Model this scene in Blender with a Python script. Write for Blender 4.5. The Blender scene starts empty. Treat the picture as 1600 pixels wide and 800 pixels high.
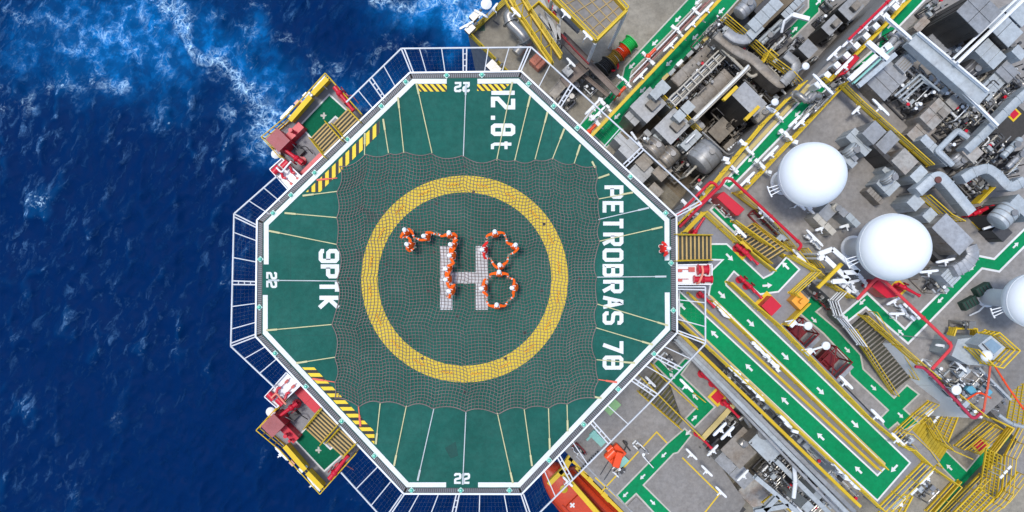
import bpy, bmesh, math, random
import numpy as np
from mathutils import Vector, Matrix
S = bpy.context.scene
COL = S.collection
PI = math.pi
rnd = random.Random(7)

# ------------------------------------------------------------ camera, sky, sun
CH = 38.0                    # camera height above the helideck, metres
F = 1600 * 24 / 36
cam = bpy.data.cameras.new('camera'); cam.lens = 24; cam.sensor_width = 36
cam.clip_start = 0.5; cam.clip_end = 6000
camo = bpy.data.objects.new('camera', cam); camo.location = (0, 0, CH); COL.objects.link(camo)
S.camera = camo
SUN_EL = math.radians(76)
sd = Vector((-0.82, 0.57, 0)).normalized() * math.cos(SUN_EL) + Vector((0, 0, math.sin(SUN_EL)))
W = bpy.data.worlds.new("World"); S.world = W; W.use_nodes = True
wn = W.node_tree; bg = wn.nodes['Background']
sky = wn.nodes.new('ShaderNodeTexSky'); sky.sky_type = 'NISHITA'; sky.sun_disc = False
sky.sun_elevation = SUN_EL; sky.sun_rotation = math.atan2(sd.x, sd.y); sky.air_density = 1.0; sky.dust_density = 1.5
wn.links.new(sky.outputs[0], bg.inputs[0]); bg.inputs[1].default_value = 0.15
sun = bpy.data.lights.new('sun', 'SUN'); sun.energy = 1.5; sun.angle = math.radians(10); sun.color = (1, 0.96, 0.9)
suno = bpy.data.objects.new('sun', sun); COL.objects.link(suno); suno.rotation_mode = 'QUATERNION'
suno.rotation_quaternion = sd.to_track_quat('Z', 'Y')
S.view_settings.view_transform = 'Standard'; S.view_settings.look = 'None'
S.view_settings.exposure = 0.72; S.view_settings.gamma = 1; S.view_settings.use_curve_mapping = False
S.cycles.use_denoising = True
S.cycles.max_bounces = 6; S.cycles.diffuse_bounces = 3; S.cycles.glossy_bounces = 3

def P(px, py, z=0.0):
    """the point at height z that stands at these coordinates of the 1600x800 photograph"""
    d = CH - z
    return Vector(((px - 800) * d / F, (400 - py) * d / F, z))
def mpp(z): return (CH - z) / F

# ------------------------------------------------------------ materials
MATS = {}
def mat(name, col, rough=0.6, metal=0.0, dirt=0.25, scale=1.5, dcol=None, bump=0.15, spec=0.4, streak=0):
    if name in MATS: return MATS[name]
    m = bpy.data.materials.new(name); m.use_nodes = True
    nt = m.node_tree; N = nt.nodes; L = nt.links; b = N['Principled BSDF']
    b.inputs['Roughness'].default_value = rough; b.inputs['Metallic'].default_value = metal
    b.inputs['Specular IOR Level'].default_value = spec
    g = N.new('ShaderNodeNewGeometry')
    n1 = N.new('ShaderNodeTexNoise'); n1.inputs['Scale'].default_value = scale; n1.inputs['Detail'].default_value = 8
    n1.inputs['Roughness'].default_value = 0.68
    L.new(g.outputs['Position'], n1.inputs['Vector'])
    r = N.new('ShaderNodeValToRGB'); r.color_ramp.elements[0].position = 0.42; r.color_ramp.elements[1].position = 0.72
    L.new(n1.outputs['Fac'], r.inputs['Fac'])
    n2 = N.new('ShaderNodeTexNoise'); n2.inputs['Scale'].default_value = scale * 0.25; n2.inputs['Detail'].default_value = 4
    L.new(g.outputs['Position'], n2.inputs['Vector'])
    mx = N.new('ShaderNodeMix'); mx.data_type = 'RGBA'
    mx.inputs[6].default_value = (*col, 1)
    dc = dcol or tuple(c * 0.55 for c in col)
    mx.inputs[7].default_value = (*dc, 1)
    mu = N.new('ShaderNodeMath'); mu.operation = 'MULTIPLY'; mu.inputs[1].default_value = dirt
    L.new(r.outputs['Color'], mu.inputs[0]); L.new(mu.outputs[0], mx.inputs[0])
    m2 = N.new('ShaderNodeMix'); m2.data_type = 'RGBA'; m2.blend_type = 'MULTIPLY'; m2.inputs[0].default_value = 1
    cr = N.new('ShaderNodeValToRGB'); cr.color_ramp.elements[0].position = 0.3; cr.color_ramp.elements[1].position = 0.7
    lo = 1 - dirt * 0.55
    cr.color_ramp.elements[0].color = (lo, lo, lo * 0.98, 1); cr.color_ramp.elements[1].color = (1, 1, 1, 1)
    L.new(n2.outputs['Fac'], cr.inputs['Fac'])
    L.new(mx.outputs[2], m2.inputs[6]); L.new(cr.outputs['Color'], m2.inputs[7])
    n4 = N.new('ShaderNodeTexNoise'); n4.inputs['Scale'].default_value = scale * 5; n4.inputs['Detail'].default_value = 5; n4.inputs['Roughness'].default_value = 0.7
    L.new(g.outputs['Position'], n4.inputs['Vector'])
    c4 = N.new('ShaderNodeValToRGB'); c4.color_ramp.elements[0].position = 0.33; c4.color_ramp.elements[1].position = 0.62
    l4 = 1 - dirt * 0.45; c4.color_ramp.elements[0].color = (l4, l4, l4, 1); c4.color_ramp.elements[1].color = (1, 1, 1, 1)
    L.new(n4.outputs['Fac'], c4.inputs['Fac'])
    m4 = N.new('ShaderNodeMix'); m4.data_type = 'RGBA'; m4.blend_type = 'MULTIPLY'; m4.inputs[0].default_value = 1
    L.new(m2.outputs[2], m4.inputs[6]); L.new(c4.outputs['Color'], m4.inputs[7])
    out = m4.outputs[2]
    L.new(out, b.inputs['Base Color'])
    if bump:
        bp = N.new('ShaderNodeBump'); bp.inputs['Strength'].default_value = bump; bp.inputs['Distance'].default_value = 0.02
        n3 = N.new('ShaderNodeTexNoise'); n3.inputs['Scale'].default_value = 14; n3.inputs['Detail'].default_value = 3
        L.new(g.outputs['Position'], n3.inputs['Vector']); L.new(n3.outputs['Fac'], bp.inputs['Height'])
        L.new(bp.outputs[0], b.inputs['Normal'])
    MATS[name] = m
    return m
M_DGREEN = mat('helideck_green', (0.010, 0.112, 0.086), 0.8, spec=0.2, dirt=0.5, scale=0.6, dcol=(0.034, 0.140, 0.110), bump=0.3)
M_WLINE = mat('white_deck_paint', (0.74, 0.75, 0.74), 0.6, dirt=0.3, scale=2.2, dcol=(0.55, 0.57, 0.54))
M_WRUB = mat('rubbed_white_paint', (0.68, 0.68, 0.70), 0.7, dirt=0.5, scale=5, dcol=(0.30, 0.36, 0.35))
M_YRING = mat('yellow_deck_paint', (0.68, 0.50, 0.035), 0.7, dirt=0.25, scale=2.2, dcol=(0.50, 0.34, 0.02))
M_YHAT = mat('hatch_yellow', (0.78, 0.55, 0.02), 0.6, dirt=0.15, scale=3)
M_BLACK = mat('hatch_black', (0.012, 0.012, 0.012), 0.6, dirt=0.2)
M_WHITE = mat('white_painted_steel', (0.76, 0.78, 0.79), 0.4, dirt=0.14, scale=3, dcol=(0.5, 0.5, 0.47))
M_FRAME = mat('net_frame_paint', (0.60, 0.62, 0.64), 0.5, dirt=0.3, scale=3)
M_GRATE = mat('grey_grating', (0.20, 0.21, 0.23), 0.6, 0.3, dirt=0.4, scale=6)
M_DGRATE = mat('dark_grating', (0.085, 0.085, 0.06), 0.7, 0.2, dirt=0.4, scale=6)
M_PADGREEN = mat('dull_platform_green', (0.003, 0.15, 0.075), 0.8, spec=0.12, dirt=0.5, scale=1.5)
M_GREEN = mat('walkway_green', (0.0015, 0.275, 0.095), 0.75, spec=0.12, dirt=0.45, scale=0.8, dcol=(0.012, 0.17, 0.075), bump=0.25)
M_DECK = mat('grey_deck_paint', (0.31, 0.295, 0.28), 0.75, dirt=0.6, scale=0.7, dcol=(0.19, 0.165, 0.135), bump=0.4)
M_DECKB = mat('beige_stained_deck', (0.34, 0.31, 0.25), 0.75, dirt=0.7, scale=0.55, dcol=(0.20, 0.17, 0.12), bump=0.4)
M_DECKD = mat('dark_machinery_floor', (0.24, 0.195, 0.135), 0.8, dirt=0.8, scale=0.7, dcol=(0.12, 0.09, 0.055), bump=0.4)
M_SLAB = mat('ramp_grey_paint', (0.25, 0.25, 0.27), 0.6, dirt=0.35, scale=1.3)
M_YEL = mat('safety_yellow', (0.72, 0.49, 0.018), 0.45, dirt=0.25, scale=4, dcol=(0.42, 0.25, 0.02))
M_YELP = mat('pale_yellow_strip', (0.60, 0.47, 0.18), 0.6, dirt=0.3, scale=3)
M_YELD = mat('ochre_yellow_rail', (0.50, 0.36, 0.015), 0.5, dirt=0.35, scale=4)
M_RED = mat('signal_red', (0.56, 0.008, 0.028), 0.4, dirt=0.2, scale=3)
M_DRED = mat('dark_red_frame', (0.20, 0.008, 0.012), 0.45, dirt=0.3, scale=3)
M_PINK = mat('faded_red_cover', (0.42, 0.13, 0.13), 0.7, dirt=0.5, scale=3, dcol=(0.30, 0.06, 0.04))
M_ORANGE = mat('lifeboat_orange', (0.80, 0.075, 0.012), 0.35, dirt=0.2, scale=1.5, dcol=(0.6, 0.05, 0.01))
M_BOAT = mat('boat_orange', (0.60, 0.055, 0.014), 0.45, dirt=0.4, scale=1.2, dcol=(0.40, 0.04, 0.012))
M_BROWNR = mat('red_brown_deck', (0.22, 0.022, 0.010), 0.7, dirt=0.6, scale=1.2, dcol=(0.11, 0.02, 0.012))
M_SILVER = mat('galvanised_cladding', (0.40, 0.415, 0.43), 0.45, 0.3, dirt=0.6, scale=0.8, dcol=(0.24, 0.225, 0.20))
M_SILVB = mat('pale_blue_grey_cladding', (0.47, 0.52, 0.545), 0.5, 0.15, dirt=0.5, scale=0.9, dcol=(0.30, 0.30, 0.29))
M_SILVW = mat('weathered_cladding', (0.34, 0.31, 0.27), 0.5, 0.25, dirt=0.7, scale=0.9, dcol=(0.19, 0.14, 0.09))
M_RUSTY = mat('rust_stained_cladding', (0.46, 0.44, 0.40), 0.55, 0.15, dirt=0.75, scale=0.8, dcol=(0.30, 0.17, 0.09))
M_DARK = mat('dark_paint_and_side_shade', (0.05, 0.048, 0.046), 0.55, dirt=0.5, scale=3, dcol=(0.09, 0.075, 0.06))  # dark machines, and pale housings' sides with shade painted in
M_DGREY = mat('dark_grey_paint', (0.08, 0.08, 0.085), 0.55, 0.2, dirt=0.5, scale=2)
M_STEEL = mat('pipe_steel', (0.36, 0.35, 0.33), 0.35, 0.6, dirt=0.4, scale=3)
M_CREAM = mat('cream_pipe_paint', (0.52, 0.49, 0.42), 0.45, dirt=0.4, scale=3, dcol=(0.3, 0.24, 0.17))
M_RADOME = mat('radome_white', (0.82, 0.85, 0.86), 0.7, spec=0.2, dirt=0.06, scale=0.8, bump=0)
M_STRAP = mat('cream_strap', (0.58, 0.55, 0.30), 0.8, dirt=0.3, scale=5)
M_STRAPW = mat('grey_strap', (0.50, 0.55, 0.55), 0.8, dirt=0.3, scale=5)
M_STRAPR = mat('red_strap', (0.80, 0.16, 0.10), 0.8, dirt=0.3, scale=5)
M_ROPE = mat('net_rope', (0.23, 0.18, 0.165), 0.9, dirt=0.5, scale=3, dcol=(0.11, 0.075, 0.06))
M_TREAD = mat('tan_tread_edge', (0.56, 0.38, 0.13), 0.6, dirt=0.4, scale=4)
M_COVER = mat('orange_coverall', (0.95, 0.13, 0.012), 0.8, dirt=0.12, scale=9, spec=0.1)
M_COVRED = mat('red_coverall', (0.80, 0.018, 0.012), 0.8, dirt=0.35, scale=9)
M_SKIN = mat('skin', (0.36, 0.18, 0.11), 0.6, dirt=0.1)
M_GLOVE = mat('work_glove', (0.30, 0.27, 0.20), 0.8, dirt=0.2)
M_BOOT = mat('work_boot', (0.02, 0.018, 0.015), 0.5, dirt=0.2)
M_BAND = mat('reflective_band', (0.62, 0.62, 0.58), 0.4, dirt=0.1)
M_GLASSG = mat('green_lamp_glass', (0.10, 0.50, 0.36), 0.2, dirt=0.1)
M_BLUE = mat('blue_drum_paint', (0.008, 0.02, 0.30), 0.3, dirt=0.2)
M_CYAN = mat('light_blue_cover', (0.12, 0.40, 0.55), 0.6, dirt=0.3)
M_HOSEG = mat('green_hose', (0.02, 0.50, 0.10), 0.6, dirt=0.2)
M_SALMON = mat('salmon_fire_hose', (0.80, 0.26, 0.17), 0.7, dirt=0.2)
M_HULL = mat('hull_paint', (0.30, 0.31, 0.32), 0.6, dirt=0.5, scale=0.3)
M_TURQ = mat('turquoise_tray', (0.25, 0.55, 0.48), 0.5, dirt=0.3)

# ------------------------------------------------------------ mesh builder
class MB:
    def __init__(s): s.v = []; s.f = []; s.m = []; s.mi = 0
    def add(s, vs, fs):
        o = len(s.v); s.v += [Vector(v) for v in vs]; s.f += [[i + o for i in f] for f in fs]; s.m += [s.mi] * len(fs); return s
    def hexa(s, b, t):          # two quads of points, bottom and top, same winding
        return s.add(list(b) + list(t), [(3, 2, 1, 0), (4, 5, 6, 7), (0, 1, 5, 4), (1, 2, 6, 5), (2, 3, 7, 6), (3, 0, 4, 7)])
    def box(s, c, sx, sy, sz, a=0.0):   # c = centre of the base
        ca, sa = math.cos(a), math.sin(a); c = Vector(c)
        q = [c + Vector((x * ca - y * sa, x * sa + y * ca, 0)) for x, y in ((-sx/2, -sy/2), (sx/2, -sy/2), (sx/2, sy/2), (-sx/2, sy/2))]
        return s.hexa(q, [p + Vector((0, 0, sz)) for p in q])
    def prism(s, pts, z0, z1):
        a = sum(pts[i][0] * pts[(i+1) % len(pts)][1] - pts[(i+1) % len(pts)][0] * pts[i][1] for i in range(len(pts)))
        if a < 0: pts = pts[::-1]
        n = len(pts)
        return s.add([(p[0], p[1], z0) for p in pts] + [(p[0], p[1], z1) for p in pts],
                     [list(range(n - 1, -1, -1)), list(range(n, 2 * n))] + [(i, (i+1) % n, n + (i+1) % n, n + i) for i in range(n)])
    def sheet(s, pts, z):
        a = sum(pts[i][0] * pts[(i+1) % len(pts)][1] - pts[(i+1) % len(pts)][0] * pts[i][1] for i in range(len(pts)))
        if a < 0: pts = pts[::-1]
        return s.add([(p[0], p[1], z) for p in pts], [list(range(len(pts)))])
    def tube(s, pts, r, n=6, cap=True):
        pts = [Vector(p) for p in pts]; k = len(pts); rs = r if isinstance(r, (list, tuple)) else [r] * k
        vs = []; fs = []; up = None
        for i, p in enumerate(pts):
            d = (pts[min(i+1, k-1)] - pts[max(i-1, 0)])
            d = d.normalized() if d.length > 1e-9 else Vector((0, 0, 1))
            if up is None: up = Vector((0, 0, 1)) if abs(d.z) < 0.9 else Vector((1, 0, 0))
            x = d.cross(up)
            if x.length < 1e-4: x = d.cross(Vector((1, 0.1, 0)))
            x.normalize(); y = d.cross(x).normalized(); up = -y if False else up
            for j in range(n):
                a = 2 * PI * (j + 0.5) / n
                vs.append(p + x * (math.cos(a) * rs[i]) + y * (math.sin(a) * rs[i]))
        for i in range(k - 1):
            for j in range(n):
                fs.append((i*n + j, i*n + (j+1) % n, (i+1)*n + (j+1) % n, (i+1)*n + j))
        if cap: fs.append(list(range(n-1, -1, -1))); fs.append(list(range((k-1)*n, k*n)))
        return s.add(vs, fs)
    def rod(s, a, b, r, n=6): return s.tube([a, b], r, n)
    def bar(s, a, b, w, h):     # horizontal-ish square bar, a,b centre line, w wide, h high
        a = Vector(a); b = Vector(b); d = (b - a); x = Vector((-d.y, d.x, 0))
        if x.length < 1e-6: x = Vector((1, 0, 0))
        x = x.normalized() * w / 2; y = Vector((0, 0, h / 2))
        return s.add([a-x-y, a+x-y, a+x+y, a-x+y, b-x-y, b+x-y, b+x+y, b-x+y],
                     [(0,1,2,3), (7,6,5,4), (0,4,5,1), (1,5,6,2), (2,6,7,3), (3,7,4,0)])
    def lathe(s, c, prof, n=24):    # prof: list of (r, z)
        c = Vector(c); vs = []; fs = []
        for r, z in prof:
            for j in range(n):
                a = 2 * PI * j / n; vs.append(c + Vector((r * math.cos(a), r * math.sin(a), z)))
        for i in range(len(prof) - 1):
            for j in range(n): fs.append((i*n + j, i*n + (j+1) % n, (i+1)*n + (j+1) % n, (i+1)*n + j))
        fs.append(list(range(n-1, -1, -1))); fs.append(list(range((len(prof)-1)*n, len(prof)*n)))
        return s.add(vs, fs)
    def ball(s, c, r, n=12, sq=1.0):
        k = max(4, n // 2)
        return s.lathe(c, [(max(r * math.sin(PI * i / k), 1e-3), -r * sq * math.cos(PI * i / k)) for i in range(k + 1)], n)
    def hcyl(s, a, b, r, n=20):
        return s.tube([a, b], r, n)

KEEP = {}
def build(name, mb, material, parent=None, smooth=True, origin=None, bevel=0):
    me = bpy.data.meshes.new(name)
    if parent is not None:
        o0 = Vector(KEEP[parent.name])
    elif origin is not None: o0 = Vector(origin)
    else:
        xs = [v.x for v in mb.v]; ys = [v.y for v in mb.v]; zs = [v.z for v in mb.v]
        o0 = Vector(((min(xs) + max(xs)) / 2, (min(ys) + max(ys)) / 2, min(zs)))
    me.from_pydata([tuple(v - o0) for v in mb.v], [], mb.f)
    for x in (material if isinstance(material, (list, tuple)) else [material]): me.materials.append(x)
    if any(mb.m): me.polygons.foreach_set('material_index', mb.m)
    if smooth:
        me.shade_smooth(); me.set_sharp_from_angle(angle=0.7)
    me.validate()
    ob = bpy.data.objects.new(name, me); COL.objects.link(ob)
    if parent is not None: ob.parent = parent
    else: ob.location = o0
    KEEP[ob.name] = o0
    if bevel:
        bv = ob.modifiers.new('bevel', 'BEVEL'); bv.width = bevel; bv.segments = 2; bv.limit_method = 'ANGLE'
    return ob
ALL = []
def tag(o, label, cat, group=None):
    o['label'] = label; o['category'] = cat
    if group: o['group'] = group
    ALL.append(o); return o
def thing(name, label, cat, loc=(0, 0, 0), group=None):
    o = bpy.data.objects.new(name, None); COL.objects.link(o); o.location = loc; o.empty_display_size = 0.2
    KEEP[o.name] = Vector(loc)
    return tag(o, label, cat, group)
def struct(name, mb, m, label=None, parent=None):
    o = build(name, mb, m, parent, smooth=False)
    if parent is None: o['kind'] = 'structure'
    if label: o['label'] = label
    return o
def one(name, label, cat, mb, m, group=None, bevel=0):
    return tag(build(name, mb, m, bevel=bevel), label, cat, group)
def dup(root, loc, rotz=0, label=None, group=None, scale=None):
    r = root.copy(); COL.objects.link(r); r.location = loc; r.rotation_euler = (0, 0, rotz)
    if scale: r.scale = scale
    if label: r['label'] = label
    if group: r['group'] = group
    KEEP[r.name] = Vector(loc); ALL.append(r)
    for ch in list(root.children):
        c = ch.copy(); COL.objects.link(c); c.parent = r
        for g in ch.children:
            d = g.copy(); COL.objects.link(d); d.parent = c
    return r
def pp(pts, z): return [P(x, y, z) for x, y in pts]
def clip(poly, a, b, c):     # keep a*x+b*y<=c
    out = []
    for i in range(len(poly)):
        p, q = poly[i], poly[(i+1) % len(poly)]
        dp = a*p[0] + b*p[1] - c; dq = a*q[0] + b*q[1] - c
        if dp <= 0: out.append(p)
        if dp * dq < 0:
            t = dp / (dp - dq); out.append((p[0] + (q[0]-p[0])*t, p[1] + (q[1]-p[1])*t))
    return out
def inset(pts, d):
    n = len(pts)
    A = sum(pts[i][0] * pts[(i+1) % n][1] - pts[(i+1) % n][0] * pts[i][1] for i in range(n))
    sg = 1 if A > 0 else -1
    out = []
    for i in range(n):
        p0 = Vector(pts[i-1][:2]); p1 = Vector(pts[i][:2]); p2 = Vector(pts[(i+1) % n][:2])
        d1 = (p1 - p0).normalized(); d2 = (p2 - p1).normalized()
        n1 = Vector((-d1.y, d1.x)) * sg; n2 = Vector((-d2.y, d2.x)) * sg
        m = (n1 + n2)
        m = m / max(m.dot(n1), 0.35) if m.length > 1e-6 else n1
        out.append((p1.x + m.x * d, p1.y + m.y * d))
    return out
def strip(mb, pts, t, z, closed=False):   # flat painted line along pts (world xy)
    n = len(pts); L = []; R = []
    for i in range(n):
        p1 = Vector(pts[i][:2])
        d1 = (p1 - Vector(pts[i-1][:2])).normalized() if (i > 0 or closed) else None
        d2 = (Vector(pts[(i+1) % n][:2]) - p1).normalized() if (i < n-1 or closed) else None
        if d1 is None: d1 = d2
        if d2 is None: d2 = d1
        n1 = Vector((-d1.y, d1.x)); n2 = Vector((-d2.y, d2.x)); m = n1 + n2
        m = m / max(m.dot(n1), 0.3)
        L.append((p1.x + m.x*t/2, p1.y + m.y*t/2, z)); R.append((p1.x - m.x*t/2, p1.y - m.y*t/2, z))
    o = len(mb.v); mb.v += [Vector(v) for v in L + R]
    for i in range(n if closed else n - 1):
        j = (i+1) % n; mb.f.append([o+i, o+n+i, o+n+j, o+j]); mb.m.append(mb.mi)
def rounded(pts, r, k=5):
    out = [Vector(pts[0])]
    for i in range(1, len(pts) - 1):
        a, b, c = Vector(pts[i-1]), Vector(pts[i]), Vector(pts[i+1])
        d1 = (a - b); d2 = (c - b); rr = min(r, d1.length * 0.45, d2.length * 0.45)
        p = b + d1.normalized() * rr; q = b + d2.normalized() * rr
        for j in range(k + 1):
            t = j / k; out.append(p * (1-t)**2 + b * (2*t*(1-t)) + q * t*t)
    out.append(Vector(pts[-1])); return out
U = PI / 4            # the ship's axis runs from lower left to upper right in the photograph
# ------------------------------------------------------------ sea
SEA = -38.0
def build_sea():
    d = CH - SEA; k = d / F
    x0, x1 = -62.0, 12.0; y0, y1 = -32.0, 32.0
    hx = 0.17
    xs = np.concatenate([-np.geomspace(3000, 70, 22), np.arange(x0, x1, hx), np.geomspace(14, 3000, 26)])
    ys = np.concatenate([-np.geomspace(3000, 36, 24), np.arange(y0, y1, hx), np.geomspace(34, 3000, 24)])
    X, Y = np.meshgrid(xs, ys)
    rg = np.random.RandomState(5)
    H = np.zeros_like(X); DX = np.zeros_like(X); DY = np.zeros_like(X)
    for i in range(90):
        lam = np.exp(rg.uniform(np.log(0.8), np.log(11)))
        th = rg.normal(math.radians(-28), 0.75)      # travel direction
        kk = 2 * PI / lam; a = 0.0085 * lam ** 0.80 * rg.uniform(0.5, 1.2)
        ph = rg.uniform(0, 2 * PI)
        q = kk * (X * math.cos(th) + Y * math.sin(th)) + ph + 0.9 * np.sin(X * 0.11 + i) + 0.9 * np.cos(Y * 0.13 + i * 2)
        H += a * np.cos(q); DX += -a * 0.75 * math.cos(th) * np.sin(q); DY += -a * 0.75 * math.sin(th) * np.sin(q)
    near = ((X > x0 - 1) & (X < x1 + 1) & (Y > y0 - 1) & (Y < y1 + 1)).astype(float)
    Hs = H * near
    # churned water: bands of foam in the wake, in photograph pixels
    PX = X / k + 800; PY = 400 - Y / k
    def vn(sc, seed):
        r2 = np.random.RandomState(seed); o = np.zeros_like(X)
        for j in range(26):
            l = sc * r2.uniform(0.45, 2.2); t = r2.uniform(0, 2 * PI)
            o += np.cos(2*PI/l*(PX*math.cos(t)+PY*math.sin(t)) + r2.uniform(0, 6.3))
        return o / 5.1
    wob1 = vn(120, 1) * 16; wob2 = vn(120, 2) * 16
    QX = PX + wob1 + vn(34, 21) * 5; QY = PY + wob2 + vn(34, 22) * 5
    def seg(pts, w):
        m = np.zeros_like(X)
        for (ax, ay, aw), (bx, by, bw) in zip(pts[:-1], pts[1:]):
            t = np.clip(((QX-ax)*(bx-ax)+(QY-ay)*(by-ay))/((bx-ax)**2+(by-ay)**2), 0, 1)
            dd = np.hypot(QX-ax-(bx-ax)*t, QY-ay-(by-ay)*t); ww = (aw+(bw-aw)*t) * w
            m = np.maximum(m, np.exp(-(dd/ww)**2))
        return m
    foam = np.maximum.reduce([
        seg([(200, -10, 12), (262, 24, 26), (300, 62, 14), (318, 95, 16), (345, 125, 26), (380, 150, 36), (430, 190, 42)], 1.0) * 1.0,
        seg([(-20, 10, 22), (60, 40, 20), (150, 105, 18), (100, 150, 20), (10, 165, 24)], 1.0) * 0.45,
        seg([(90, 60, 45), (180, 40, 40), (240, 90, 30)], 1.0) * 0.5,
        seg([(310, 20, 14), (370, 22, 14), (385, 60, 12), (375, 110, 14), (350, 130, 12)], 1.0) * 0.45,
        seg([(400, -5, 12), (470, 60, 20), (490, 120, 16), (600, 70, 24), (690, 90, 16)], 1.0) * 0.42,
        seg([(600, 0, 14), (650, 8, 22), (740, 18, 30)], 1.0) * 1.0,
        seg([(150, 130, 18), (190, 122, 20), (215, 118, 12)], 1.0) * 0.75,
        seg([(540, 170, 16), (600, 150, 16)], 1.0) * 0.5,
        seg([(-10, 150, 12), (30, 190, 14)], 1.0) * 0.4])
    aer = np.maximum.reduce([
        np.exp(-(((QX-190)/150)**2 + ((QY-60)/75)**2)) * 1.0,
        seg([(260, 20, 35), (330, 80, 40), (400, 130, 50), (440, 200, 40)], 1.0) * 0.8,
        np.exp(-(((QX-700)/75)**2 + ((QY-15)/38)**2)) * 1.7,
        np.exp(-(((QX-395)/30)**2 + ((QY-55)/38)**2)) * 0.7,
        np.exp(-(((QX-560)/60)**2 + ((QY-130)/40)**2)) * 0.35])
    chop = np.clip(1.0 - (PX*0.85 + PY*0.62) / 680, 0, 1) ** 0.8 * (0.85 + 0.45 * vn(160, 9)) + 0.08
    chop = np.clip(chop, 0.06, 1.2)
    crest = np.clip((H - 0.30 * H.std()) / (2.0 * H.std()), 0, 1)
    n0, n1 = X.shape
    V = np.stack([X + DX * near, Y + DY * near, Hs + SEA], -1).reshape(-1, 3)
    idx = np.arange(n0 * n1).reshape(n0, n1)
    Fq = np.stack([idx[:-1, :-1], idx[:-1, 1:], idx[1:, 1:], idx[1:, :-1]], -1).reshape(-1, 4)
    me = bpy.data.meshes.new('sea')
    me.vertices.add(len(V)); me.vertices.foreach_set('co', V.astype(np.float32).ravel())
    me.loops.add(Fq.size); me.loops.foreach_set('vertex_index', Fq.astype(np.int32).ravel())
    me.polygons.add(len(Fq)); me.polygons.foreach_set('loop_start', (np.arange(len(Fq)) * 4).astype(np.int32))
    me.polygons.foreach_set('loop_total', np.full(len(Fq), 4, np.int32))
    me.update(calc_edges=True); me.shade_smooth()
    for nm, arr in (('foam', foam), ('aer', aer), ('chop', chop), ('crest', crest)):
        at = me.attributes.new(nm, 'FLOAT', 'POINT'); at.data.foreach_set('value', arr.astype(np.float32).ravel())
    m = bpy.data.materials.new('sea_water'); m.use_nodes = True; nt = m.node_tree; N = nt.nodes; L = nt.links; b = N['Principled BSDF']
    def attr(n):
        a = N.new('ShaderNodeAttribute'); a.attribute_name = n; return a.outputs['Fac']
    def math_(op, a, c=None, cl=False):
        q = N.new('ShaderNodeMath'); q.operation = op; q.use_clamp = cl
        for i, v in enumerate((a, c)):
            if v is None: continue
            if isinstance(v, (int, float)): q.inputs[i].default_value = v
            else: L.new(v, q.inputs[i])
        return q.outputs[0]
    g = N.new('ShaderNodeNewGeometry')
    def noise(sc, det=6, rough=0.6, dist=0.0, vec=None):
        n = N.new('ShaderNodeTexNoise'); n.inputs['Scale'].default_value = sc; n.inputs['Detail'].default_value = det
        n.inputs['Roughness'].default_value = rough; n.inputs['Distortion'].default_value = dist
        L.new(vec or g.outputs['Position'], n.inputs['Vector']); return n
    def ramp(x, a, c, va=0.0, vc=1.0):
        mr = N.new('ShaderNodeMapRange'); mr.interpolation_type = 'SMOOTHSTEP'; L.new(x, mr.inputs[0])
        mr.inputs[1].default_value = a; mr.inputs[2].default_value = c; mr.inputs[3].default_value = va; mr.inputs[4].default_value = vc
        return mr.outputs[0]
    def warp(amt, sc, base=None):
        nw = noise(sc, 4, 0.6); v = N.new('ShaderNodeVectorMath'); v.operation = 'MULTIPLY_ADD'
        sb = N.new('ShaderNodeVectorMath'); sb.operation = 'SUBTRACT'; L.new(nw.outputs['Color'], sb.inputs[0]); sb.inputs[1].default_value = (.5, .5, .5)
        L.new(sb.outputs[0], v.inputs[0]); v.inputs[1].default_value = (amt, amt, amt); L.new(base or g.outputs['Position'], v.inputs[2]); return v.outputs[0]
    def ridge(x, p):
        a = math_('ABSOLUTE', math_('SUBTRACT', x, 0.5)); a = math_('SUBTRACT', 1.0, math_('MULTIPLY', a, p), True); return math_('POWER', a, 2.0)
    def mapped(rot, sx, sy, vec):
        st = N.new('ShaderNodeMapping'); st.vector_type = 'TEXTURE'; st.inputs['Rotation'].default_value = (0, 0, math.radians(rot)); st.inputs['Scale'].default_value = (sx, sy, 1)
        L.new(vec, st.inputs['Vector']); return st.outputs[0]
    f = attr('foam'); chop = attr('chop')
    # foam: webs of thin filaments broken up by finer noise
    wv = warp(1.8, 0.45)
    r1 = ridge(noise(0.40, 2, 0.45, 0.4, wv).outputs['Fac'], 24); r2 = ridge(noise(0.90, 2, 0.45, 0.6, wv).outputs['Fac'], 15); r3 = ridge(noise(2.0, 2, 0.45, 0.8, wv).outputs['Fac'], 10)
    fine = ramp(noise(3.0, 7, 0.72, 0.6, wv).outputs['Fac'], 0.38, 0.66); brk = ramp(noise(0.55, 6, 0.65, 0.2, wv).outputs['Fac'], 0.42, 0.64)
    web = math_('MULTIPLY', math_('MAXIMUM', math_('MAXIMUM', math_('MULTIPLY', r1, 1.2), math_('MULTIPLY', r2, 0.95)), math_('MULTIPLY', r3, 0.55)), math_('ADD', math_('MULTIPLY', fine, 0.55), 0.45))
    webm = math_('MULTIPLY', web, ramp(math_('ADD', f, math_('MULTIPLY', math_('SUBTRACT', brk, 0.5), 0.45)), 0.22, 1.1))
    dense = math_('MULTIPLY', math_('MULTIPLY', ramp(f, 0.55, 1.05), 0.16), math_('MULTIPLY', fine, brk))
    # feathery highlights painted on the crests, drawn out along the wave fronts
    mv = mapped(60, 2.2, 0.85, warp(1.3, 0.6))
    a1 = ramp(noise(1.05, 8, 0.68, 0.6, mv).outputs['Fac'], 0.50, 0.74)
    mv2 = mapped(70, 2.0, 0.7, warp(0.9, 1.1))
    a2 = ridge(noise(0.9, 6, 0.62, 0.5, mv2).outputs['Fac'], 12)
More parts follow.
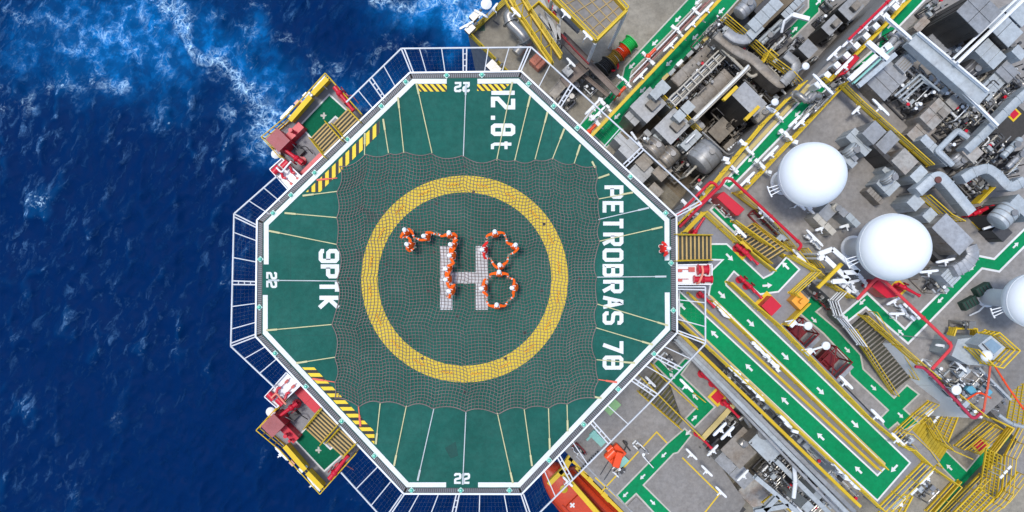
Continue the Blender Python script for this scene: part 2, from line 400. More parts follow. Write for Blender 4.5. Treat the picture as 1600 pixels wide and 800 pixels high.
    big = ramp(noise(0.11, 3, 0.55).outputs['Fac'], 0.36, 0.62)
    crest = ramp(attr('crest'), 0.05, 0.9)
    crest_glint = math_('MULTIPLY', math_('ADD', math_('MULTIPLY', a1, 0.75), math_('MULTIPLY', math_('MULTIPLY', a2, a1), 0.9)), math_('ADD', math_('MULTIPLY', crest, 0.85), 0.18))
    crest_glint = math_('MULTIPLY', crest_glint, math_('MULTIPLY', math_('MULTIPLY', math_('ADD', chop, 0.06), ramp(chop, 0.0, 0.45, 0.25, 1.25)), math_('ADD', math_('MULTIPLY', big, 0.8), 0.35)))
    cap = math_('MULTIPLY', math_('MULTIPLY', ramp(attr('crest'), 0.80, 1.0), ramp(noise(2.2, 7, 0.75).outputs['Fac'], 0.54, 0.64)), math_('MULTIPLY', chop, 0.7))
    def mixc(a, colr, fac):
        c = N.new('ShaderNodeMix'); c.data_type = 'RGBA'; c.inputs[7].default_value = (*colr, 1)
        if isinstance(a, tuple): c.inputs[6].default_value = (*a, 1)
        else: L.new(a, c.inputs[6])
        L.new(fac, c.inputs[0]); return c.outputs[2]
    mid_ = math_('MULTIPLY', math_('ADD', math_('MULTIPLY', a1, 0.6), math_('MULTIPLY', crest, 0.45)), math_('ADD', chop, 0.05), True)
    c = mixc((0.0001, 0.0145, 0.071), (0.0006, 0.058, 0.175), mid_)
    c = mixc(c, (0.002, 0.150, 0.43), math_('MULTIPLY', attr('aer'), math_('ADD', math_('MULTIPLY', brk, 0.6), 0.42), True))
    c = mixc(c, (0.13, 0.26, 0.46), math_('MULTIPLY', crest_glint, 1.5, True))  # glints on the crests are mixed into the water colour
    c = mixc(c, (0.52, 0.76, 0.92), math_('ADD', math_('ADD', webm, dense), cap, True))
    L.new(c, b.inputs['Base Color'])
    b.inputs['Roughness'].default_value = 0.5; b.inputs['IOR'].default_value = 1.33; b.inputs['Specular IOR Level'].default_value = 0.03
    bp = N.new('ShaderNodeBump'); bp.inputs['Strength'].default_value = 0.5; bp.inputs['Distance'].default_value = 0.22
    hh = math_('ADD', math_('MULTIPLY', noise(1.7, 6, 0.6, 0.4).outputs['Fac'], 0.5), a1)
    L.new(hh, bp.inputs['Height']); L.new(bp.outputs[0], b.inputs['Normal'])
    me.materials.append(m)
    o = bpy.data.objects.new('sea', me); COL.objects.link(o); o['kind'] = 'structure'
build_sea()

# ------------------------------------------------------------ hull and decks
ZM, ZQ, ZL, ZR, ZA = -14.0, -9.5, -7.3, -5.5, -2.4
def slab(name, pts, z, z0, m):
    return struct(name, MB().prism(pp(pts, z), z0, z), m)
HULL = [(-0.5, 0)]
o = slab('ship_hull', [(797, -10), (731, 52), (875, 190), (860, 640), (900, 702), (1010, 815), (1200, 1250), (2500, 1250), (2500, -700), (1500, -700)], ZM - 0.02, SEA - 6, M_HULL)
slab('process_deck_floor', [(797, -10), (732, 52), (875, 190), (1000, 330), (1300, 330), (1900, -400), (1200, -500)], ZM, ZM - 0.6, M_DECKB)
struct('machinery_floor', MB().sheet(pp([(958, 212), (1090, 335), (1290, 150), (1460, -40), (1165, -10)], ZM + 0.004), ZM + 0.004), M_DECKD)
slab('lower_deck_floor', [(1085, 560), (1040, 820), (1300, 1000), (1900, 1000), (1900, 500), (1500, 640), (1300, 500)], ZM + 0.01, ZM - 0.6, M_DECKB)
# starboard working deck, with its raised green walkway level
slab('work_deck_floor', [(868, 690), (1005, 830), (1130, 840), (1165, 785), (1100, 690), (1092, 676), (1150, 600), (1100, 540), (1020, 500), (940, 560), (900, 640)], ZQ - 1.2, ZQ - 1.8, M_DECK)
slab('upper_work_deck_floor', [(1017, 560), (1045, 530), (1160, 598), (1154, 622), (1096, 685), (1066, 656), (1047, 600)], ZQ + 1.4, ZQ + 1.1, M_DECK)
# lower green level beside the ramp
slab('ramp_side_floor', [(1180, 380), (1200, 470), (1240, 520), (1450, 735), (1470, 720), (1438, 685), (1425, 672), (1440, 655), (1500, 600), (1350, 440), (1260, 400)], ZL, ZM, M_DECK)
# accommodation top: the radome deck
slab('radome_deck_floor', [(1048, 372), (1195, 198), (1262, 132), (1440, -60), (2300, -60), (2300, 300), (1640, 560), (1538, 650), (1470, 598), (1395, 532), (1353, 487), (1327, 511), (1312, 496), (1312, 480), (1262, 434), (1180, 440), (1100, 440)], ZR, ZM + 0.02, M_DECK)
# ramp and landing
RAMP = [(1070, 363), (1101, 331), (1208, 424), (1233, 398), (1277, 424), (1240, 458), (1262, 474), (1224, 509), (1362, 648), (1418, 697), (1428, 697), (1454, 726), (1381, 803), (1296, 724), (1060, 502), (1055, 470), (1072, 448), (1107, 445), (1107, 400), (1107, 372)]
struct('ramp_floor', MB().prism(pp(RAMP, ZA), ZA - 0.35, ZA), M_SLAB)
mb = MB()
for x, y in ((1120, 480), (1200, 560), (1290, 640), (1380, 770), (1425, 725), (1250, 430), (1110, 350), (1180, 480), (1300, 600)):
    p = P(x, y, ZA); zb = ZR if y < 460 and x > 1200 else ZM
    mb.box((p.x, p.y, zb), 0.35, 0.35, ZA - 0.35 - zb - 0.01, U)
one('ramp_support', 'grey steel columns under the green walkway ramp', 'columns', mb, M_SLAB)

ARR = [(-0.5, -0.11), (0.02, -0.11), (0.02, -0.30), (0.5, 0), (0.02, 0.30), (0.02, 0.11), (-0.5, 0.11)]
M_DIMLINE = mat('dull_cream_line', (0.56, 0.54, 0.48), 0.7, dirt=0.4, scale=3)  # duller cream line for the lower levels and the pad marks
def path(pts, z, arrows=(), line=0.13, size=0.62, edge=M_WLINE):
    """green painted walkway with its white border and arrows; arrow = (px, py, angle in the picture, degrees)"""
    w = pp(pts, z + 0.004)
    root = struct('path', MB().sheet(w, z + 0.004), edge)
    build('green_paint', MB().sheet(inset([(p.x, p.y) for p in w], line), z + 0.008), M_GREEN, root, smooth=False)
    for x, y, a in arrows:
        c = P(x, y, z); a = math.radians(a); mb = MB()
        mb.sheet([(c.x + (u*math.cos(a) - v*math.sin(a)) * size, c.y + (u*math.sin(a) + v*math.cos(a)) * size) for u, v in ARR], z + 0.012)
        build('arrow', mb, M_WLINE, root, smooth=False)
    return root
UR, DR, DL, UL = 45, -45, -135, 135
path([(1109, 380), (1136, 380), (1193, 433), (1205, 427), (1229, 400), (1251, 421), (1217, 457), (1187, 461), (1147, 426), (1135, 441), (1136, 445), (1424, 723), (1371, 784), (1298, 716),
      (1060, 492), (1060, 452), (1371, 741), (1382, 730), (1106, 461), (1109, 444), (1109, 424), (1127, 407), (1109, 407)], ZA,
     [(1140, 402, DR), (1199, 446, 5), (1227, 415, UL), (1128, 461, DR), (1173, 505, DR), (1227, 557, DR), (1282, 611, DR), (1336, 663, DR), (1397, 732, -133), (1341, 734, UL),
      (1282, 682, UL), (1226, 626, UL), (1170, 574, UL), (1116, 522, UL), (1065, 478, UL)], line=0.10, size=0.58)
path([(1078, -6), (975, 104), (970, 125), (903, 197), (915, 208), (984, 131), (988, 112), (1104, -6)], ZM + .02, [(1059, 30, DL), (1023, 67, DL), (987, 103, DL), (924, 184, DL), (1090, 3, DL)], size=0.62, edge=M_DIMLINE, line=.11)
path([(1130, -6), (922, 208), (948, 232), (1160, -6)], ZM + .02, [(1127, 17, DL), (1086, 58, DL), (1045, 99, DL), (1004, 141, DL), (964, 182, DL)], size=0.62, edge=M_DIMLINE, line=.11)
path([(1225, 50), (1238, 62), (1281, 19), (1281, 12), (1299, -6), (1262, -6), (1262, 11)], ZM + 3, [(1242, 46, UR), (1279, 3, UR)], size=0.55, edge=M_DIMLINE, line=.11)
path([(1127, 288), (1140, 297), (1235, 201), (1292, 141), (1312, 131), (1390, 74), (1390, 59), (1452, -6), (1415, -6), (1395, 27), (1376, 45), (1370, 71), (1308, 126), (1272, 134), (1207, 200)], ZR,
     [(1219, 206, DL), (1173, 249, DL), (1141, 281, DL), (1349, 100, UR), (1391, 40, UR), (1246, 178, DL)], size=0.50)
path([(1313, 492), (1355, 456), (1414, 512), (1432, 492), (1470, 454), (1528, 398), (1553, 403), (1572, 384), (1640, 318), (1640, 348), (1562, 426), (1535, 421), (1419, 539), (1353, 482), (1325, 504)], ZR,
     [(1347, 472, DL), (1321, 496, DR), (1407, 519, UL), (1469, 469, DL), (1587, 383, UR), (1519, 418, DL)], size=0.50)
path([(1108, 328), (1118, 317), (1158, 353), (1148, 366)], ZR)
path([(1266, 461), (1276, 461), (1292, 475), (1277, 487), (1309, 514), (1346, 554), (1350, 576), (1397, 620), (1417, 600), (1438, 616), (1414, 639), (1438, 661), (1412, 674), (1402, 662),
      (1388, 674), (1386, 682), (1375, 652), (1386, 641), (1327, 586), (1322, 561), (1286, 522), (1247, 489)], ZL, [(1272, 500, DR), (1324, 547, DR), (1365, 606, DR), (1407, 649, DR)], size=0.50, edge=M_DIMLINE, line=.11)
path([(1019, 568), (1031, 556), (1055, 574), (1070, 558), (1083, 562), (1066, 585), (1119, 636), (1085, 670), (1069, 654), (1087, 636)], ZQ + 1.4, [(1050, 587, UL), (1086, 620, UL), (1085, 653, UR), (1044, 600, UL)][:3], size=0.52, edge=M_DIMLINE, line=.11)
path([(1070, 668), (1042, 692), (962, 774), (976, 790), (994, 773), (1022, 803), (1052, 803), (1007, 758), (1053, 710), (1060, 708), (1082, 680)], ZQ - 1.2, [(1075, 676, DL), (1037, 711, DL), (1004, 745, DL), (977, 773, DL), (1020, 785, DR)], size=0.5, edge=M_DIMLINE, line=.11)
path([(1466, 702), (1475, 700), (1510, 734), (1534, 705), (1556, 690), (1592, 640), (1620, 660), (1540, 740), (1470, 815), (1440, 800), (1490, 750), (1464, 724)], ZM + .02, [(1483, 730, UL), (1452, 797, UR)], size=0.6, edge=M_DIMLINE, line=.11)
path([(1390, 790), (1420, 760), (1445, 790), (1420, 820)], ZM + 0.02)

# ------------------------------------------------------------ helideck
OCT = [(644, 123), (811, 121), (1047.5, 342), (1048.5, 516), (811, 762.5), (635, 762), (409, 522), (411, 348)]
ring = pp(OCT, 0)
hd = thing('helideck', 'green octagonal helideck with yellow circle and white lettering', 'helideck', (P(727, 440).x, P(727, 440).y, -0.5))
build('deck_plate', MB().prism([(p.x, p.y) for p in ring], -0.5, 0.0), M_DGREEN, hd, smooth=False)
outer = inset([(p.x, p.y) for p in ring], -0.31)
mb = MB(); n = 8
zin = [(p.x, p.y) for p in ring]; zin = inset(zin, -0.004)
for i in range(n):
    j = (i+1) % n; mb.add([(*zin[i], -0.05), (*zin[j], -0.05), (*outer[j], -0.05), (*outer[i], -0.05), (*zin[i], -0.35), (*zin[j], -0.35), (*outer[j], -0.35), (*outer[i], -0.35)],
          [(3, 2, 1, 0), (4, 5, 6, 7), (3, 7, 6, 2), (0, 1, 5, 4)])
build('gutter', mb, M_DGREY, hd, smooth=False)
mb = MB()
for i in range(n):
    a, b_ = Vector(zin[i]), Vector(zin[(i+1) % n]); c, d = Vector(outer[i]), Vector(outer[(i+1) % n])
    cnt = int((b_ - a).length / 0.11)
    for k in range(cnt + 1):
        t = k / cnt; p = a.lerp(b_, t); q = c.lerp(d, t); p = p.lerp(q, 0.12); q = p.lerp(q, 0.80)
        mb.bar((p.x, p.y, -0.03), (q.x, q.y, -0.03), 0.055, 0.03)
build('gutter_grating', mb, M_GRATE, hd, smooth=False)
mb = MB()
o2 = inset(zin, -0.33)
for i in range(n):
    a, b_ = Vector(o2[i]), Vector(o2[(i+1) % n]); mb.bar((a.x, a.y, -0.04), (b_.x, b_.y, -0.04), 0.09, 0.16)
build('edge_beam', mb, M_WHITE, hd, smooth=False)
mb = MB()
for a in ([(747, 757.5), (811, 757.5), (1043, 514), (1042.5, 457)], [(1042.3, 407), (1042, 344), (809, 126.5), (746, 127)], [(698, 127), (646, 127), (416, 350), (416, 413)], [(414.5, 461), (414.5, 520), (637, 757.5), (697, 757.5)]):
    strip(mb, pp(a, 0), 0.27, 0.004)
build('perimeter_line', mb, M_WLINE, hd, smooth=False)
# circle and H
c0 = P(726, 436, 0); mb = MB(); K = 128; ro, ri = 161.5 * mpp(0), 135.5 * mpp(0)
vs = [(c0.x + r * math.cos(2*PI*i/K), c0.y + r * math.sin(2*PI*i/K), 0.004) for r in (ri, ro) for i in range(K)]
mb.add(vs, [(i, K+i, K+(i+1) % K, (i+1) % K) for i in range(K)]); build('landing_circle', mb, M_YRING, hd, smooth=False)
mb = MB()
for x0, x1, y0, y1 in ((687.6, 706.8, 384.3, 484.2), (743.4, 762.6, 384.3, 484.2), (706.8, 743.4, 425, 443)):
    mb.sheet(pp([(x0, y0), (x1, y0), (x1, y1), (x0, y1)], 0), 0.004)
build('letter_h', mb, M_WRUB, hd, smooth=False)
# recessed circle lights: short strings of little lamps in the ring
rm = (ro + ri) / 2
for k in range(20):
    a0 = 2 * PI * (k + 0.4) / 20; mb = MB()
    for j in range(9):
        a = a0 + (j - 4) * 0.0145; q = rm * (1 + 0.008 * math.sin(j * 2.1 + k))
        mb.ball((c0.x + q * math.cos(a), c0.y + q * math.sin(a), 0.05), 0.042, 6)
    build('circle_light', mb, mat('amber_lamp', (0.85, 0.40, 0.03), 0.3, dirt=0.1), hd)
# lettering
GL = {'P': [[(0,0),(0,1),(.82,1),(1,.9),(1,.56),(.82,.45),(.12,.45)]], 'E': [[(1,0),(0,0),(0,1),(1,1)], [(.12,.5),(.85,.5)]],
 'T': [[(0,1),(1,1)], [(.5,.9),(.5,-.08)]], 'R': [[(0,-.08),(0,1),(.82,1),(1,.9),(1,.6),(.82,.48),(.12,.48)], [(.5,.45),(1,-.08)]],
 'O': [[(.18,0),(.82,0),(1,.1),(1,.9),(.82,1),(.18,1),(0,.9),(0,.1),None]], 'B': [[(.1,0),(0,0),(0,1),(.82,1),(1,.9),(1,.62),(.86,.51),(.12,.51)], [(.86,.45),(1,.36),(1,.1),(.82,0),(.12,0)]],
 'A': [[(0,-.08),(.42,1),(.58,1),(1,-.08)], [(.24,.3),(.76,.3)]], 'S': [[(1,.76),(1,.9),(.82,1),(.18,1),(0,.9),(0,.62),(.18,.52),(.82,.48),(1,.38),(1,.1),(.82,0),(.18,0),(0,.1),(0,.24)]],
 '7': [[(0,1),(1,1),(.35,-.08)]], '8': [[(.18,0),(.82,0),(1,.1),(1,.9),(.82,1),(.18,1),(0,.9),(0,.1),None], [(.12,.51),(.88,.51)]],
 '9': [[(0,.2),(0,.08),(.18,0),(.82,0),(1,.1),(1,.9),(.82,1),(.18,1),(0,.9),(0,.58),(.18,.46),(.88,.46)]], 'K': [[(0,-.08),(0,1.08)], [(1,1.08),(.12,.5),(1,-.08)]],
 '1': [[(.5,-.08),(.5,1.08)]], '2': [[(0,.78),(0,.92),(.12,1),(.88,1),(1,.9),(1,.62),(.88,.52),(.14,.42),(0,.32),(0,0),(1.08,0)]],
 '3': [[(0,1),(1,1),(1,.65),(0,.25),(0,0),(1.0,0)]], '.': [[(0,0),(1,0)]],
 't': [[(.2,.95),(.2,.12),(.4,0),(1.05,0)], [(-.25,.68),(1.05,.68)]]}
def lettering(name, items, rot, th, m=M_WLINE):
    """items: (glyph, px, py, w, h): px,py the picture point of the glyph's lower left corner, in its own reading direction"""
    ex, ey = {0: ((1, 0), (0, -1)), 90: ((0, 1), (1, 0)), 180: ((-1, 0), (0, 1))}[rot]
    mb = MB(); z = 0.008
    for g, px, py, w, h in items:
        for st in GL[g]:
            closed = st[-1] is None; s2 = st[:-1] if closed else st; pts = []
            for gx, gy in s2:
                x = th/2 + gx * (w - th); y = th/2 + gy * (h - th)
                pts.append(P(px + ex[0]*x + ey[0]*y, py + ex[1]*x + ey[1]*y, 0))
            strip(mb, pts, th * mpp(0), z, closed); z += 0.0006
    return build(name, mb, m, hd, smooth=False)
t1 = [(ch, 941.5, 289.6 + 24.6 * i, 21.0, 32.5) for i, ch in enumerate('PETROBRAS')] + [('7', 941.5, 530, 22, 32.5), ('8', 941.5, 555.5, 22, 32.5)]
lettering('name_lettering', t1, 90, 6.0)
lettering('callsign_lettering', [('9', 498, 389, 22, 32), ('P', 498, 413, 22, 32), ('T', 498, 437, 22, 32), ('K', 498, 462, 22, 32)], 90, 6.6)
lettering('weight_lettering', [('1', 767, 139, 12, 38), ('3', 767, 151, 20, 38), ('.', 767, 177.5, 13, 6.7), ('8', 767, 193, 19.5, 38), ], 90, 6.6)
lettering('weight_lettering', [('t', 767, 221, 14, 36)], 90, 4.8)
for nm, it, r in (('size_lettering', [('2', 416, 425, 11.5, 17), ('2', 416, 438.5, 11.5, 17)], 90), ('size_lettering', [('2', 734, 128, 11.5, 16), ('2', 721, 128, 11.5, 16)], 180), ('size_lettering', [('2', 709.5, 756, 11.5, 17), ('2', 723, 756, 11.5, 17)], 0)):
    lettering(nm, it, r, 3.5)
# hatched warning bands
def hatch(poly, ax, ay, step, off=0):
    base = MB().sheet(pp(poly, 0), 0.009); r = build('hatch_band', base, M_YHAT, hd, smooth=False)
    mb = MB(); vals = [ax * x + ay * y for x, y in poly]
    c = min(vals) + off - step
    while c < max(vals):
        q = clip(clip(poly, ax, ay, c + step * 0.46), -ax, -ay, -c)
        if len(q) > 2: mb.sheet(pp(q, 0), 0.0125)
        c += step
    build('hatch_stripe', mb, M_BLACK, r, smooth=False)
hatch([(650, 131.5), (698, 131.5), (698, 143), (656, 143)], 1, -0.9, 9.3, 3)
hatch([(745.5, 131.5), (797, 131.5), (785, 142), (745.5, 142)], 1, -0.9, 9.3, 3)
hatch([(593, 188), (593, 208), (500, 300), (478, 300)], 1, 0, 10.6, 4)
hatch([(472, 574), (491, 574), (585, 674), (585, 694)], 0, 1, 10.6, 4)
mb = MB()
for k in range(-4, 5):
    x = 726 + k * 68; y0 = 132 + max(0, abs(k) * 68 - 85) * .94; y1 = 750 - max(0, abs(k) * 68 - 85) * .94
    if y1 > y0: strip(mb, pp([(x, y0), (x, y1)], 0), 0.022, 0.0022 )
for k in range(-3, 4):
    y = 440 + k * 84; w_ = 310 - max(0, abs(k) * 84 - 90) * 1.03; strip(mb, pp([(726 - w_, y), (726 + w_, y)], 0), 0.018, 0.0016)
build('plate_seam', mb, mat('seam_green', (0.008, 0.085, 0.068), 0.8, dirt=0.4), hd, smooth=False)
tp = None
for x, y in ((682.5, 318), (787, 326.6), (736.5, 373), (678, 394), (603, 413), (669, 455), (715, 494), (846.6, 454), (640, 530), (790, 560), (850, 350), (600, 330), (660, 560), (740, 300), (820, 520), (905, 436), (545, 436), (726, 260), (726, 612)):
    c = P(x, y, 0)
    if tp is None: tp = build('tie_down_point', MB().lathe(c + Vector((0, 0, .002)), [(.09, 0), (.09, .006), (.05, .008)], 10), M_BLACK, hd); p0_ = c
    else: q = tp.copy(); COL.objects.link(q); q.location = c - p0_
# darker green patches of irregular outline on the deck paint
mb = MB()
for poly in ([(552, 318), (585, 332), (612, 338), (598, 346), (575, 338)], [(575, 338), (590, 345), (566, 352)], [(556, 388), (572, 398), (566, 412), (554, 402)], [(695, 700), (712, 690), (716, 712), (704, 716)]):
    mb.sheet(pp(poly, 0), 0.003)
build('deck_dark_patch', mb, mat('dark_green_patch', (0.008, 0.075, 0.06), 0.8, dirt=0.4, scale=2), hd, smooth=False)

# safety net frames round the deck
def frame(o, i_, ties, dbl, name='safety_net_frame'):
    """o: outer two picture points, i_: the inner two; ties at fractions, dbl = fractions with a double bar"""
    mb = MB(); zo, zi = 0.12, -0.08
    A, B = P(*o[0], zo), P(*o[1], zo); C, D = P(*i_[0], zi), P(*i_[1], zi)
    mb.bar(A, B, 0.075, 0.10)
    for t in ties: mb.bar(A.lerp(B, t), C.lerp(D, t), 0.05, 0.08)
    L = (B - A).length
    for t in dbl:
        for e in (-0.10, 0.10):
            mb.bar(A.lerp(B, t + e / L if 0 < t < 1 else abs(t - 0.17 / L * 1)), C.lerp(D, t + e / L if 0 < t < 1 else abs(t - 0.17 / L)), 0.07, 0.09) if (0 < t < 1 or e > 0) else mb.bar(A.lerp(B, t), C.lerp(D, t), 0.07, 0.09)
        a, b_ = A.lerp(B, t), C.lerp(D, t)
        if 0 < t < 1:
            e = (B - A).normalized() * 0.10
            for k in range(1, 4): q = a.lerp(b_, k / 4); mb.bar(q - e, q + e, 0.05, 0.06)
    f = build(name, mb, M_FRAME, hd, smooth=False)
    # the wire net itself
    mw = MB(); nn = max(3, int(L / 0.22)); nr = max(3, int((A - C).length / 0.22))
    for k in range(1, nn): mw.rod(A.lerp(B, k/nn) - Vector((0, 0, .02)), C.lerp(D, k/nn) - Vector((0, 0, .02)), 0.0016, 3)
    for k in range(1, nr): mw.rod(A.lerp(C, k/nr) - Vector((0, 0, .02)), B.lerp(D, k/nr) - Vector((0, 0, .02)), 0.0016, 3)
    build('wire_net', mw, M_STEEL, f, smooth=False)
frame([(627, 76), (830, 74)], [(642, 113), (814, 111)], [0.14, 0.31, 0.67, 0.83], [0, 0.49, 1])
frame([(830, 74), (1078, 300)], [(814, 111), (1045, 322)], [0.12, 0.40, 0.56], [0.26, 0.70])
frame([(1078, 300), (1096, 318)], [(1045, 322), (1058, 338)], [], [1])
frame([(1102, 448), (1102, 537)], [(1058, 448), (1058, 520)], [0.28, 0.70], [0, 1])
frame([(1102, 537), (1012, 632)], [(1058, 520), (975, 605)], [0.25, 0.60], [0.42, 0.85])
frame([(1012, 632), (832, 812)], [(975, 605), (818, 765)], [0.17, 0.52, 0.80], [0.33, 0.66])
frame([(832, 812), (600, 812)], [(818, 772), (628, 772)], [0.16, 0.36, 0.70, 0.86], [0, 0.54, 1])
frame([(600, 812), (533, 738)], [(628, 772), (570, 706)], [0.30, 0.65], [])
frame([(430, 606), (361, 541)], [(455, 575), (400, 526)], [0.35, 0.70], [])
frame([(361, 541), (366, 334)], [(400, 526), (402, 352)], [0.13, 0.30, 0.67, 0.86], [0, 0.48, 1])
frame([(366, 334), (432, 276)], [(402, 352), (458, 303)], [0.35, 0.70], [])
frame([(541, 160), (627, 76)], [(570, 190), (642, 113)], [0.22, 0.68], [0.44])
# perimeter lights
proto = None
for x, y in ((698, 118), (753, 117), (826, 131), (865, 166), (902, 200), (985, 276), (1040, 333), (1048.5, 411), (1052, 485), (1022, 553), (966, 608), (912, 663), (858, 719), (796, 766), (720, 766), (643, 766), (585, 712), (534, 658), (478, 604),
             (430, 552), (405.5, 480), (407, 405), (427, 333), (455, 305), (492, 270), (543, 218), (596, 166), (634, 128)):
    c = P(x, y, 0)
    if proto is None:
        mb = MB(); mb.mi = 0; mb.box((c.x, c.y, -0.02), 0.26, 0.26, 0.05, U); mb.mi = 1
        mb.lathe((c.x, c.y, 0.03), [(0.10, 0), (0.10, 0.07), (0.07, 0.12), (0.01, 0.135)], 10)
        proto = build('perimeter_light', mb, [mat('pale_green_lamp_base', (0.42, 0.62, 0.56), 0.4, dirt=0.1), M_GLASSG], hd); p0 = c
    else:
        q = proto.copy(); COL.objects.link(q); q.location = c - p0
# support truss under the deck
mb = MB()
for a in range(8):
    p = c0 + Vector((math.cos(a*PI/4 + .4) * 7.5, math.sin(a*PI/4 + .4) * 7.5, -0.6)); q = c0 + Vector((math.cos(a*PI/4 + .4) * 4.0, math.sin(a*PI/4 + .4) * 4.0, ZM))
    mb.rod(p, q, 0.22, 10); r2 = c0 + Vector((math.cos(a*PI/4 + 1.2) * 4.0, math.sin(a*PI/4 + 1.2) * 4.0, ZM)); mb.rod(p, r2, 0.14, 8)
build('support_leg', mb, M_WHITE, hd)
mb = MB()
for k in range(-4, 5):
    mb.box((c0.x + k * 2.3, c0.y, -1.1), 0.2, 20 - abs(k) * 2.2, 0.58); mb.box((c0.x, c0.y + k * 2.3, -0.9), 20 - abs(k) * 2.2, 0.2, 0.38)
build('deck_girder', mb, M_WHITE, hd, smooth=False)

# ------------------------------------------------------------ landing net
TOP = [(531, 259), (569.6, 242), (607, 239.5), (631, 239), (675, 239), (724, 244.5), (776, 251), (804.5, 252), (836, 249.5), (863, 249), (897, 256), (930, 262)]
RGT = [(930, 262), (933, 279), (935.5, 311), (935.5, 343), (936, 377), (933, 433), (933, 475), (931, 512), (932, 562), (935, 593), (929.5, 620)]
BOT = [(524, 622), (560, 635), (594, 630), (635, 634), (678, 638), (728, 644), (777.5, 645), (819, 639), (857, 637.5), (886.6, 632), (929.5, 620)]
LFT = [(531, 259), (527.5, 299), (527, 340), (527, 382.5), (528, 439), (518.5, 507.5), (524, 558), (523.5, 597.5), (524, 622)]
def scallop(pts, depth, nrm):
    """dense curve through the anchors that sags inwards between them"""
    out = []; cum = [0]
    for a, b_ in zip(pts[:-1], pts[1:]): cum.append(cum[-1] + math.hypot(b_[0]-a[0], b_[1]-a[1]))
    def f(t):
        s = t * cum[-1]; i = min(max(0, next((j for j in range(len(cum)-1) if s <= cum[j+1] + 1e-9), len(cum)-2)), len(cum)-2)
        L = cum[i+1] - cum[i]; u = (s - cum[i]) / L; a, b_ = pts[i], pts[i+1]
        d = -depth * 4 * u * (1-u) * (L / 45.0) ** 1.1
        return (a[0] + (b_[0]-a[0])*u + nrm[0]*d, a[1] + (b_[1]-a[1])*u + nrm[1]*d)
    return f
fT, fB = scallop(TOP, -6.0, (0, 1)), scallop(BOT, -6.0, (0, -1))
fL, fR = scallop(LFT, 4.5, (-1, 0)), scallop(RGT, 4.5, (1, 0))
def netpt(s, t):
    A, B, C, D = TOP[0], TOP[-1], BOT[0], BOT[-1]
    ft, fb, fl, fr = fT(s), fB(s), fL(t), fR(t)
    r = []
    for k in (0, 1):
        r.append((1-t)*ft[k] + t*fb[k] + (1-s)*fl[k] + s*fr[k] - ((1-s)*(1-t)*A[k] + s*(1-t)*B[k] + (1-s)*t*C[k] + s*t*D[k]))
    # the scallops die out towards the middle; wrinkles take over
    x, y = r
    lin = ((1-s)*((1-t)*A[0]+t*C[0]) + s*((1-t)*B[0]+t*D[0]), (1-s)*((1-t)*A[1]+t*C[1]) + s*((1-t)*B[1]+t*D[1]))
    e = max(0, 1 - min(s, 1-s, t, 1-t) / 0.22) ** 1.3 if False else 1
    eg = max(0, 1 - min(s, 1-s, t, 1-t) / 0.2)
    x += 1.6 * math.sin(s*9 + t*7) * math.sin(t*11 + 2) + (0.25 + 0.9*eg) * math.sin(t*37 + s*13)
    y += 1.6 * math.sin(t*9 + s*8) * math.cos(s*10) + (0.25 + 0.9*eg) * math.sin(s*35 + t*17 + 1)
    z = 0.035 + 0.02 * (math.sin(s*31 + t*12) * math.sin(t*27 - s*9) + 1)
    return P(x, y, 0) + Vector((0, 0, z))
net = thing('landing_net', 'knotted rope landing net stretched over the helideck circle', 'net', (c0.x, c0.y, 0.01))
mb = MB(); NN = 76; SG = 95
for k in range(NN + 1):
    r = 0.016 if 0 < k < NN else 0.032
    mb.tube([netpt(k/NN, i/SG) for i in range(SG+1)], r, 4)
    mb.tube([netpt(i/SG, k/NN) for i in range(SG+1)], r, 3)
build('net_mesh', mb, M_ROPE, net, smooth=False)
STR = [(607,239,599,188,0),(631,239,622,154,0),(675,239,651,132,0),(724,244,728,133,1),(776,251,800,130,0),(804,252,828,152,0),(836,249,855,177,0),(863,249,881,203,0),(897,256,906,228,0),(569.6,242,570,210,0),
 (527,278,497,281,2),(527,299,475,305.5,0),(527,340,447,333,0),(527,382,422,361,0),(528,439,421,438,1),(518,507,418,516,0),(524,558,465,567,0),(523,597,490,592,2),(560,635,563,664,2),(594,630,587.5,692,0),
 (635,634,616,726,0),(678,638,653,749,1),(728,644,723,755,1),(777,645,801,753,0),(819,639,831,726,0),(857,637,859,700,0),(886,632,887,672,0),(929,620,938,622,0),
 (933,279,950,273,0),(935,311,987,301,0),(935,343,1012,325,1),(936,377,1033,355,0),(933,433,1039,432,1),(933,475,1042,508,0),(931,512,1018,538,0),(932,562,990,567,0),(935,593,962,597,2),(930,262,926,254,0)]
for x0, y0, x1, y1, k in STR:
    a, b_ = P(x0, y0, 0.05), P(x1, y1, 0.05); mb = MB(); d = (b_ - a)
    mb.bar(a, b_, 0.052, 0.02); mb.bar(a.lerp(b_, max(0, 1 - 0.55/d.length)), b_, 0.10, 0.05); mb.box((b_.x, b_.y, 0.0), 0.15, 0.10, 0.07, math.atan2(d.y, d.x))
    build('lashing_strap', mb, (M_STRAP, M_STRAPW, M_STRAPR)[k], net, smooth=False)
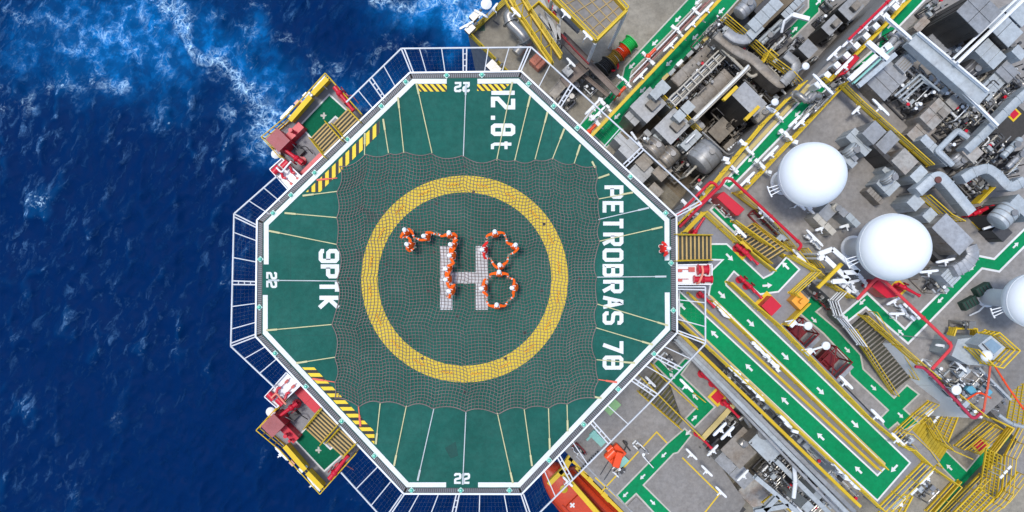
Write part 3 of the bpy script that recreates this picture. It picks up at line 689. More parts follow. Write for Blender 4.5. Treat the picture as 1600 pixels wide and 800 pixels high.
# ------------------------------------------------------------ people
def person(px, py, face, hands, label, cover=M_COVER, group='crew standing in the shape of 7 8', lean=0.10, cat='person'):
    """px,py = helmet; face = direction in the picture; hands = two picture points (or None) the hands reach to"""
    hp = P(px, py, 1.74); a = math.radians(face); f = Vector((math.cos(a), math.sin(a), 0)); r = Vector((f.y, -f.x, 0))
    base = Vector((hp.x, hp.y, 0)) - f * (lean + 0.05)
    def q(x, y, z): return base + r * x + f * y + Vector((0, 0, z))
    vs = []; rs = []; es = []
    def add(p, rad, par=None):
        vs.append(p); rs.append(rad); i = len(vs) - 1
        if par is not None: es.append((par, i))
        return i
    pel = add(q(0, 0, 0.96), (.19, .16)); sp = add(q(0, lean*.3, 1.14), (.18, .155), pel); ch = add(q(0, lean*.7, 1.34), (.215, .17), sp)
    nk = add(q(0, lean*.9, 1.50), (.062, .062), ch); hd_ = add(q(0, lean+.03, 1.63), (.088, .10), nk); add(q(0, lean+.04, 1.73), (.075, .085), hd_)
    wr = []; bands = []; fing = []
    tg = [P(h[0], h[1], 1.12) if h else None for h in hands]
    # give each target to the shoulder on its side
    if all(tg) and (tg[0] - base).dot(r) > (tg[1] - base).dot(r): tg = tg[::-1]
    elif tg[0] is None and tg[1] is not None and (tg[1] - base).dot(r) < 0: tg = tg[::-1]
    elif tg[1] is None and tg[0] is not None and (tg[0] - base).dot(r) > 0: tg = tg[::-1]
    for s, t in ((-1, tg[0]), (1, tg[1])):
        sh = q(s*.19, lean*.75, 1.42); i = add(sh, (.095, .095), ch)
        if t is None: t = sh + r * (s*.16) + f * .16 + Vector((0, 0, -.46))
        d = t - sh
        if d.length > .60: t = sh + d.normalized() * .60; d = t - sh
        bend = math.sqrt(max(0, .31**2 - (d.length/2)**2))
        side = (r * (s * 0.8) - f * 0.5 + Vector((0, 0, -.6))); side = (side - d.normalized() * side.dot(d.normalized())).normalized()
        el = sh + d * .5 + side * bend
        j = add(el, (.068, .068), i); k = add(t, (.044, .044), j)
        dd = (t - el).normalized(); pm = t + dd * .075; add(pm, (.040, .024), k); wr.append((t, pm))
        bands += [(el.lerp(t, .45), t - el, .062)]
        x = dd.cross(Vector((0, 0, 1))); x = x.normalized() if x.length > .1 else r
        for n_ in range(4):
            p0 = pm + dd * .02 + x * (.030 - .02 * n_); L_ = (.062, .075, .070, .055)[n_]
            fing.append([p0 - dd * .02, p0 + dd * L_ * .5, p0 + dd * L_ * .85 + Vector((0, 0, -.03))])
        p0 = t + dd * .03 + x * .03 * s; fing.append([p0, p0 + x * .035 * s + dd * .02, p0 + x * .045 * s + dd * .055 + Vector((0, 0, -.012))])
    for s in (-1, 1):
        i = add(q(s*.10, -.01, .86), (.135, .135), pel); j = add(q(s*.13, .03, .50), (.10, .10), i); k = add(q(s*.15, -.03, .11), (.075, .075), j); add(q(s*.17, .15, .05), (.05, .045), k)
        bands.append((q(s*.14, .0, .30), Vector((0, 0, 1)), .10))
    me = bpy.data.meshes.new('tmp'); me.from_pydata([tuple(v - base) for v in vs], es, [])
    ob = bpy.data.objects.new('tmp', me); COL.objects.link(ob)
    sk = ob.modifiers.new('skin', 'SKIN'); sk.use_smooth_shade = True
    for i, rr in enumerate(rs): me.skin_vertices[0].data[i].radius = rr; me.skin_vertices[0].data[i].use_root = (i == 0)
    sb = ob.modifiers.new('sub', 'SUBSURF'); sb.levels = 1; sb.render_levels = 1
    dg = bpy.context.evaluated_depsgraph_get(); ev = ob.evaluated_get(dg); m2 = ev.to_mesh()
    mb = MB(); mb.add([base + v.co for v in m2.vertices], [list(p.vertices) for p in m2.polygons]); ev.to_mesh_clear(); bpy.data.objects.remove(ob)
    mb.m = []
    for fc in mb.f:
        c = sum((mb.v[i] for i in fc), Vector()) / len(fc); z = c.z; k = 0
        if z > 1.53 and (c - q(0, lean, z)).length < .2: k = 1
        if z < .14: k = 3
        for t, pm in wr:
            if min((c - t).length, (c - pm).length) < .062: k = 2
        mb.m.append(k)
    mb.mi = 2
    for ch_ in fing: mb.tube(ch_, [.0095, .009, .007], 6)
    mb.mi = 1
    hc = q(0, lean + .03, 1.63)
    mb.tube([hc + f*.085 + Vector((0, 0, .03)), hc + f*.125 + Vector((0, 0, -.01)), hc + f*.09 + Vector((0, 0, -.02))], [.008, .014, .010], 5)
    for s in (-1, 1): mb.ball(hc + r*s*.092 + Vector((0, 0, -.005)), .024, 6)
    mb.mi = 3
    for s in (-1, 1): mb.ball(hc + r*s*.034 + f*.092 + Vector((0, 0, .018)), .011, 6)
    mb.rod(hc + f*.094 - r*.022 + Vector((0, 0, -.05)), hc + f*.094 + r*.022 + Vector((0, 0, -.05)), .006, 5)
    root = thing('person', label, cat, base, group)
    build('body', mb, [cover, M_SKIN, M_GLOVE, M_BOOT], root)
    hm = MB(); top = q(0, lean + .03, 1.665)
    prof = [(.110, 0), (.111, .02), (.103, .07), (.078, .104), (.042, .124), (.01, .13)]
    hm.lathe(top, prof, 16); hm.lathe(top + f*.03, [(.108, -.012), (.117, -.006), (.113, .008), (.10, .01)], 16)
    hm.bar(top - f*.10 + Vector((0, 0, .135)), top + f*.10 + Vector((0, 0, .135)), .03, .02)
    build('helmet', hm, M_WHITE, root)
    bm_ = MB()
    for c, d, rad in bands:
        d = d.normalized(); bm_.tube([c - d*.027, c + d*.027], rad + .006, 8)
    for s in (-1, 1): bm_.bar(q(s*.12, lean*.75 - .10, 1.51), q(s*.12, lean*.75 + .06, 1.51), .035, .02)
    build('reflective_band', bm_, M_BAND, root)
    return root
def mid(a, b): return ((a[0]+b[0])/2, (a[1]+b[1])/2)
A_, B_, C_, D_, E_, F_, G_, H_, I_ = (631.5,359), (635,381.5), (661.5,368.6), (701,363.5), (703.5,382), (702,399), (695.7,420), (695.7,437), (701,455)
J_, K_, L_, M_, N_, O_, P_, Q_ = (773,362), (805.5,382.7), (753,390), (780.6,414), (779.7,425), (752.4,451), (800,450), (776,476.5)
Z_ = 'crew member in orange coverall '
person(*A_, 125, [mid(A_, B_), (648, 374)], Z_ + 'at the outer corner of the 7, facing up and left')
person(*B_, 150, [(632, 369), (647, 388)], Z_ + 'at the short lower hook of the 7')
person(*C_, 168, [(649, 372), (683, 367)], Z_ + 'alone in the middle of the top bar of the 7')
person(*D_, 100, [(684, 365), (709, 375)], Z_ + 'at the inner corner of the 7, arm stretched left')
person(*E_, 150, [(707, 374), (709, 391)], Z_ + 'first down the stem of the 7, just above the H')
person(*F_, 175, [(708, 391), (706, 410)], Z_ + 'second down the stem of the 7, on the H')
person(*G_, 160, [(706, 409), (702, 429)], Z_ + 'third down the stem of the 7, above the crossbar')
person(*H_, 180, [(703, 429), (704, 447)], Z_ + 'fourth down the stem of the 7, beside the crossbar')
person(*I_, 165, [(704, 447), None], Z_ + 'last and lowest in the stem of the 7')
person(*J_, 100, [(762, 374), (790, 371)], Z_ + 'at the very top of the 8')
person(*K_, 60, [(791, 372), (795, 399)], Z_ + 'at the right side of the upper loop of the 8')
person(*L_, 180, [(759, 377), (765, 404)], 'crew member in bright red coverall at the left of the 8, upper loop', M_COVRED)
person(*M_, 115, [(767, 405), (794, 401)], Z_ + 'closing the bottom of the upper loop of the 8')
person(*N_, 90, [(766, 434), (793, 434)], Z_ + 'at the top of the lower loop of the 8')
person(*O_, 180, [(762, 437), (758, 465)], Z_ + 'on the right leg of the H, left of the 8')
person(*P_, 175, [(796, 434), (797, 468)], Z_ + 'at the right side of the lower loop of the 8', lean=0.16)
person(*Q_, 95, [(760, 470), (793, 471)], Z_ + 'at the very bottom of the 8')
person(1045.5, 388, 5, [(1044, 396), (1036, 386)], 'crew member in red and white coverall standing alone by the access stairs', M_COVRED, group=None)

# ------------------------------------------------------------ builders for the ship's equipment
def rail(pts, z, label, h=1.1, m=None, toe=True, sp=1.4, group='yellow guard rails', name='guard_rail', closed=False, zs=None, plate=False, t=0.026):
    """guard rail along picture points at floor height z (zs gives a height per point)"""
    m = m or M_YEL; t = max(t, .034)
    zs = zs or [z] * len(pts); w = [P(x, y, zz + h * .65) - Vector((0, 0, h * .65)) for (x, y), zz in zip(pts, zs)]
    if closed: w.append(w[0])
    root = thing(name, label, 'railing', w[0], group)
    for hh, nm in ((h * 1.12, 'top_rail'), (h * .78, 'upper_mid_rail'), (h * .42, 'mid_rail')):
        mb = MB()
        for a, b_ in zip(w[:-1], w[1:]): mb.rod(a + Vector((0, 0, hh)), b_ + Vector((0, 0, hh)), t, 6)
        build(nm, mb, m, root)
    if toe:
        mb = MB()
        for a, b_ in zip(w[:-1], w[1:]):
            hh = (h * .9 if plate else .16); mb.bar(a + Vector((0, 0, hh/2 + .01)), b_ + Vector((0, 0, hh/2 + .01)), .07, hh)
        build('kick_plate', mb, m, root, smooth=False)
    seen = None
    for a, b_ in zip(w[:-1], w[1:]):
        n = max(1, round((b_ - a).length / sp))
        for k in range(n + (b_ is w[-1] and not closed)):
            p = a.lerp(b_, k / n)
            if seen is None:
                mb = MB(); mb.rod(p, p + Vector((0, 0, h*1.12)), t, 6); mb.box(p, .12, .12, .015); seen = build('post', mb, m, root); p0 = p
            else:
                q = seen.copy(); COL.objects.link(q); q.location = p - p0
    return root
def stairs(a, za, b, zb, width, n, label, m=M_YEL, tread=M_DGRATE, nose=M_TREAD, group='staircases', rails=True, h=1.0, plate=False):
    A, B = P(*a, za), P(*b, zb); d = B - A; hz = Vector((d.x, d.y, 0)).normalized(); x = Vector((-hz.y, hz.x, 0))
    ang = math.atan2(hz.y, hz.x); root = thing('staircase', label, 'stairs', B, group); run = Vector((d.x, d.y, 0)).length / n
    for k in range(n):
        c = A.lerp(B, (k + .5) / n); c.z = A.z + (B.z - A.z) * (k + 1) / (n + 1)
        mb = MB(); e = run * .40
        for j in range(6):
            o = hz * (run * .78) * ((j + .5) / 6 - .42); mb.bar(c + o - x*width/2, c + o + x*width/2, run*.095, .03)
        t = build('tread', mb, tread, root, smooth=False)
        mb = MB(); o = hz * run * .47 + Vector((0, 0, .012)); mb.bar(c + o - x*width/2, c + o + x*width/2, max(.07, run*.30), .04); build('nosing', mb, nose, t, smooth=False)
    for s in (-1, 1):
        mb = MB(); mb.bar(A + x*s*(width/2 + .03) - Vector((0, 0, .12)), B + x*s*(width/2 + .03) + Vector((0, 0, .05)), .05, .26); build('stringer', mb, m, root, smooth=False)
        if rails:
            mb = MB(); o = x*s*(width/2 + .06)
            for hh in (h, h*.5): mb.rod(A + o + Vector((0, 0, hh)), B + o + Vector((0, 0, hh)), .028, 6)
            for k in range(4): q = (A + o).lerp(B + o, k / 3); mb.rod(q, q + Vector((0, 0, h)), .026, 6)
            if plate: mb.bar(A + o + Vector((0, 0, h*.72)), B + o + Vector((0, 0, h*.72)), .05, h*.4)
            build('handrail', mb, m, root)
    return root
def unit(label, px, py, lu, lv, zt, zb, m=None, nu=1, nv=1, name='equipment_housing', cat='machine housing', a=U, group=None, side=None, extra=None, bolts=True):
    """sheet metal housing: picture centre and lengths (picture pixels at its top) along the ship (lu) and across (lv)"""
    m = m or M_SILVER; k = mpp(zt); c = P(px, py, zt); X, Y = lu * k, lv * k
    root = thing(name, label, cat, (c.x, c.y, zb), group)
    ca, sa = math.cos(a), math.sin(a)
    def w(x, y, z): return Vector((c.x + x*ca - y*sa, c.y + x*sa + y*ca, z))
    mb = MB(); mb.box((c.x, c.y, zb), X - .06, Y - .06, zt - zb - .05, a)
    body = mb
    for i in range(nu):
        for j in range(nv):
            x = -X/2 + X*(i+.5)/nu; y = -Y/2 + Y*(j+.5)/nv; q = w(x, y, zt - .05); dz = rnd.uniform(0, .012)
            mb = MB(); mb.box(q, X/nu - .035, Y/nv - .035, .05 + dz, a)
            pn = build('roof_panel', mb, m, root, smooth=False)
    mb = body        # seams and ribs round the sides
    for s in (-1, 1):
        for t_ in np.arange(-X/2 + .3, X/2 - .2, .7): mb.bar(w(t_, s*(Y/2 - .01), zb + .1), w(t_, s*(Y/2 - .01), zt - .12), .04, .04) if False else mb.box(w(t_, s*(Y/2 - .02), zb + .05), .05, .05, zt - zb - .15, a)
        for t_ in np.arange(-Y/2 + .3, Y/2 - .2, .7): mb.box(w(s*(X/2 - .02), t_, zb + .05), .05, .05, zt - zb - .15, a)
    build('body', mb, side or m, root, smooth=False)  # a dark side material puts the walls' shade into their colour
    if extra == 'fan':
        mb = MB(); r_ = min(X, Y) * .3; mb.lathe(w(0, 0, zt), [(r_, 0), (r_, .10), (r_*.92, .12), (r_*.9, .03), (.05, .03)], 20); f = build('fan_guard', mb, M_DGREY, root)
    if extra == 'hatch':
        mb = MB(); mb.box(w(X*.12, -Y*.1, zt), X*.42, Y*.42, .35, a); build('hood', mb, M_SILVW, root, smooth=False)
        mb = MB(); mb.box(w(X*.12 - X*.21 - .02, -Y*.1, zt + .04), .05, Y*.36, .26, a); build('dark_hood_face', mb, M_DARK, root, smooth=False)  # the second piece is a plain dark plate on one hood face
    if extra == 'pipe':
        mb = MB(); mb.tube(rounded([w(-X*.3, Y*.2, zt - .1), w(-X*.3, Y*.2, zt + .35), w(X*.25, Y*.2, zt + .35), w(X*.25, Y*.2, zt - .1)], .12, 3), .06, 8); build('vent_pipe', mb, M_WHITE, root)
    if extra == 'lifting':
        mb = MB()
        for sx in (-1, 1):
            for sy in (-1, 1): mb.box(w(sx*X*.42, sy*Y*.42, zt), .12, .04, .12, a)
        build('lifting_lug', mb, M_DGREY, root, smooth=False)
    if extra == 'louvre':
        mb = MB()
        for t_ in np.arange(-Y/2 + .15, Y/2 - .1, .16): mb.bar(w(-X*.4, t_, zt + .02), w(X*.4, t_, zt + .02), .05, .05)
        build('louvre_slats', mb, M_SILVW, root, smooth=False)
    return root
def duct(label, pts, wpx, zt, h, m=None, r=18, ribs=0.8, name='ventilation_duct', cat='duct', group=None, zs=None):
    m = m or M_SILVW; k = mpp(zt); w = wpx * k; rp = rounded([Vector((x, y, 0)) for x, y in pts], r, 7); cen = [P(q.x, q.y, zt) for q in rp]
    L = []; R = []
    for i, p in enumerate(cen):
        d = (cen[min(i+1, len(cen)-1)] - cen[max(i-1, 0)]); n = Vector((-d.y, d.x, 0)).normalized(); L.append(p + n*w/2); R.append(p - n*w/2)
    mb = MB(); vs = []; dn = Vector((0, 0, h)); ch = Vector((0, 0, .05))
    for l, r_ in zip(L, R):
        inn = (r_ - l).normalized() * .06
        vs += [l - dn, l - ch, l + inn, r_ - inn, r_ - ch, r_ - dn]
    n = 6; fs = []
    for i in range(len(cen) - 1):
        for j in range(n): fs.append((i*n + j, (i+1)*n + j, (i+1)*n + (j+1) % n, i*n + (j+1) % n))
    fs.append(tuple(range(n))); fs.append(tuple(range((len(cen)-1)*n + n - 1, (len(cen)-1)*n - 1, -1)))
    mb.add(vs, fs)
    root = thing(name, label, cat, (cen[0].x, cen[0].y, zt - h), group)
    build('duct_shell', mb, m, root)
    mb = MB(); acc = 0; last = cen[0]
    for i in range(1, len(cen)):
        seg = (cen[i] - cen[i-1]); s = seg.length; q = ribs - acc
        while q < s:
            t = q / s; l = L[i-1].lerp(L[i], t); r_ = R[i-1].lerp(R[i], t); o = (l - r_).normalized() * .03
            mb.bar(l + o + Vector((0, 0, .012)), r_ - o + Vector((0, 0, .012)), .045, .03)
            for e, sg in ((l, 1), (r_, -1)): mb.box((e.x + o.x*.6*sg, e.y + o.y*.6*sg, zt - h + .02), .045, .045, h - .02, math.atan2(o.y, o.x))
            q += ribs
        acc = s - (q - ribs) if q > s else acc
    if mb.v: build('flange', mb, m, root, smooth=False)
    mb = MB()
    for i in (0, len(cen) // 2, len(cen) - 1):
        mb.rod(cen[i] - dn, cen[i] - dn - Vector((0, 0, 1.2)), .06, 6)
    build('duct_support', mb, M_STEEL, root)
    return root
def pipe(label, pts, r, z, m=None, rr=8, fl=2.2, name='pipe', cat='pipe', group=None, zs=None, n=8, drop=False):
    m = m or M_STEEL; zs = zs or [z] * len(pts)
    w = [P(x, y, zz) for (x, y), zz in zip(pts, zs)]
    if drop: w = [w[0] - Vector((0, 0, drop))] + w + [w[-1] - Vector((0, 0, drop))]
    w = rounded(w, rr * mpp(z), 4); mb = MB(); mb.tube(w, r, n)
    ob = tag(build(name, mb, m), label, cat, group)
    mb = MB(); acc = fl * .5
    for a, b_ in zip(w[:-1], w[1:]):
        L = (b_ - a).length
        while acc < L:
            q = a.lerp(b_, acc / L); d = (b_ - a).normalized(); mb.tube([q - d*.025, q + d*.025], r * 1.45, n); acc += fl
        acc -= L
    if mb.v: build('flange', mb, m, ob)
    return ob
def tank(label, px, py, L, D, zt, zb, ang, m=None, name='horizontal_tank', cat='tank', group=None, bands=3):
    """horizontal cylinder lying along ang (radians, in the picture)"""
    m = m or M_SILVER; k = mpp(zt); r = D * k / 2; c = P(px, py, zt); c.z = zt - r; d = Vector((math.cos(ang), math.sin(ang), 0)); h = L * k / 2
    root = thing(name, label, cat, (c.x, c.y, zb), group)
    mb = MB(); mb.tube([c - d*(h), c - d*(h - .08*r), c - d*(h - .25*r), c + d*(h - .25*r), c + d*(h - .08*r), c + d*h], [r*.72, r*.92, r, r, r*.92, r*.72], 28); build('shell', mb, m, root)
    mb = MB()
    for i in range(bands): q = c + d*h*.86*(2*(i + .5)/bands - 1); mb.tube([q - d*.03, q + d*.03], r*1.012, 28)
    build('band', mb, M_STEEL if m is not M_CREAM else M_CREAM, root)
    for s in (-.6, .6):
        q = c + d*h*s; mb = MB(); mb.box((q.x, q.y, zb), .12, r*1.5, max(.1, c.z - r*.6 - zb), ang); build('saddle', mb, M_DGREY, root, smooth=False)
    mb = MB(); q = c + d*h*.3; mb.lathe((q.x, q.y, zt - .05), [(.14, 0), (.14, .16), (.2, .16), (.2, .2), (.02, .2)], 12); build('nozzle', mb, M_STEEL, root)
    return root
def skid(label, px, py, lu, lv, z, seed, a=U, m=None, dens=1.0, name='pipe_skid', cat='pipework', group='small pipework skids', hh=1.5, cap=16, run=0):
    """small process skid: base frame, pipe runs with elbows, valves, a junction box and gauges"""
    R = random.Random(seed); k = mpp(z); c = P(px, py, z + hh*.6); c.z = z; X, Y = lu*k, lv*k; ca, sa = math.cos(a), math.sin(a)
    def w(x, y, zz): return Vector((c.x + x*ca - y*sa, c.y + x*sa + y*ca, z + zz))
    root = thing(name, label, cat, (c.x, c.y, z), group)
    mb = MB()
    for s in (-1, 1):
        mb.bar(w(-X/2, s*Y/2, .1), w(X/2, s*Y/2, .1), .09, .16); mb.bar(w(s*X/2, -Y/2, .1), w(s*X/2, Y/2, .1), .09, .15)
        for t in (-1, 1): mb.rod(w(s*X/2, t*Y/2, .1), w(s*X/2, t*Y/2, hh*.8), .035, 6)
    build('base_frame', mb, m or M_STEEL, root, smooth=False)
    npipe = max(3, int(X*Y*1.1*dens))
    for i in range(min(npipe, cap)):
        r = R.choice((.03, .04, .05, .075)); zz = R.uniform(.35, hh); mat_ = R.choice((M_STEEL, M_CREAM, M_WHITE, M_STEEL, M_DGREY, m or M_STEEL))
        pts = []
        if R.random() < .5:
            y = R.uniform(-Y/2, Y/2); x0, x1 = sorted((R.uniform(-X/2, X/2), R.uniform(-X/2, X/2)))
            if run: x1 = min(X/2, x0 + R.uniform(.3, 1)*run)
            elif x1 - x0 < X*.3: x0, x1 = -X/2, X/2
            pts = [w(x0, y, .1), w(x0, y, zz), w(x1, y, zz), w(x1, y + R.choice((-1, 1))*min(Y*.2, .5), zz)]
        else:
            x = R.uniform(-X/2, X/2); y0, y1 = sorted((R.uniform(-Y/2, Y/2), R.uniform(-Y/2, Y/2)))
            if run: y1 = min(Y/2, y0 + R.uniform(.3, 1)*run)
            elif y1 - y0 < Y*.3: y0, y1 = -Y/2, Y/2
            pts = [w(x, y0, .1), w(x, y0, zz), w(x, y1, zz), w(x + R.choice((-1, 1))*min(X*.15, .5), y1, zz)]
        mb = MB(); mb.tube(rounded(pts, .15, 3), r, 7)
        for t in (.3, .7):
            q = pts[1].lerp(pts[2], t); d = (pts[2] - pts[1]).normalized(); mb.tube([q - d*.03, q + d*.03], r*1.6, 8)
        build('pipe_run', mb, mat_, root)
    for i in range(max(2, min(npipe, cap) // 2)):
        q = w(R.uniform(-X/2, X/2)*.9, R.uniform(-Y/2, Y/2)*.9, R.uniform(.4, hh)); mb = MB()
        mb.lathe(q, [(.03, 0), (.03, .16), (.11, .16), (.11, .19), (.02, .19)], 8); mb.ball(q, .075, 8)
        build('valve', mb, R.choice((M_RED, M_DGREY, M_STEEL, M_WHITE)) if R.random() < .25 else R.choice((M_STEEL, M_DGREY, M_WHITE)), root)
    for i in range(2):
        q = w(R.uniform(-X/2, X/2)*.8, R.uniform(-Y/2, Y/2)*.8, R.uniform(.3, hh*.8)); mb = MB(); mb.box(q, R.uniform(.2, .45), R.uniform(.2, .4), .22, a); build('junction_box', mb, R.choice((M_STEEL, M_SILVB, M_DGREY)), root, smooth=False)
    return root
def beam(label, a, b, w, h, z, m=None, name='steel_beam', cat='beam', group=None, zs=None, cross=None):
    zs = zs or (z, z); A, B = P(*a, zs[0]), P(*b, zs[1]); mb = MB(); d = (B - A).normalized(); x = Vector((-d.y, d.x, 0)).normalized()
    mb.bar(A, B, w, .05); mb.bar(A - Vector((0, 0, h)), B - Vector((0, 0, h)), w, .05); mb.bar(A - Vector((0, 0, h/2)), B - Vector((0, 0, h/2)), w*.25, h - .05)
    return tag(build(name, mb, m or M_WHITE, smooth=False), label, cat, group)
LIGHT = None
def light(px, py, z, ang, place, L=1.0):
    """white tube floodlight on a T bracket; ang = direction of the tube in the picture"""
    global LIGHT
    L = L * .66
    lab = 'white tube lamp ' + place
    if LIGHT is None:
        r = thing('floodlight', lab, 'lamp', (0, 0, 0), 'white deck floodlights')
        mb = MB(); mb.box((0, 0, 0), 1.25, .20, .13); mb.box((-.68, 0, .01), .10, .14, .10); mb.box((.68, 0, .01), .10, .14, .10)
        build('lamp_housing', mb, M_WHITE, r, smooth=False)
        mb = MB(); mb.box((0, 0, -.03), 1.1, .12, .03); build('lamp_glass', mb, M_SILVB, r, smooth=False)
        mb = MB(); mb.box((0, -.24, -.02), .10, .48, .07); mb.box((0, -.10, .11), .28, .22, .05); mb.rod((0, -.45, -.7), (0, -.45, .05), .035, 6)
        build('bracket', mb, M_WHITE, r, smooth=False)
        LIGHT = r; r.location = P(px, py, z); r.rotation_euler = (0, 0, ang); r.scale = (L, .75, 1)
    else:
        dup(LIGHT, P(px, py, z), ang, lab, 'white deck floodlights', (L, .75, 1))
def firebox(px, py, z, size, place, a=U, up=False):
    k = mpp(z); c = P(px, py, z + (.7 if up else 0)); s = size * k; mb = MB(); mb.mi = 1; mb.box((c.x, c.y, z + .012), s*1.5, s*1.5, .012, a); mb.mi = 0; mb.box((c.x, c.y, z + .024), s, s, .03 if not up else .7, a)
    if up: mb.box((c.x, c.y, z + .72), s*1.04, s*1.04, .05, a)
    tag(build('fire_point', mb, [M_RED, M_YEL], smooth=False), 'red fire point in yellow frame ' + place, 'fire point', 'red and yellow fire points')
def monitor(px, py, z, ang, place, s=1.0, m=None):
    """fire water monitor: riser, swivel, barrel and hand wheel"""
    c = P(px, py, z + .8*s); c.z = z; m = m or M_RED; d = Vector((math.cos(ang), math.sin(ang), 0)); r = thing('fire_monitor', 'red monitor ' + place, 'fire monitor', c, 'red fire monitors')
    mb = MB(); mb.rod(c, c + Vector((0, 0, .8*s)), .10*s, 10); mb.lathe(c + Vector((0, 0, .05)), [(.22*s, 0), (.22*s, .05), (.1*s, .05)], 12); build('riser', mb, m, r)
    t = c + Vector((0, 0, .85*s)); mb = MB(); mb.tube([t - d*.35*s, t + d*.1*s, t + d*.8*s, t + d*1.0*s], [.12*s, .10*s, .07*s, .11*s], 10); mb.ball(t, .16*s, 10); build('barrel', mb, m, r)
    x = Vector((-d.y, d.x, 0)); mb = MB(); mb.tube([t + x*.2*s, t + x*.25*s], .17*s, 12); mb.rod(t, t + x*.25*s, .03*s, 6); build('hand_wheel', mb, M_DRED, r)
    return r
def camera_ball(px, py, z, place, r=.22):
    c = P(px, py, z); mb = MB(); mb.rod(c - Vector((0, 0, 1.0)), c, .04, 6); mb.lathe(c, [(r*.6, -.05), (r, 0), (r, .12), (r*.5, .22), (.01, .24)], 14)
    tag(build('signal_dome', mb, M_WHITE), 'small white signal dome ' + place, 'signal dome', 'small white signal domes')
D45 = -PI / 4
V = D45
# ------------------------------------------------------------ radomes
def radome(px, py, z, rpx, label):
    k = mpp(z); r = rpx * k; c = P(px, py, z); rt = thing('radome', label, 'radome', (c.x, c.y, ZR), 'white satellite radomes')
    mb = MB(); K = 20; prof = [(r*.62, -r*.78)] + [(r * math.cos(t), r * math.sin(t)) for t in np.linspace(-.9, PI/2 - .01, K)]
    mb.lathe(c, prof, 56); build('dome', mb, M_RADOME, rt)
    mb = MB()
    for t in (.35,):
        mb.lathe(c, [(r*math.cos(1.32) + .012, r*math.sin(1.32) + .002), (r*math.cos(1.30) + .012, r*math.sin(1.30) + .002)], 56)
    for j in range(1): pass
    mb2 = MB(); mb2.lathe(c + Vector((0, 0, -.05)), [(r + .012, 0), (r + .02, .03), (r + .012, .06)], 56); build('seam_ring', mb2, M_WHITE, rt)
    ax = Vector((.30, .22, .93)).normalized(); t1 = ax.cross(Vector((0, 0, 1))).normalized(); t2 = ax.cross(t1); cr_ = r * math.sin(.32); ch_ = r * math.cos(.32)
    ms = MB(); ms.tube([c + ax*ch_ + t1*cr_*math.cos(a) + t2*cr_*math.sin(a) for a in np.linspace(0, 2*PI, 33)], .010, 4, cap=False); build('cap_seam', ms, M_WHITE, rt)
    mb = MB(); mb.lathe((c.x, c.y, ZR), [(r*.42, 0), (r*.42, .1), (r*.34, .12), (r*.34, z - ZR - r*.78)], 24); build('pedestal', mb, M_WHITE, rt)
    mb = MB()
    for k_ in range(3):
        a = PI*1.08 + k_*.10 + .05; d = Vector((math.cos(a), math.sin(a), 0)); s = c + d*r*.9 - Vector((0, 0, r*.45)); e = c + d*(r + .42) - Vector((0, 0, r*.45 + .1)); mb.bar(s, e, .05, .06)
        x = Vector((-d.y, d.x, 0)); mb.bar(e - x*.12, e + x*.12, .07, .06)
    build('bracket', mb, M_WHITE, rt, smooth=False)
radome(1268.5, 273.0, -1.2, 50.5, 'white radome dome nearest the green walkway, uppermost of the three')
radome(1395.5, 386.2, -0.9, 52.5, 'largest white radome dome, middle one of the three, beside the ribbed duct')
radome(1616, 470, -1.5, 43, 'white radome cut off by the right edge of the photo')

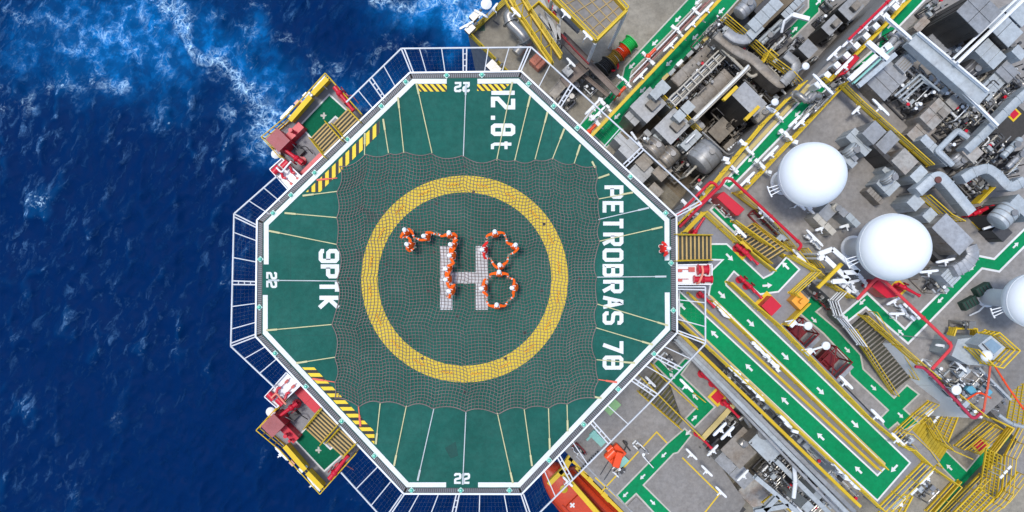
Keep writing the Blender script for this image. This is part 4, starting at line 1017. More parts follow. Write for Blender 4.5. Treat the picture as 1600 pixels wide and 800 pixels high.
# ------------------------------------------------------------ fire stations on the helideck edge
def station(mir):
    def q(x, y): return (x - 8, 884 - y) if mir else (x, y)
    def A(a): return -a if mir else a
    w = 'at the lower left helideck edge' if mir else 'at the upper left helideck edge'
    z = -2.3; cs = [q(516, 122), q(571, 184), q(476, 282), q(419, 219)]
    rt = thing('fire_station_platform', 'yellow railed fire fighting platform ' + w, 'platform', P(*q(495, 200), z - .3), 'fire fighting platforms')
    def pr(name, pts, z0, z1, m): return build(name, MB().prism(pp([q(*p) for p in pts], z1), z0, z1), m, rt, smooth=False)
    pr('floor', [(516, 122), (571, 184), (476, 282), (419, 219)], z - .25, z, M_SLAB)
    pr('pad_border', [(513.5, 145.5), (543.5, 172), (529, 187), (537, 195), (495, 240), (468, 196)][:0] or [(514.5, 146), (544, 173), (529, 188), (524, 184), (506, 202), (509, 205), (490, 222), (467, 196)], z + .001, z + .006, M_WLINE)
    pr('green_pad', [(514.5, 149.5), (540.5, 173), (529, 184.5), (524, 180.5), (502, 202), (505, 205), (490.5, 218.5), (470.5, 196)], z + .006, z + .012, M_PADGREEN)
    cx_ = P(*q(506, 181), z); build('pad_mark', MB().sheet([(cx_.x + a_*.19, cx_.y + A(b_)*.19) for a_, b_ in ((-1, .4), (-.2, .4), (-.2, 1), (.3, 1), (.3, .4), (1, .2), (.3, -.3), (.2, -1), (-.3, -1), (-.3, -.3), (-1, -.2))], z + .016), M_DIMLINE, rt, smooth=False)
    # yellow wind screens on the sea side
    for a, b_ in (((513, 124), (490, 148)), ((487, 152), (455, 189))):
        A1, B1 = P(*q(*a), z + .6), P(*q(*b_), z + .6); mb = MB(); mb.bar(A1, B1, .06, 1.1)
        out = (Vector((-(B1-A1).y, (B1-A1).x, 0))).normalized() * (.28 if mir else -.28)
        mb.add([A1 + Vector((0, 0, .55)), B1 + Vector((0, 0, .55)), B1 + Vector((0, 0, .62)) - out, A1 + Vector((0, 0, .62)) - out, A1 + Vector((0, 0, .52)), B1 + Vector((0, 0, .52)), B1 + Vector((0, 0, .59)) - out, A1 + Vector((0, 0, .59)) - out],
               [(0, 1, 2, 3), (7, 6, 5, 4), (0, 4, 5, 1), (1, 5, 6, 2), (2, 6, 7, 3), (3, 7, 4, 0)])
        build('wind_screen', mb, M_YEL, rt, smooth=False)
    for pts in ([(516, 122), (571, 184)], [(455, 189), (419, 219), (476, 282)], [(516, 122), (455, 189)]):
        mb = MB(); W_ = [P(*q(*p), z) for p in pts]
        for h in (.55, 1.1):
            for a, b_ in zip(W_[:-1], W_[1:]): mb.rod(a + Vector((0, 0, h)), b_ + Vector((0, 0, h)), .03, 6)
        for a, b_ in zip(W_[:-1], W_[1:]):
            mb.bar(a + Vector((0, 0, .1)), b_ + Vector((0, 0, .1)), .04, .2)
            for k in range(5): p = a.lerp(b_, k/4); mb.rod(p, p + Vector((0, 0, 1.1)), .028, 6)
        build('guard_rail', mb, M_YEL, rt)
    # support brackets down to the helideck truss
    mb = MB()
    for p in ((500, 150), (430, 225), (470, 262), (550, 180)): a = P(*q(*p), z - .3); b_ = P(*q(575, 300), -6); mb.rod(a, b_, .09, 8)
    build('support_brace', mb, M_WHITE, rt)
    stairs(q(525, 235), -.1, q(500, 205), z, 1.2, 8, 'tan edged stairs from deck to fire platform ' + w, plate=True, h=.7, group='platform stairs')
    stairs(q(554, 206), -.2, q(534, 184), z + .3, 1.15, 6, 'second shorter flight with brown treads on the fire platform ' + w, h=.7, group='platform stairs')
    # equipment standing on it
    c = P(*q(489.5, 259.5), z + 1.2); k = mpp(z + 1.2); mb = MB(); mb.box((c.x, c.y, z + .05), 43*k, 14*k, 1.1, A(U)); mb.box((c.x, c.y, z + 1.152), 43*k + .05, 14*k + .05, .06, A(U)); mb.box((c.x, c.y, z + 1.213), 2.2*k, 14*k + .06, .03, A(U))
    one('hose_locker', 'long bright red hose locker ' + w, 'locker', mb, M_RED)
    c = P(*q(433, 218), z + 1.7); mb = MB(); mb.mi = 0; mb.box((c.x, c.y, z + .01), .85, .95, 1.5, A(U)); mb.mi = 1; mb.box((c.x, c.y, z + 1.512), .92, 1.02, .06, A(U)); mb.mi = 2
    c2 = P(*q(447, 222), z + 1.0); mb.box((c2.x, c2.y, z + .01), .5, .45, .9, A(U))
    one('foam_tank', 'box shaped foam tank with faded pink cover ' + w, 'tank', mb, [M_RED, M_PINK, mat('rusty_red', (.35, .05, .03), .7, dirt=.7, dcol=(.2, .05, .02))])
    mb = MB(); c = P(*q(457, 205), z + 1.0); mb.box((c.x, c.y, z + .01), .45, 1.2, .75, A(-U)); mb.rod(c, c + Vector((0, 0, .4)), .12, 10); mb.rod(c + Vector((.2, -.3, 0)), c + Vector((.2, -.3, .3)), .08, 8)
    one('foam_valve_cabinet', 'small red valve cabinet beside the pink covered tank ' + w, 'cabinet', mb, M_RED)
    monitor(*q(464, 248), z, A(2.5), 'near the locker ' + w, 1.25); monitor(*q(531, 146), z, A(-.9), 'in the outer corner of the platform ' + w, 1.3)
    for i, (x, y) in enumerate(((470, 236), (449, 232), (541, 158))):
        c = P(*q(x, y), z); mb = MB(); mb.box((c.x, c.y, z + .01), .4, .55, .4 + .2*i, A(U)); mb.tube(rounded([c + Vector((.1, .1, .5)), c + Vector((.5, .2, .8)), c + Vector((.8, -.2, .3))], .2, 3), .03, 6)
        one('control_box', 'grey control box ' + ('beside the stairs ', 'behind the pink tank ', 'by the outer monitor ')[i] + w, 'control box', mb, (M_DGREY, M_SILVER, M_PINK)[i])
    # the white hose box beside it
    z2 = -.35; pts = [q(423, 265), q(442, 248), q(479, 283), q(457, 303)]
    hb = thing('hose_tray', 'white tray with red fire hoses ' + w, 'hose tray', P(*q(450, 276), z2 - .3), 'white hose trays')
    mb = MB(); mb.prism(pp(pts, z2), z2 - .1, z2)
    for a, b_ in zip(pts, pts[1:] + pts[:1]): mb.bar(P(*a, z2) + Vector((0, 0, .1)), P(*b_, z2) + Vector((0, 0, .1)), .05, .2)
    build('tray', mb, M_WHITE, hb, smooth=False)
    for i, (x, y) in enumerate(((434, 266), (448, 258))):
        c = P(*q(x, y), z2); mb = MB(); mb.tube([c + Vector((-.16, A(-.16), .22)), c + Vector((.16, A(.16), .22))], .20, 14); mb.tube(rounded([c + Vector((0, 0, .3)), P(*q(x + 6, y + 3), z2 + .3), P(*q(x + 8, y + 12), z2 + .2), P(*q(x + 13, y + 12), z2 + .2)], .2, 4), .075, 8); build('hose_reel', mb, M_RED, hb)
    mb = MB()
    for x, y in ((456, 288), (466, 280)):
        mb.rod(P(*q(x - 8, y - 8), z2 + .12), P(*q(x + 5, y + 5), z2 + .12), .02, 5); mb.box(P(*q(x, y), z2 + .1), .22, .14, .06, A(-U))
    build('nozzle_rack', mb, mat('rack_red', (.55, .10, .08), .5), hb, smooth=False)
    mb = MB(); mb.tube(rounded([P(*q(432, 262), z2 + .5), P(*q(440, 270), z2 + .6), P(*q(446, 262), z2 + .5), P(*q(455, 252), z2 + .5)], .25, 4), .05, 8); build('loose_hose', mb, M_SALMON if mir else M_WHITE, hb)
    camera_ball(*q(432, 241), z + .4, w, .28)
    light(*q(499, 129), z + .9, A(PI/4 + .1), 'outside the wind screen, far end, ' + w, 1.15); light(*q(449, 176), z + .9, A(PI/4 + .02), 'outside the wind screen near the tank ' + w, 1.1)
    for i, (x, y) in enumerate(((479, 150), (466, 162))):
        c = P(*q(x, y), z + .8); mb = MB(); mb.box(c, .3, .22, .25, A(U)); mb.rod(c - Vector((0, 0, .8)), c, .04, 6); mb.box(c + Vector((.2, .1, -.1)), .16, .3, .14, A(U))
        one('gas_detector', ('white', 'white and orange')[i] + ' gas detector box outside the wind screens ' + w, 'detector', mb, (M_WHITE, mat('pale_orange', (.75, .4, .3), .5))[i])
station(False); station(True)

# right-hand access stairs and hose tray of the helideck
stairs((1053, 387), -.1, (1109, 387), ZA + .02, 1.36, 9, 'wide tan edged access stairs between the helideck and the green ramp', plate=True, h=.62)
hb = thing('hose_tray', 'white tray with two red hose reels beside the access stairs', 'hose tray', P(1081, 429, -.6), 'white hose trays')
z2 = -.35; mb = MB(); pts = [(1053.5, 414), (1111, 413), (1111, 444), (1053.5, 444)]; mb.prism(pp(pts, z2), z2 - .1, z2)
for a, b_ in zip(pts, pts[1:] + pts[:1]): mb.bar(P(*a, z2) + Vector((0, 0, .1)), P(*b_, z2) + Vector((0, 0, .1)), .07, .2)
build('tray', mb, M_WHITE, hb, smooth=False)
for x, y, s in ((1096, 421, .30), (1090, 436, .22), (1102, 436, .22)):
    c = P(x, y, z2); mb = MB(); mb.tube([c + Vector((-.3, 0, .3)), c + Vector((-.24, 0, .3))], s, 16); mb.tube([c + Vector((-.24, 0, .3)), c + Vector((.24, 0, .3))], s*.75, 16); mb.tube([c + Vector((.24, 0, .3)), c + Vector((.3, 0, .3))], s, 16); build('hose_reel', mb, M_RED, hb)
mb = MB(); mb.tube(rounded([P(1097, 415, z2 + .65), P(1099, 425, z2 + .7), P(1093, 441, z2 + .5), P(1089, 443, z2 + .2)], .3, 4), .06, 8); build('loose_hose', mb, M_SALMON, hb)
mb = MB()
for y in (421, 436): mb.rod(P(1056, y, z2 + .1), P(1076, y, z2 + .1), .02, 5); mb.box(P(1062, y + 2, z2 + .05), .26, .14, .08); 
mb.box(P(1080, 421, z2 + .02), .34, .26, .12)
build('nozzle_rack', mb, mat('rack_red', (.55, .10, .08)), hb, smooth=False)

# ------------------------------------------------------------ rails of the ramp
GR = 'yellow guard rails'
rail([(1070, 363), (1101, 331), (1152, 378)], ZA, 'yellow rail from the helideck corner round the upper end of the green ramp', plate=False)
rail([(1152, 378), (1209, 423)], ZA, 'yellow plated rail between the ramp and the brown descending stairs', plate=True, h=.8)
rail([(1234, 399), (1277, 424), (1240, 458), (1246, 464)], ZA, 'yellow rail round the right-hand corner of the zigzag landing')
rail([(1262, 474), (1228, 508)], ZA, 'short yellow rail beside the orange box', plate=True, h=.8)
rail([(1139, 441), (1216, 508), (1354, 650), (1414, 700), (1424, 700), (1450, 725)], ZA, 'long outer yellow rail down the upper right side of the ramp', h=.9, toe=True)
rail([(1452, 727), (1381, 799)], ZA, 'double yellow rail across the lower end of the ramp')
rail([(1381, 799), (1300, 721), (1062, 502)], ZA, 'long yellow rail down the lower left side of the ramp')
rail([(1141, 441), (1160, 458), (1185, 482)], ZA, 'short plated yellow rail at the head of the middle divide', plate=True, h=.9)
for off, lab, pl in ((0, 'yellow rail on the upper edge of the divide between the two green ramp lanes', False), (1, 'thick yellow plated rail on the lower edge of the divide between the ramp lanes', True)):
    rail([(1112 - 36 * off, 470 - 12 * off), (1383 - 8 * off, 731 + 4 * off)], ZA, lab, plate=pl, h=.4 if pl else .8, m=M_YEL)
struct('path_edge_strip', MB().sheet(pp([(1107, 462), (1112, 462), (1384, 724), (1382, 730)], ZA + .012), ZA + .012), M_YELP)
struct('path_edge_strip', MB().sheet(pp([(1062, 492), (1064, 491), (1367, 781), (1362, 783)], ZA + .012), ZA + .012), M_YELP)
beam('solid yellow beam on the lower edge of the divide between the ramp lanes', (1079, 461), (1372, 733), .12, .25, ZA + .3, M_YEL)
pipe('white cable pipe lying between the two green ramp lanes', [(1125, 478), (1370, 716)], .06, ZA + .3, M_WHITE, name='cable_pipe')
# white clusters of fittings on the divide and on the outer rail
def fitting(px, py, z, seed, place):
    R = random.Random(seed); c = P(px, py, z + .5); c.z = z; rt = thing('junction_fitting', 'white fitting cluster ' + place, 'fitting', c, 'white fitting clusters')
    for i in range(5):
        mb = MB(); t = (i - 2) * .26; o = Vector((t*.7 + R.uniform(-.05, .05), -t*.7 + R.uniform(-.05, .05), .45 + R.uniform(0, .3))); mb.box(c + o, R.uniform(.2, .4), R.uniform(.14, .26), R.uniform(.1, .2), -U + R.choice((0, 0, .5))); mb.rod(c + Vector((o.x, o.y, 0)), c + o, .03, 5); build('box', mb, M_WHITE, rt, smooth=False)
    mb = MB(); mb.tube(rounded([c + Vector((-.5, .4, .5)), c + Vector((-.1, .3, .7)), c + Vector((.3, -.4, .6)), c + Vector((.6, -.5, .4))], .2, 3), .04, 6); build('cable', mb, M_WHITE, rt)
for i, (x, y) in enumerate(((1125, 484), (1186, 546), (1205, 567), (1152, 585), (1180, 613), (1229, 661), (1312, 736), (1330, 752))):
    fitting(x, y, ZA, i, ('at the top of the divide', 'on the divide a third of the way down', 'on the divide halfway down', 'on the lower left rail under the net corner', 'on the lower left rail above the silver ducts', 'on the lower left rail beside the pale tank roof', 'on the lower left rail near the ramp end', 'on the lower left rail, last before the ramp end')[i])
for x, y, a, p in ((1321, 597, V, 'outside the long right ramp rail, upper one'), (1370, 649, V, 'outside the long right ramp rail, lower one'), (1446, 745, U, 'off the end of the ramp, right one'), (1404, 785, U, 'off the end of the ramp, lower one'), (1402, 686, V, 'beside the ramp head of the yellow stairs'),
                   (1155, 361, V, 'over the short green strip by the red cabinet'), (1072, 602, V, 'on the upper working deck'), (1124, 670, U, 'over the yellow beam on the working deck edge'), (1136, 676, U, 'over the dark pit')):
    light(x, y, ZA + .9, a, p, 1.1)
# cluster under the ramp rail: camera arms over the lower deck
for i, (x, y, x2, y2) in enumerate(((1236, 505, 1262, 509), (1262, 549, 1290, 540))):
    A1, B1 = P(x, y, ZA + .6), P(x2, y2, ZA + .6); mb = MB(); mb.bar(A1, B1, .10, .10); mb.lathe(B1 + Vector((0, 0, -.1)), [(.1, 0), (.24, .05), (.24, .2), (.12, .28), (.01, .3)], 14); mb.box(A1, .4, .3, .25, U); mb.tube([A1 + Vector((-.4, .1, .1)), A1 + Vector((.1, .2, .3)), A1 + Vector((.4, -.1, .1))], .04, 6)
    one('camera_arm', 'white arm with a round camera ' + ('above the upper red frame', 'between the two dark red frames'), 'camera', mb, M_WHITE) if False else one('camera_arm', 'white arm with a round camera ' + ('above the upper red frame', 'between the two dark red frames')[i], 'camera', mb, M_WHITE)
# red and orange gear on the landing
firebox(1205, 478, ZA, 21, 'on the grey strip between ramp and zigzag landing', U, True)
mb = MB(); c = P(1250, 470, ZA + .7); mb.box((c.x, c.y, ZA + .01), .75, .75, .75, U); mb.box((c.x, c.y, ZA + .77), .3, .18, .25, U)
one('equipment_box', 'orange equipment box at the corner of the landing', 'box', mb, mat('box_orange', (.80, .34, .03), .5, dirt=.3))
for i, (x, y) in enumerate(((1156, 388), (1166, 395), (1161, 438), (1172, 448), (1098, 462), (1086, 362))):
    monitor(x, y, ZA, (V, V, V, V, V, 1)[i], ('on the yellow plated rail, upper', 'on the yellow plated rail, lower', 'at the head of the divide, upper', 'at the head of the divide, lower', 'under the hose tray', 'in the triangular corner by the access stairs')[i], .95)
firebox(1160, 391, ZA, 15, 'under the monitors beside the descending stairs')
# stairs down to the radome deck and the red cabinet there
stairs((1217, 402), ZA, (1160, 358), ZR + .02, 1.25, 11, 'brown stairs with tan edges from the ramp down to the radome deck', plate=False, h=.6)
mb = MB(); pts = [(1124, 304), (1131, 299), (1164, 327), (1154, 337), (1150, 337), (1120, 309)]
mb.prism(pp(pts, ZR + 1.6), ZR, ZR + 1.6); one('fire_cabinet', 'long bright red fire cabinet at the head of the green walkway', 'cabinet', mb, M_RED, bevel=.03)
rail([(1150, 300), (1190, 330), (1260, 412)], ZR, 'triple yellow rail on the radome deck beside the red pipe')
rail([(1147, 345), (1238, 410), (1270, 436)], ZR + 1.5, 'yellow rail above the brown stairs on their radome side', h=.9)
for x, y, a, s in ((1196, 335, V, 1.4), (1248, 400, V, 1.2)): light(x, y, ZR + 1.2, a, 'over the red pipe by the nearer radome, ' + ('upper', 'lower')[x > 1200], s)
GRP = 'red firewater pipes'
pipe('red firewater pipe making a square bend beside the helideck corner', [(1050, 345), (1111, 283), (1123, 292), (1090, 322)], .09, ZR + 2, M_RED, group=GRP)
pipe('long red firewater pipe running down beside the radome deck rail', [(1062, 355), (1129, 287), (1133, 278), (1142, 279), (1253, 383), (1247, 391)], .09, ZR + 2.2, M_RED, group=GRP)
pipe('salmon red pipe looping from the red cabinet over the crossing walkway', [(1339, 468), (1370, 434), (1381, 438), (1489, 541), (1456, 577)], .10, ZR + 2.0, mat('salmon_red_pipe', (.68, .05, .06), .4), group=GRP)
pipe('dark pink pipe along the sloping wall of the radome block', [(1430, 573), (1443, 574), (1462, 592), (1500, 632), (1521, 656), (1537, 641)], .10, ZR + 1.0, mat('dull_pink_pipe', (.46, .03, .07), .4), group=GRP)
pipe('thin orange red riser at the corner of the radome deck', [(1537, 641), (1544, 600), (1548, 566)], .07, ZR + 1.0, mat('orange_red_pipe', (.70, .12, .06), .4), group=GRP)
pipe('thin red line along the silver ducts beneath the ramp', [(1084, 556), (1134, 600), (1170, 640)], .05, ZQ + 2.2, M_DRED, group=GRP)
mb = MB(); A1 = P(1372, 440, ZR); mb.prism(pp([(1363, 448), (1374, 437), (1406, 463), (1386, 466)], ZR + 1.4), ZR, ZR + 1.4)
one('fire_cabinet', 'bright red fire cabinet below the largest radome', 'cabinet', mb, M_RED, bevel=.03)
firebox(1403, 451, ZR, 15, 'right of the red cabinet below the largest radome'); firebox(1531, 347, ZR, 13, 'beside the red valves right of the long duct')
firebox(1121, 620, ZQ + 1.4, 15, 'on the upper working deck'); firebox(1531, 696, ZM + 1, 15, 'beside the steep yellow stairs'); firebox(1583, 178, ZR, 12, 'near the upper right edge of the photo'); firebox(1339, 458, ZR - .1, 14, 'behind the salmon pipe loop')
firebox(1091, 674, ZQ - 1.0, 9, 'below the yellow rail of the working deck')
monitor(1412, 449, ZR, -.5, 'right of the red cabinet below the largest radome', 1.1); monitor(1529, 331, ZR, .4, 'at the end of the long duct, upper', 1.2); monitor(1518, 334, ZR, .4, 'at the end of the long duct, lower', 1.0)
monitor(1136, 633, ZQ + 1.4, -.8, 'at the corner of the yellow beam on the working deck', 1.1); monitor(1094, 682, ZQ, -.8, 'at the foot of the working deck rail', 1.1); monitor(1103, 588, ZQ + 1.5, V, 'with a white lamp on the upper working deck', 1.3); monitor(1119, 603, ZQ + 1.5, V, 'on the upper working deck, lower of the pair', 1.2)
# dark red frames on the lower green level
for i, (x, y, s) in enumerate(((1249, 527, 1), (1301, 571, 1))):
    z = ZL; c = P(x, y, z + 1.8); c.z = z; a = U; rt = thing('hoist_frame', ('dark red tubular frame behind the ramp, upper one', 'dark red tubular frame with a grey panel, lower one')[i], 'frame', c, 'dark red tubular frames')
    def w(u, v, h): return c + Vector((u*math.cos(a) - v*math.sin(a), u*math.sin(a) + v*math.cos(a), h))
    mb = MB()
    for h in (.15, 1.3, 1.9): mb.tube([w(-1.0, -.7, h), w(-1.0, .7, h), w(1.0, .7, h), w(1.0, -.7, h), w(-1.0, -.7, h)], .05, 6)
    for u in (-1, 1):
        for v in (-.7, .7): mb.rod(w(u, v, 0), w(u, v, 1.9), .055, 6)
    mb.rod(w(-1, -.7, 1.9), w(1, .7, 1.9), .045, 6); mb.rod(w(0, -.7, 1.3), w(0, .7, 1.3), .045, 6)
    build('tube_frame', mb, M_DRED, rt)
    mb = MB(); mb.box(w(0, 0, .05), 1.5, .9, .8, a); mb.box(w(.2, .1, .87), .7, .5, .25, a); build('machine', mb, M_DRED, rt, smooth=False)
    mb = MB(); mb.box(w(.1, -.95, 1.2), 1.6, .28, .5, a); build('panel', mb, M_SILVER, rt, smooth=False)
# stair 3, pale sloping wall block edge, stair rails
stairs((1342, 499), ZR, (1407, 602), ZL + .02, 1.55, 20, 'long yellow stairs with grey treads down to the lower green level', tread=M_DGRATE, nose=M_SILVW, h=1.0)
rail([(1350, 493), (1460, 588), (1536, 650)], ZR, 'yellow rail along the top of the pale sloping wall')
rail([(1314, 497), (1327, 512), (1348, 540)], ZR, 'white and yellow rail at the head of the long stairs', m=M_WHITE)
rail([(1311, 494), (1303, 470), (1318, 455)], ZR, 'white hooped rail beside the green crossing', m=M_WHITE, sp=.6)
struct('wall', MB().add([P(1353, 487, ZR - .02) , P(1470, 598, ZR - .02), P(1538, 650, ZR - .02), P(1470, 598, ZM) , P(1353, 487, ZM)], [(0, 1, 3, 4)]), M_WHITE) if False else None
mb = MB(); pl = [(1395, 532), (1470, 598), (1538, 650)]
for a, b_ in zip(pl[:-1], pl[1:]):
    A1, B1 = P(*a, ZR), P(*b_, ZR); n = Vector(((B1-A1).y, -(B1-A1).x, 0)).normalized(); n = n if n.x < 0 else -n
    mb.hexa([A1 + n*.02 - Vector((0, 0, 8.3)), B1 + n*.02 - Vector((0, 0, 8.3)), B1 + n*2.2 - Vector((0, 0, 8.3)), A1 + n*2.2 - Vector((0, 0, 8.3))], [A1 + n*.02 - Vector((0, 0, .05)), B1 + n*.02 - Vector((0, 0, .05)), B1 + n*.22 - Vector((0, 0, .05)), A1 + n*.22 - Vector((0, 0, .05))])
o = build('block_wall', mb, M_WHITE, smooth=False); tag(o, 'pale wall of the radome block below its lower left rail', 'wall')
# white beam frames with yellow post near the middle radome
for i, pts in enumerate(([(1279, 397), (1300, 389), (1341, 425), (1317, 426)], [(1279, 404), (1288, 402), (1326, 438), (1300, 440)])):
    mb = MB(); z = ZR + 2.2; w_ = pp(pts, z)
    for a, b_ in zip(w_[:-1], w_[1:]): mb.bar(a, b_, .28, .2)
    for q in (w_[0], w_[-1]): mb.rod(q, (q.x, q.y, ZR), .08, 8)
    one('lifting_frame', ('white bent lifting frame left of the largest radome, upper', 'white bent lifting frame left of the largest radome, lower')[i], 'frame', mb, M_WHITE)
mb = MB(); mb.bar(P(1277, 450, ZR + 2.0), P(1315, 412, ZR + 2.5), .2, .2); mb.rod(P(1296, 431, ZR + 2.2), P(1296, 431, ZR), .1, 8); one('davit_arm', 'yellow davit arm crossing the white lifting frames', 'davit', mb, M_YEL)
# ------------------------------------------------------------ top left: deck corner, yellow gangways, basket platform
rail([(797, -6), (733, 52), (830, 150)], ZM, 'worn yellow rail round the seaward corner of the process deck', m=M_YELD, t=.05)
z = -7.0
def gang(label, pts, wpx, z):
    """elevated gangway: grated floor between yellow box girders"""
    k = mpp(z); w = wpx*k; cen = pp(pts, z); rt = thing('gangway', label, 'gangway', cen[0], 'yellow gangways')
    for a, b_ in zip(cen[:-1], cen[1:]):
        x = Vector((-(b_-a).y, (b_-a).x, 0)).normalized()
        for s in (-1, 1):
            mb = MB(); o = x*s*w/2; mb.bar(a + o, b_ + o, .20, .5)
            for h in (.8, 1.2): mb.rod(a + o + Vector((0, 0, h)), b_ + o + Vector((0, 0, h)), .035, 6)
            n = int((b_-a).length / 1.2) + 1
            for i in range(n + 1): q = a.lerp(b_, i/n) + o; mb.rod(q, q + Vector((0, 0, 1.2)), .03, 6)
            build('girder', mb, M_YEL, rt)
        mb = MB(); n = int((b_-a).length / 1.5) + 1
        for i in range(n): mb.rod(a.lerp(b_, i/n) + x*w/2, a.lerp(b_, (i+1)/n) - x*w/2, .05, 6); mb.rod(a.lerp(b_, i/n) + x*w/2, a.lerp(b_, i/n) - x*w/2, .05, 6)
        build('bracing', mb, M_YELD, rt)
    return rt
gang('long yellow framed gangway slanting down from the top edge of the photo', [(800, -12), (822, 27), (869, 97)], 18, -7.5)
rail([(783, -8), (797, 14), (822, 34), (864, 99)], -7.5, 'yellow rail with white tube lamps along the slanting gangway', t=.05, plate=True, h=.5)
rail([(826, 18), (842, 4), (873, 33)], -7.5, 'short yellow rail round the head of the gangway', t=.05, plate=True, h=.5)
# square basket platform
z = -6.5; pts = [(862, -2), (930, 67), (978, 20), (930, -34)]; rt = thing('basket_platform', 'square platform with yellow plated sides and a yellow cross braced grey floor', 'platform', P(916, 20, z))
build('floor', MB().prism(pp(pts, z), z - .15, z), M_DECK, rt, smooth=False)
mb = MB(); w_ = pp(pts, z + .03)
for t in (.2, .4, .6, .8): mb.bar(w_[0].lerp(w_[1], t), w_[3].lerp(w_[2], t), .07, .06); mb.bar(w_[1].lerp(w_[2], t), w_[0].lerp(w_[3], t), .07, .05)
build('floor_beam', mb, mat('faded_yellow', (.42, .30, .12), .6, dirt=.4), rt, smooth=False)
mb = MB()
for a, b_ in zip(w_, w_[1:] + w_[:1]): mb.bar(a + Vector((0, 0, .25)), b_ + Vector((0, 0, .25)), .14, .6); mb.rod(a + Vector((0, 0, 1.1)), b_ + Vector((0, 0, 1.1)), .04, 6)
build('side_plate', mb, M_YEL, rt)
mb = MB()
for q in w_[:3]: mb.rod((q.x, q.y, ZM), q, .12, 8)
build('platform_leg', mb, M_WHITE, rt)
for i, (x, y) in enumerate(((884, 22), (918, 56), (806, 20))): light(x, y, -5.9, V, ('on the upper part of the square platform edge', 'near the lower corner of the square platform', 'on the slanting gangway rail')[i], .9)
beam('white steel beam left of the square platform', (845, -5), (872, 62), .25, .5, -8, M_SILVER); beam('white diagonal brace beside the yellow gangway', (842, 22), (873, 58), .2, .3, -8.5, M_SILVER)
beam('upright looking grey beam beside the red risers', (873, 8), (873, 62), .25, .4, -8, M_SILVER); beam('pale brace under the square platform', (865, 10), (905, 48), .25, .4, -8.5, M_SILVER)
pipe('red riser pipes beside the grey beam, left of the square platform', [(856, -4), (871, 30), (872, 50), (884, 62)], .10, -9, M_RED); pipe('short red drain line over the cable tray', [(872, 50), (905, 85), (920, 100)], .07, -8.8, M_DRED)
pipe('fat grey vent pipe curving to a swan neck on the beige deck', [(800, 20), (794, 24), (797, 36), (812, 50), (822, 62)], .42, ZM + 2.0, M_STEEL, rr=14, drop=1.6, n=14, fl=1.6)
pipe('second grey vent pipe ending open beside the net frame', [(826, 60), (818, 70), (806, 84)], .40, ZM + 1.5, M_STEEL, rr=8, n=14, fl=1.4)
skid('valves between the two fat vent pipes', 825, 58, 14, 12, ZM, 31, dens=1.6)
tank('small grey tank lying under the slanting gangway', 866, 61, 24, 8, ZM + 2, ZM, V, M_STEEL)
mb = MB(); c = P(842, 98, ZM); mb.box((c.x, c.y, ZM), 1.2, 1.0, .9, U); mb.box((c.x, c.y, ZM + .9), 1.25, .3, .12, U); mb.box((c.x + .5, c.y + .4, ZM), .5, .6, .7, U)
one('tarpaulin_bundle', 'salmon orange covered bundle under the white net frame', 'bundle', mb, mat('faded_orange_cover', (.62, .22, .14), .8, dirt=.5, scale=3), bevel=.12)
c = P(784, 31, ZM); struct('deck_mark', MB().sheet(pp([(771, 31), (781, 38), (779, 40), (770, 33)], ZM + .006), ZM + .006), M_DGREY); struct('deck_patch', MB().sheet(pp([(757, 36), (758, 48), (746, 49)], ZM + .005), ZM + .005), mat('worn_green_patch', (.04, .09, .06), .8))
camera_ball(760, 7, ZM + 3, 'outside the seaward deck corner, upper', .4)
for i, (x, y, a) in enumerate(((729, 40, .5), (752, 22, -.5), (770, 15, .9))): light(x, y, ZM + 1.5, a, 'hanging off the seaward corner of the deck, ' + ('lowest', 'middle', 'highest')[i], 1.2)
for i, (x, y) in enumerate(((742, 28), (735, 48), (775, 112), (768, 104))):
    c = P(x, y, ZM + 1); mb = MB(); mb.box(c, .7, .5, .5, U); mb.rod(c, c + Vector((.5, .5, .4)), .1, 8); mb.rod(c - Vector((0, 0, 1)), c, .08, 6); one('mooring_fitting', 'grey fitting on the deck rim ' + ('between the seaward lamps', 'at the seaward corner', 'under the net frame, lower', 'under the net frame, upper')[i], 'fitting', mb, M_STEEL)
# brown cable trays
def tray(label, pts, wpx, z, m=None):
    k = mpp(z); w_ = pp(pts, z); mb = MB()
    for a, b_ in zip(w_[:-1], w_[1:]): mb.bar(a, b_, wpx*k, .06)
    for a, b_ in zip(w_[:-1], w_[1:]):
        x = Vector((-(b_-a).y, (b_-a).x, 0)).normalized() * wpx*k/2
        for s in (-1, 1): mb.bar(a + x*s + Vector((0, 0, .03)), b_ + x*s + Vector((0, 0, .03)), .05, .18)
        n = int((b_-a).length/1.3) + 1
        for i in range(n): q = a.lerp(b_, (i+.5)/n); mb.bar(q - x + Vector((0, 0, .05)), q + x + Vector((0, 0, .05)), .06, .05)
        for t in (.1, .9): q = a.lerp(b_, t); mb.rod((q.x, q.y, q.z - 2.2), q - Vector((0, 0, .05)), .07, 6)
    return one('cable_tray', label, 'cable tray', mb, m or mat('brown_cable_tray', (.22, .17, .14), .6, .1, dirt=.5))
tray('wide brown cable tray running down from the grey beam towards the walkway', [(876, 56), (922, 102)], 15, ZM + 3); tray('narrower brown cable tray ending at the orange fittings', [(922, 102), (966, 147)], 9, ZM + 3)
tray('brown cable tray branch towards the net frame', [(917, 100), (880, 130)], 18, ZM + 2.8); tray('parallel thin tray beside the beige deck', [(905, 112), (950, 150)], 5, ZM + 2)
tray('grey tray under the net frame beside the black reel', [(880, 130), (862, 150)], 14, ZM + 2.6, M_SILVW)
unit('pale box cover at the end of the cable tray branch', 887, 111, 13, 15, ZM + 3.4, ZM, M_SILVER); light(892, 98, ZM + 4, V, 'on the pale box cover', .9)
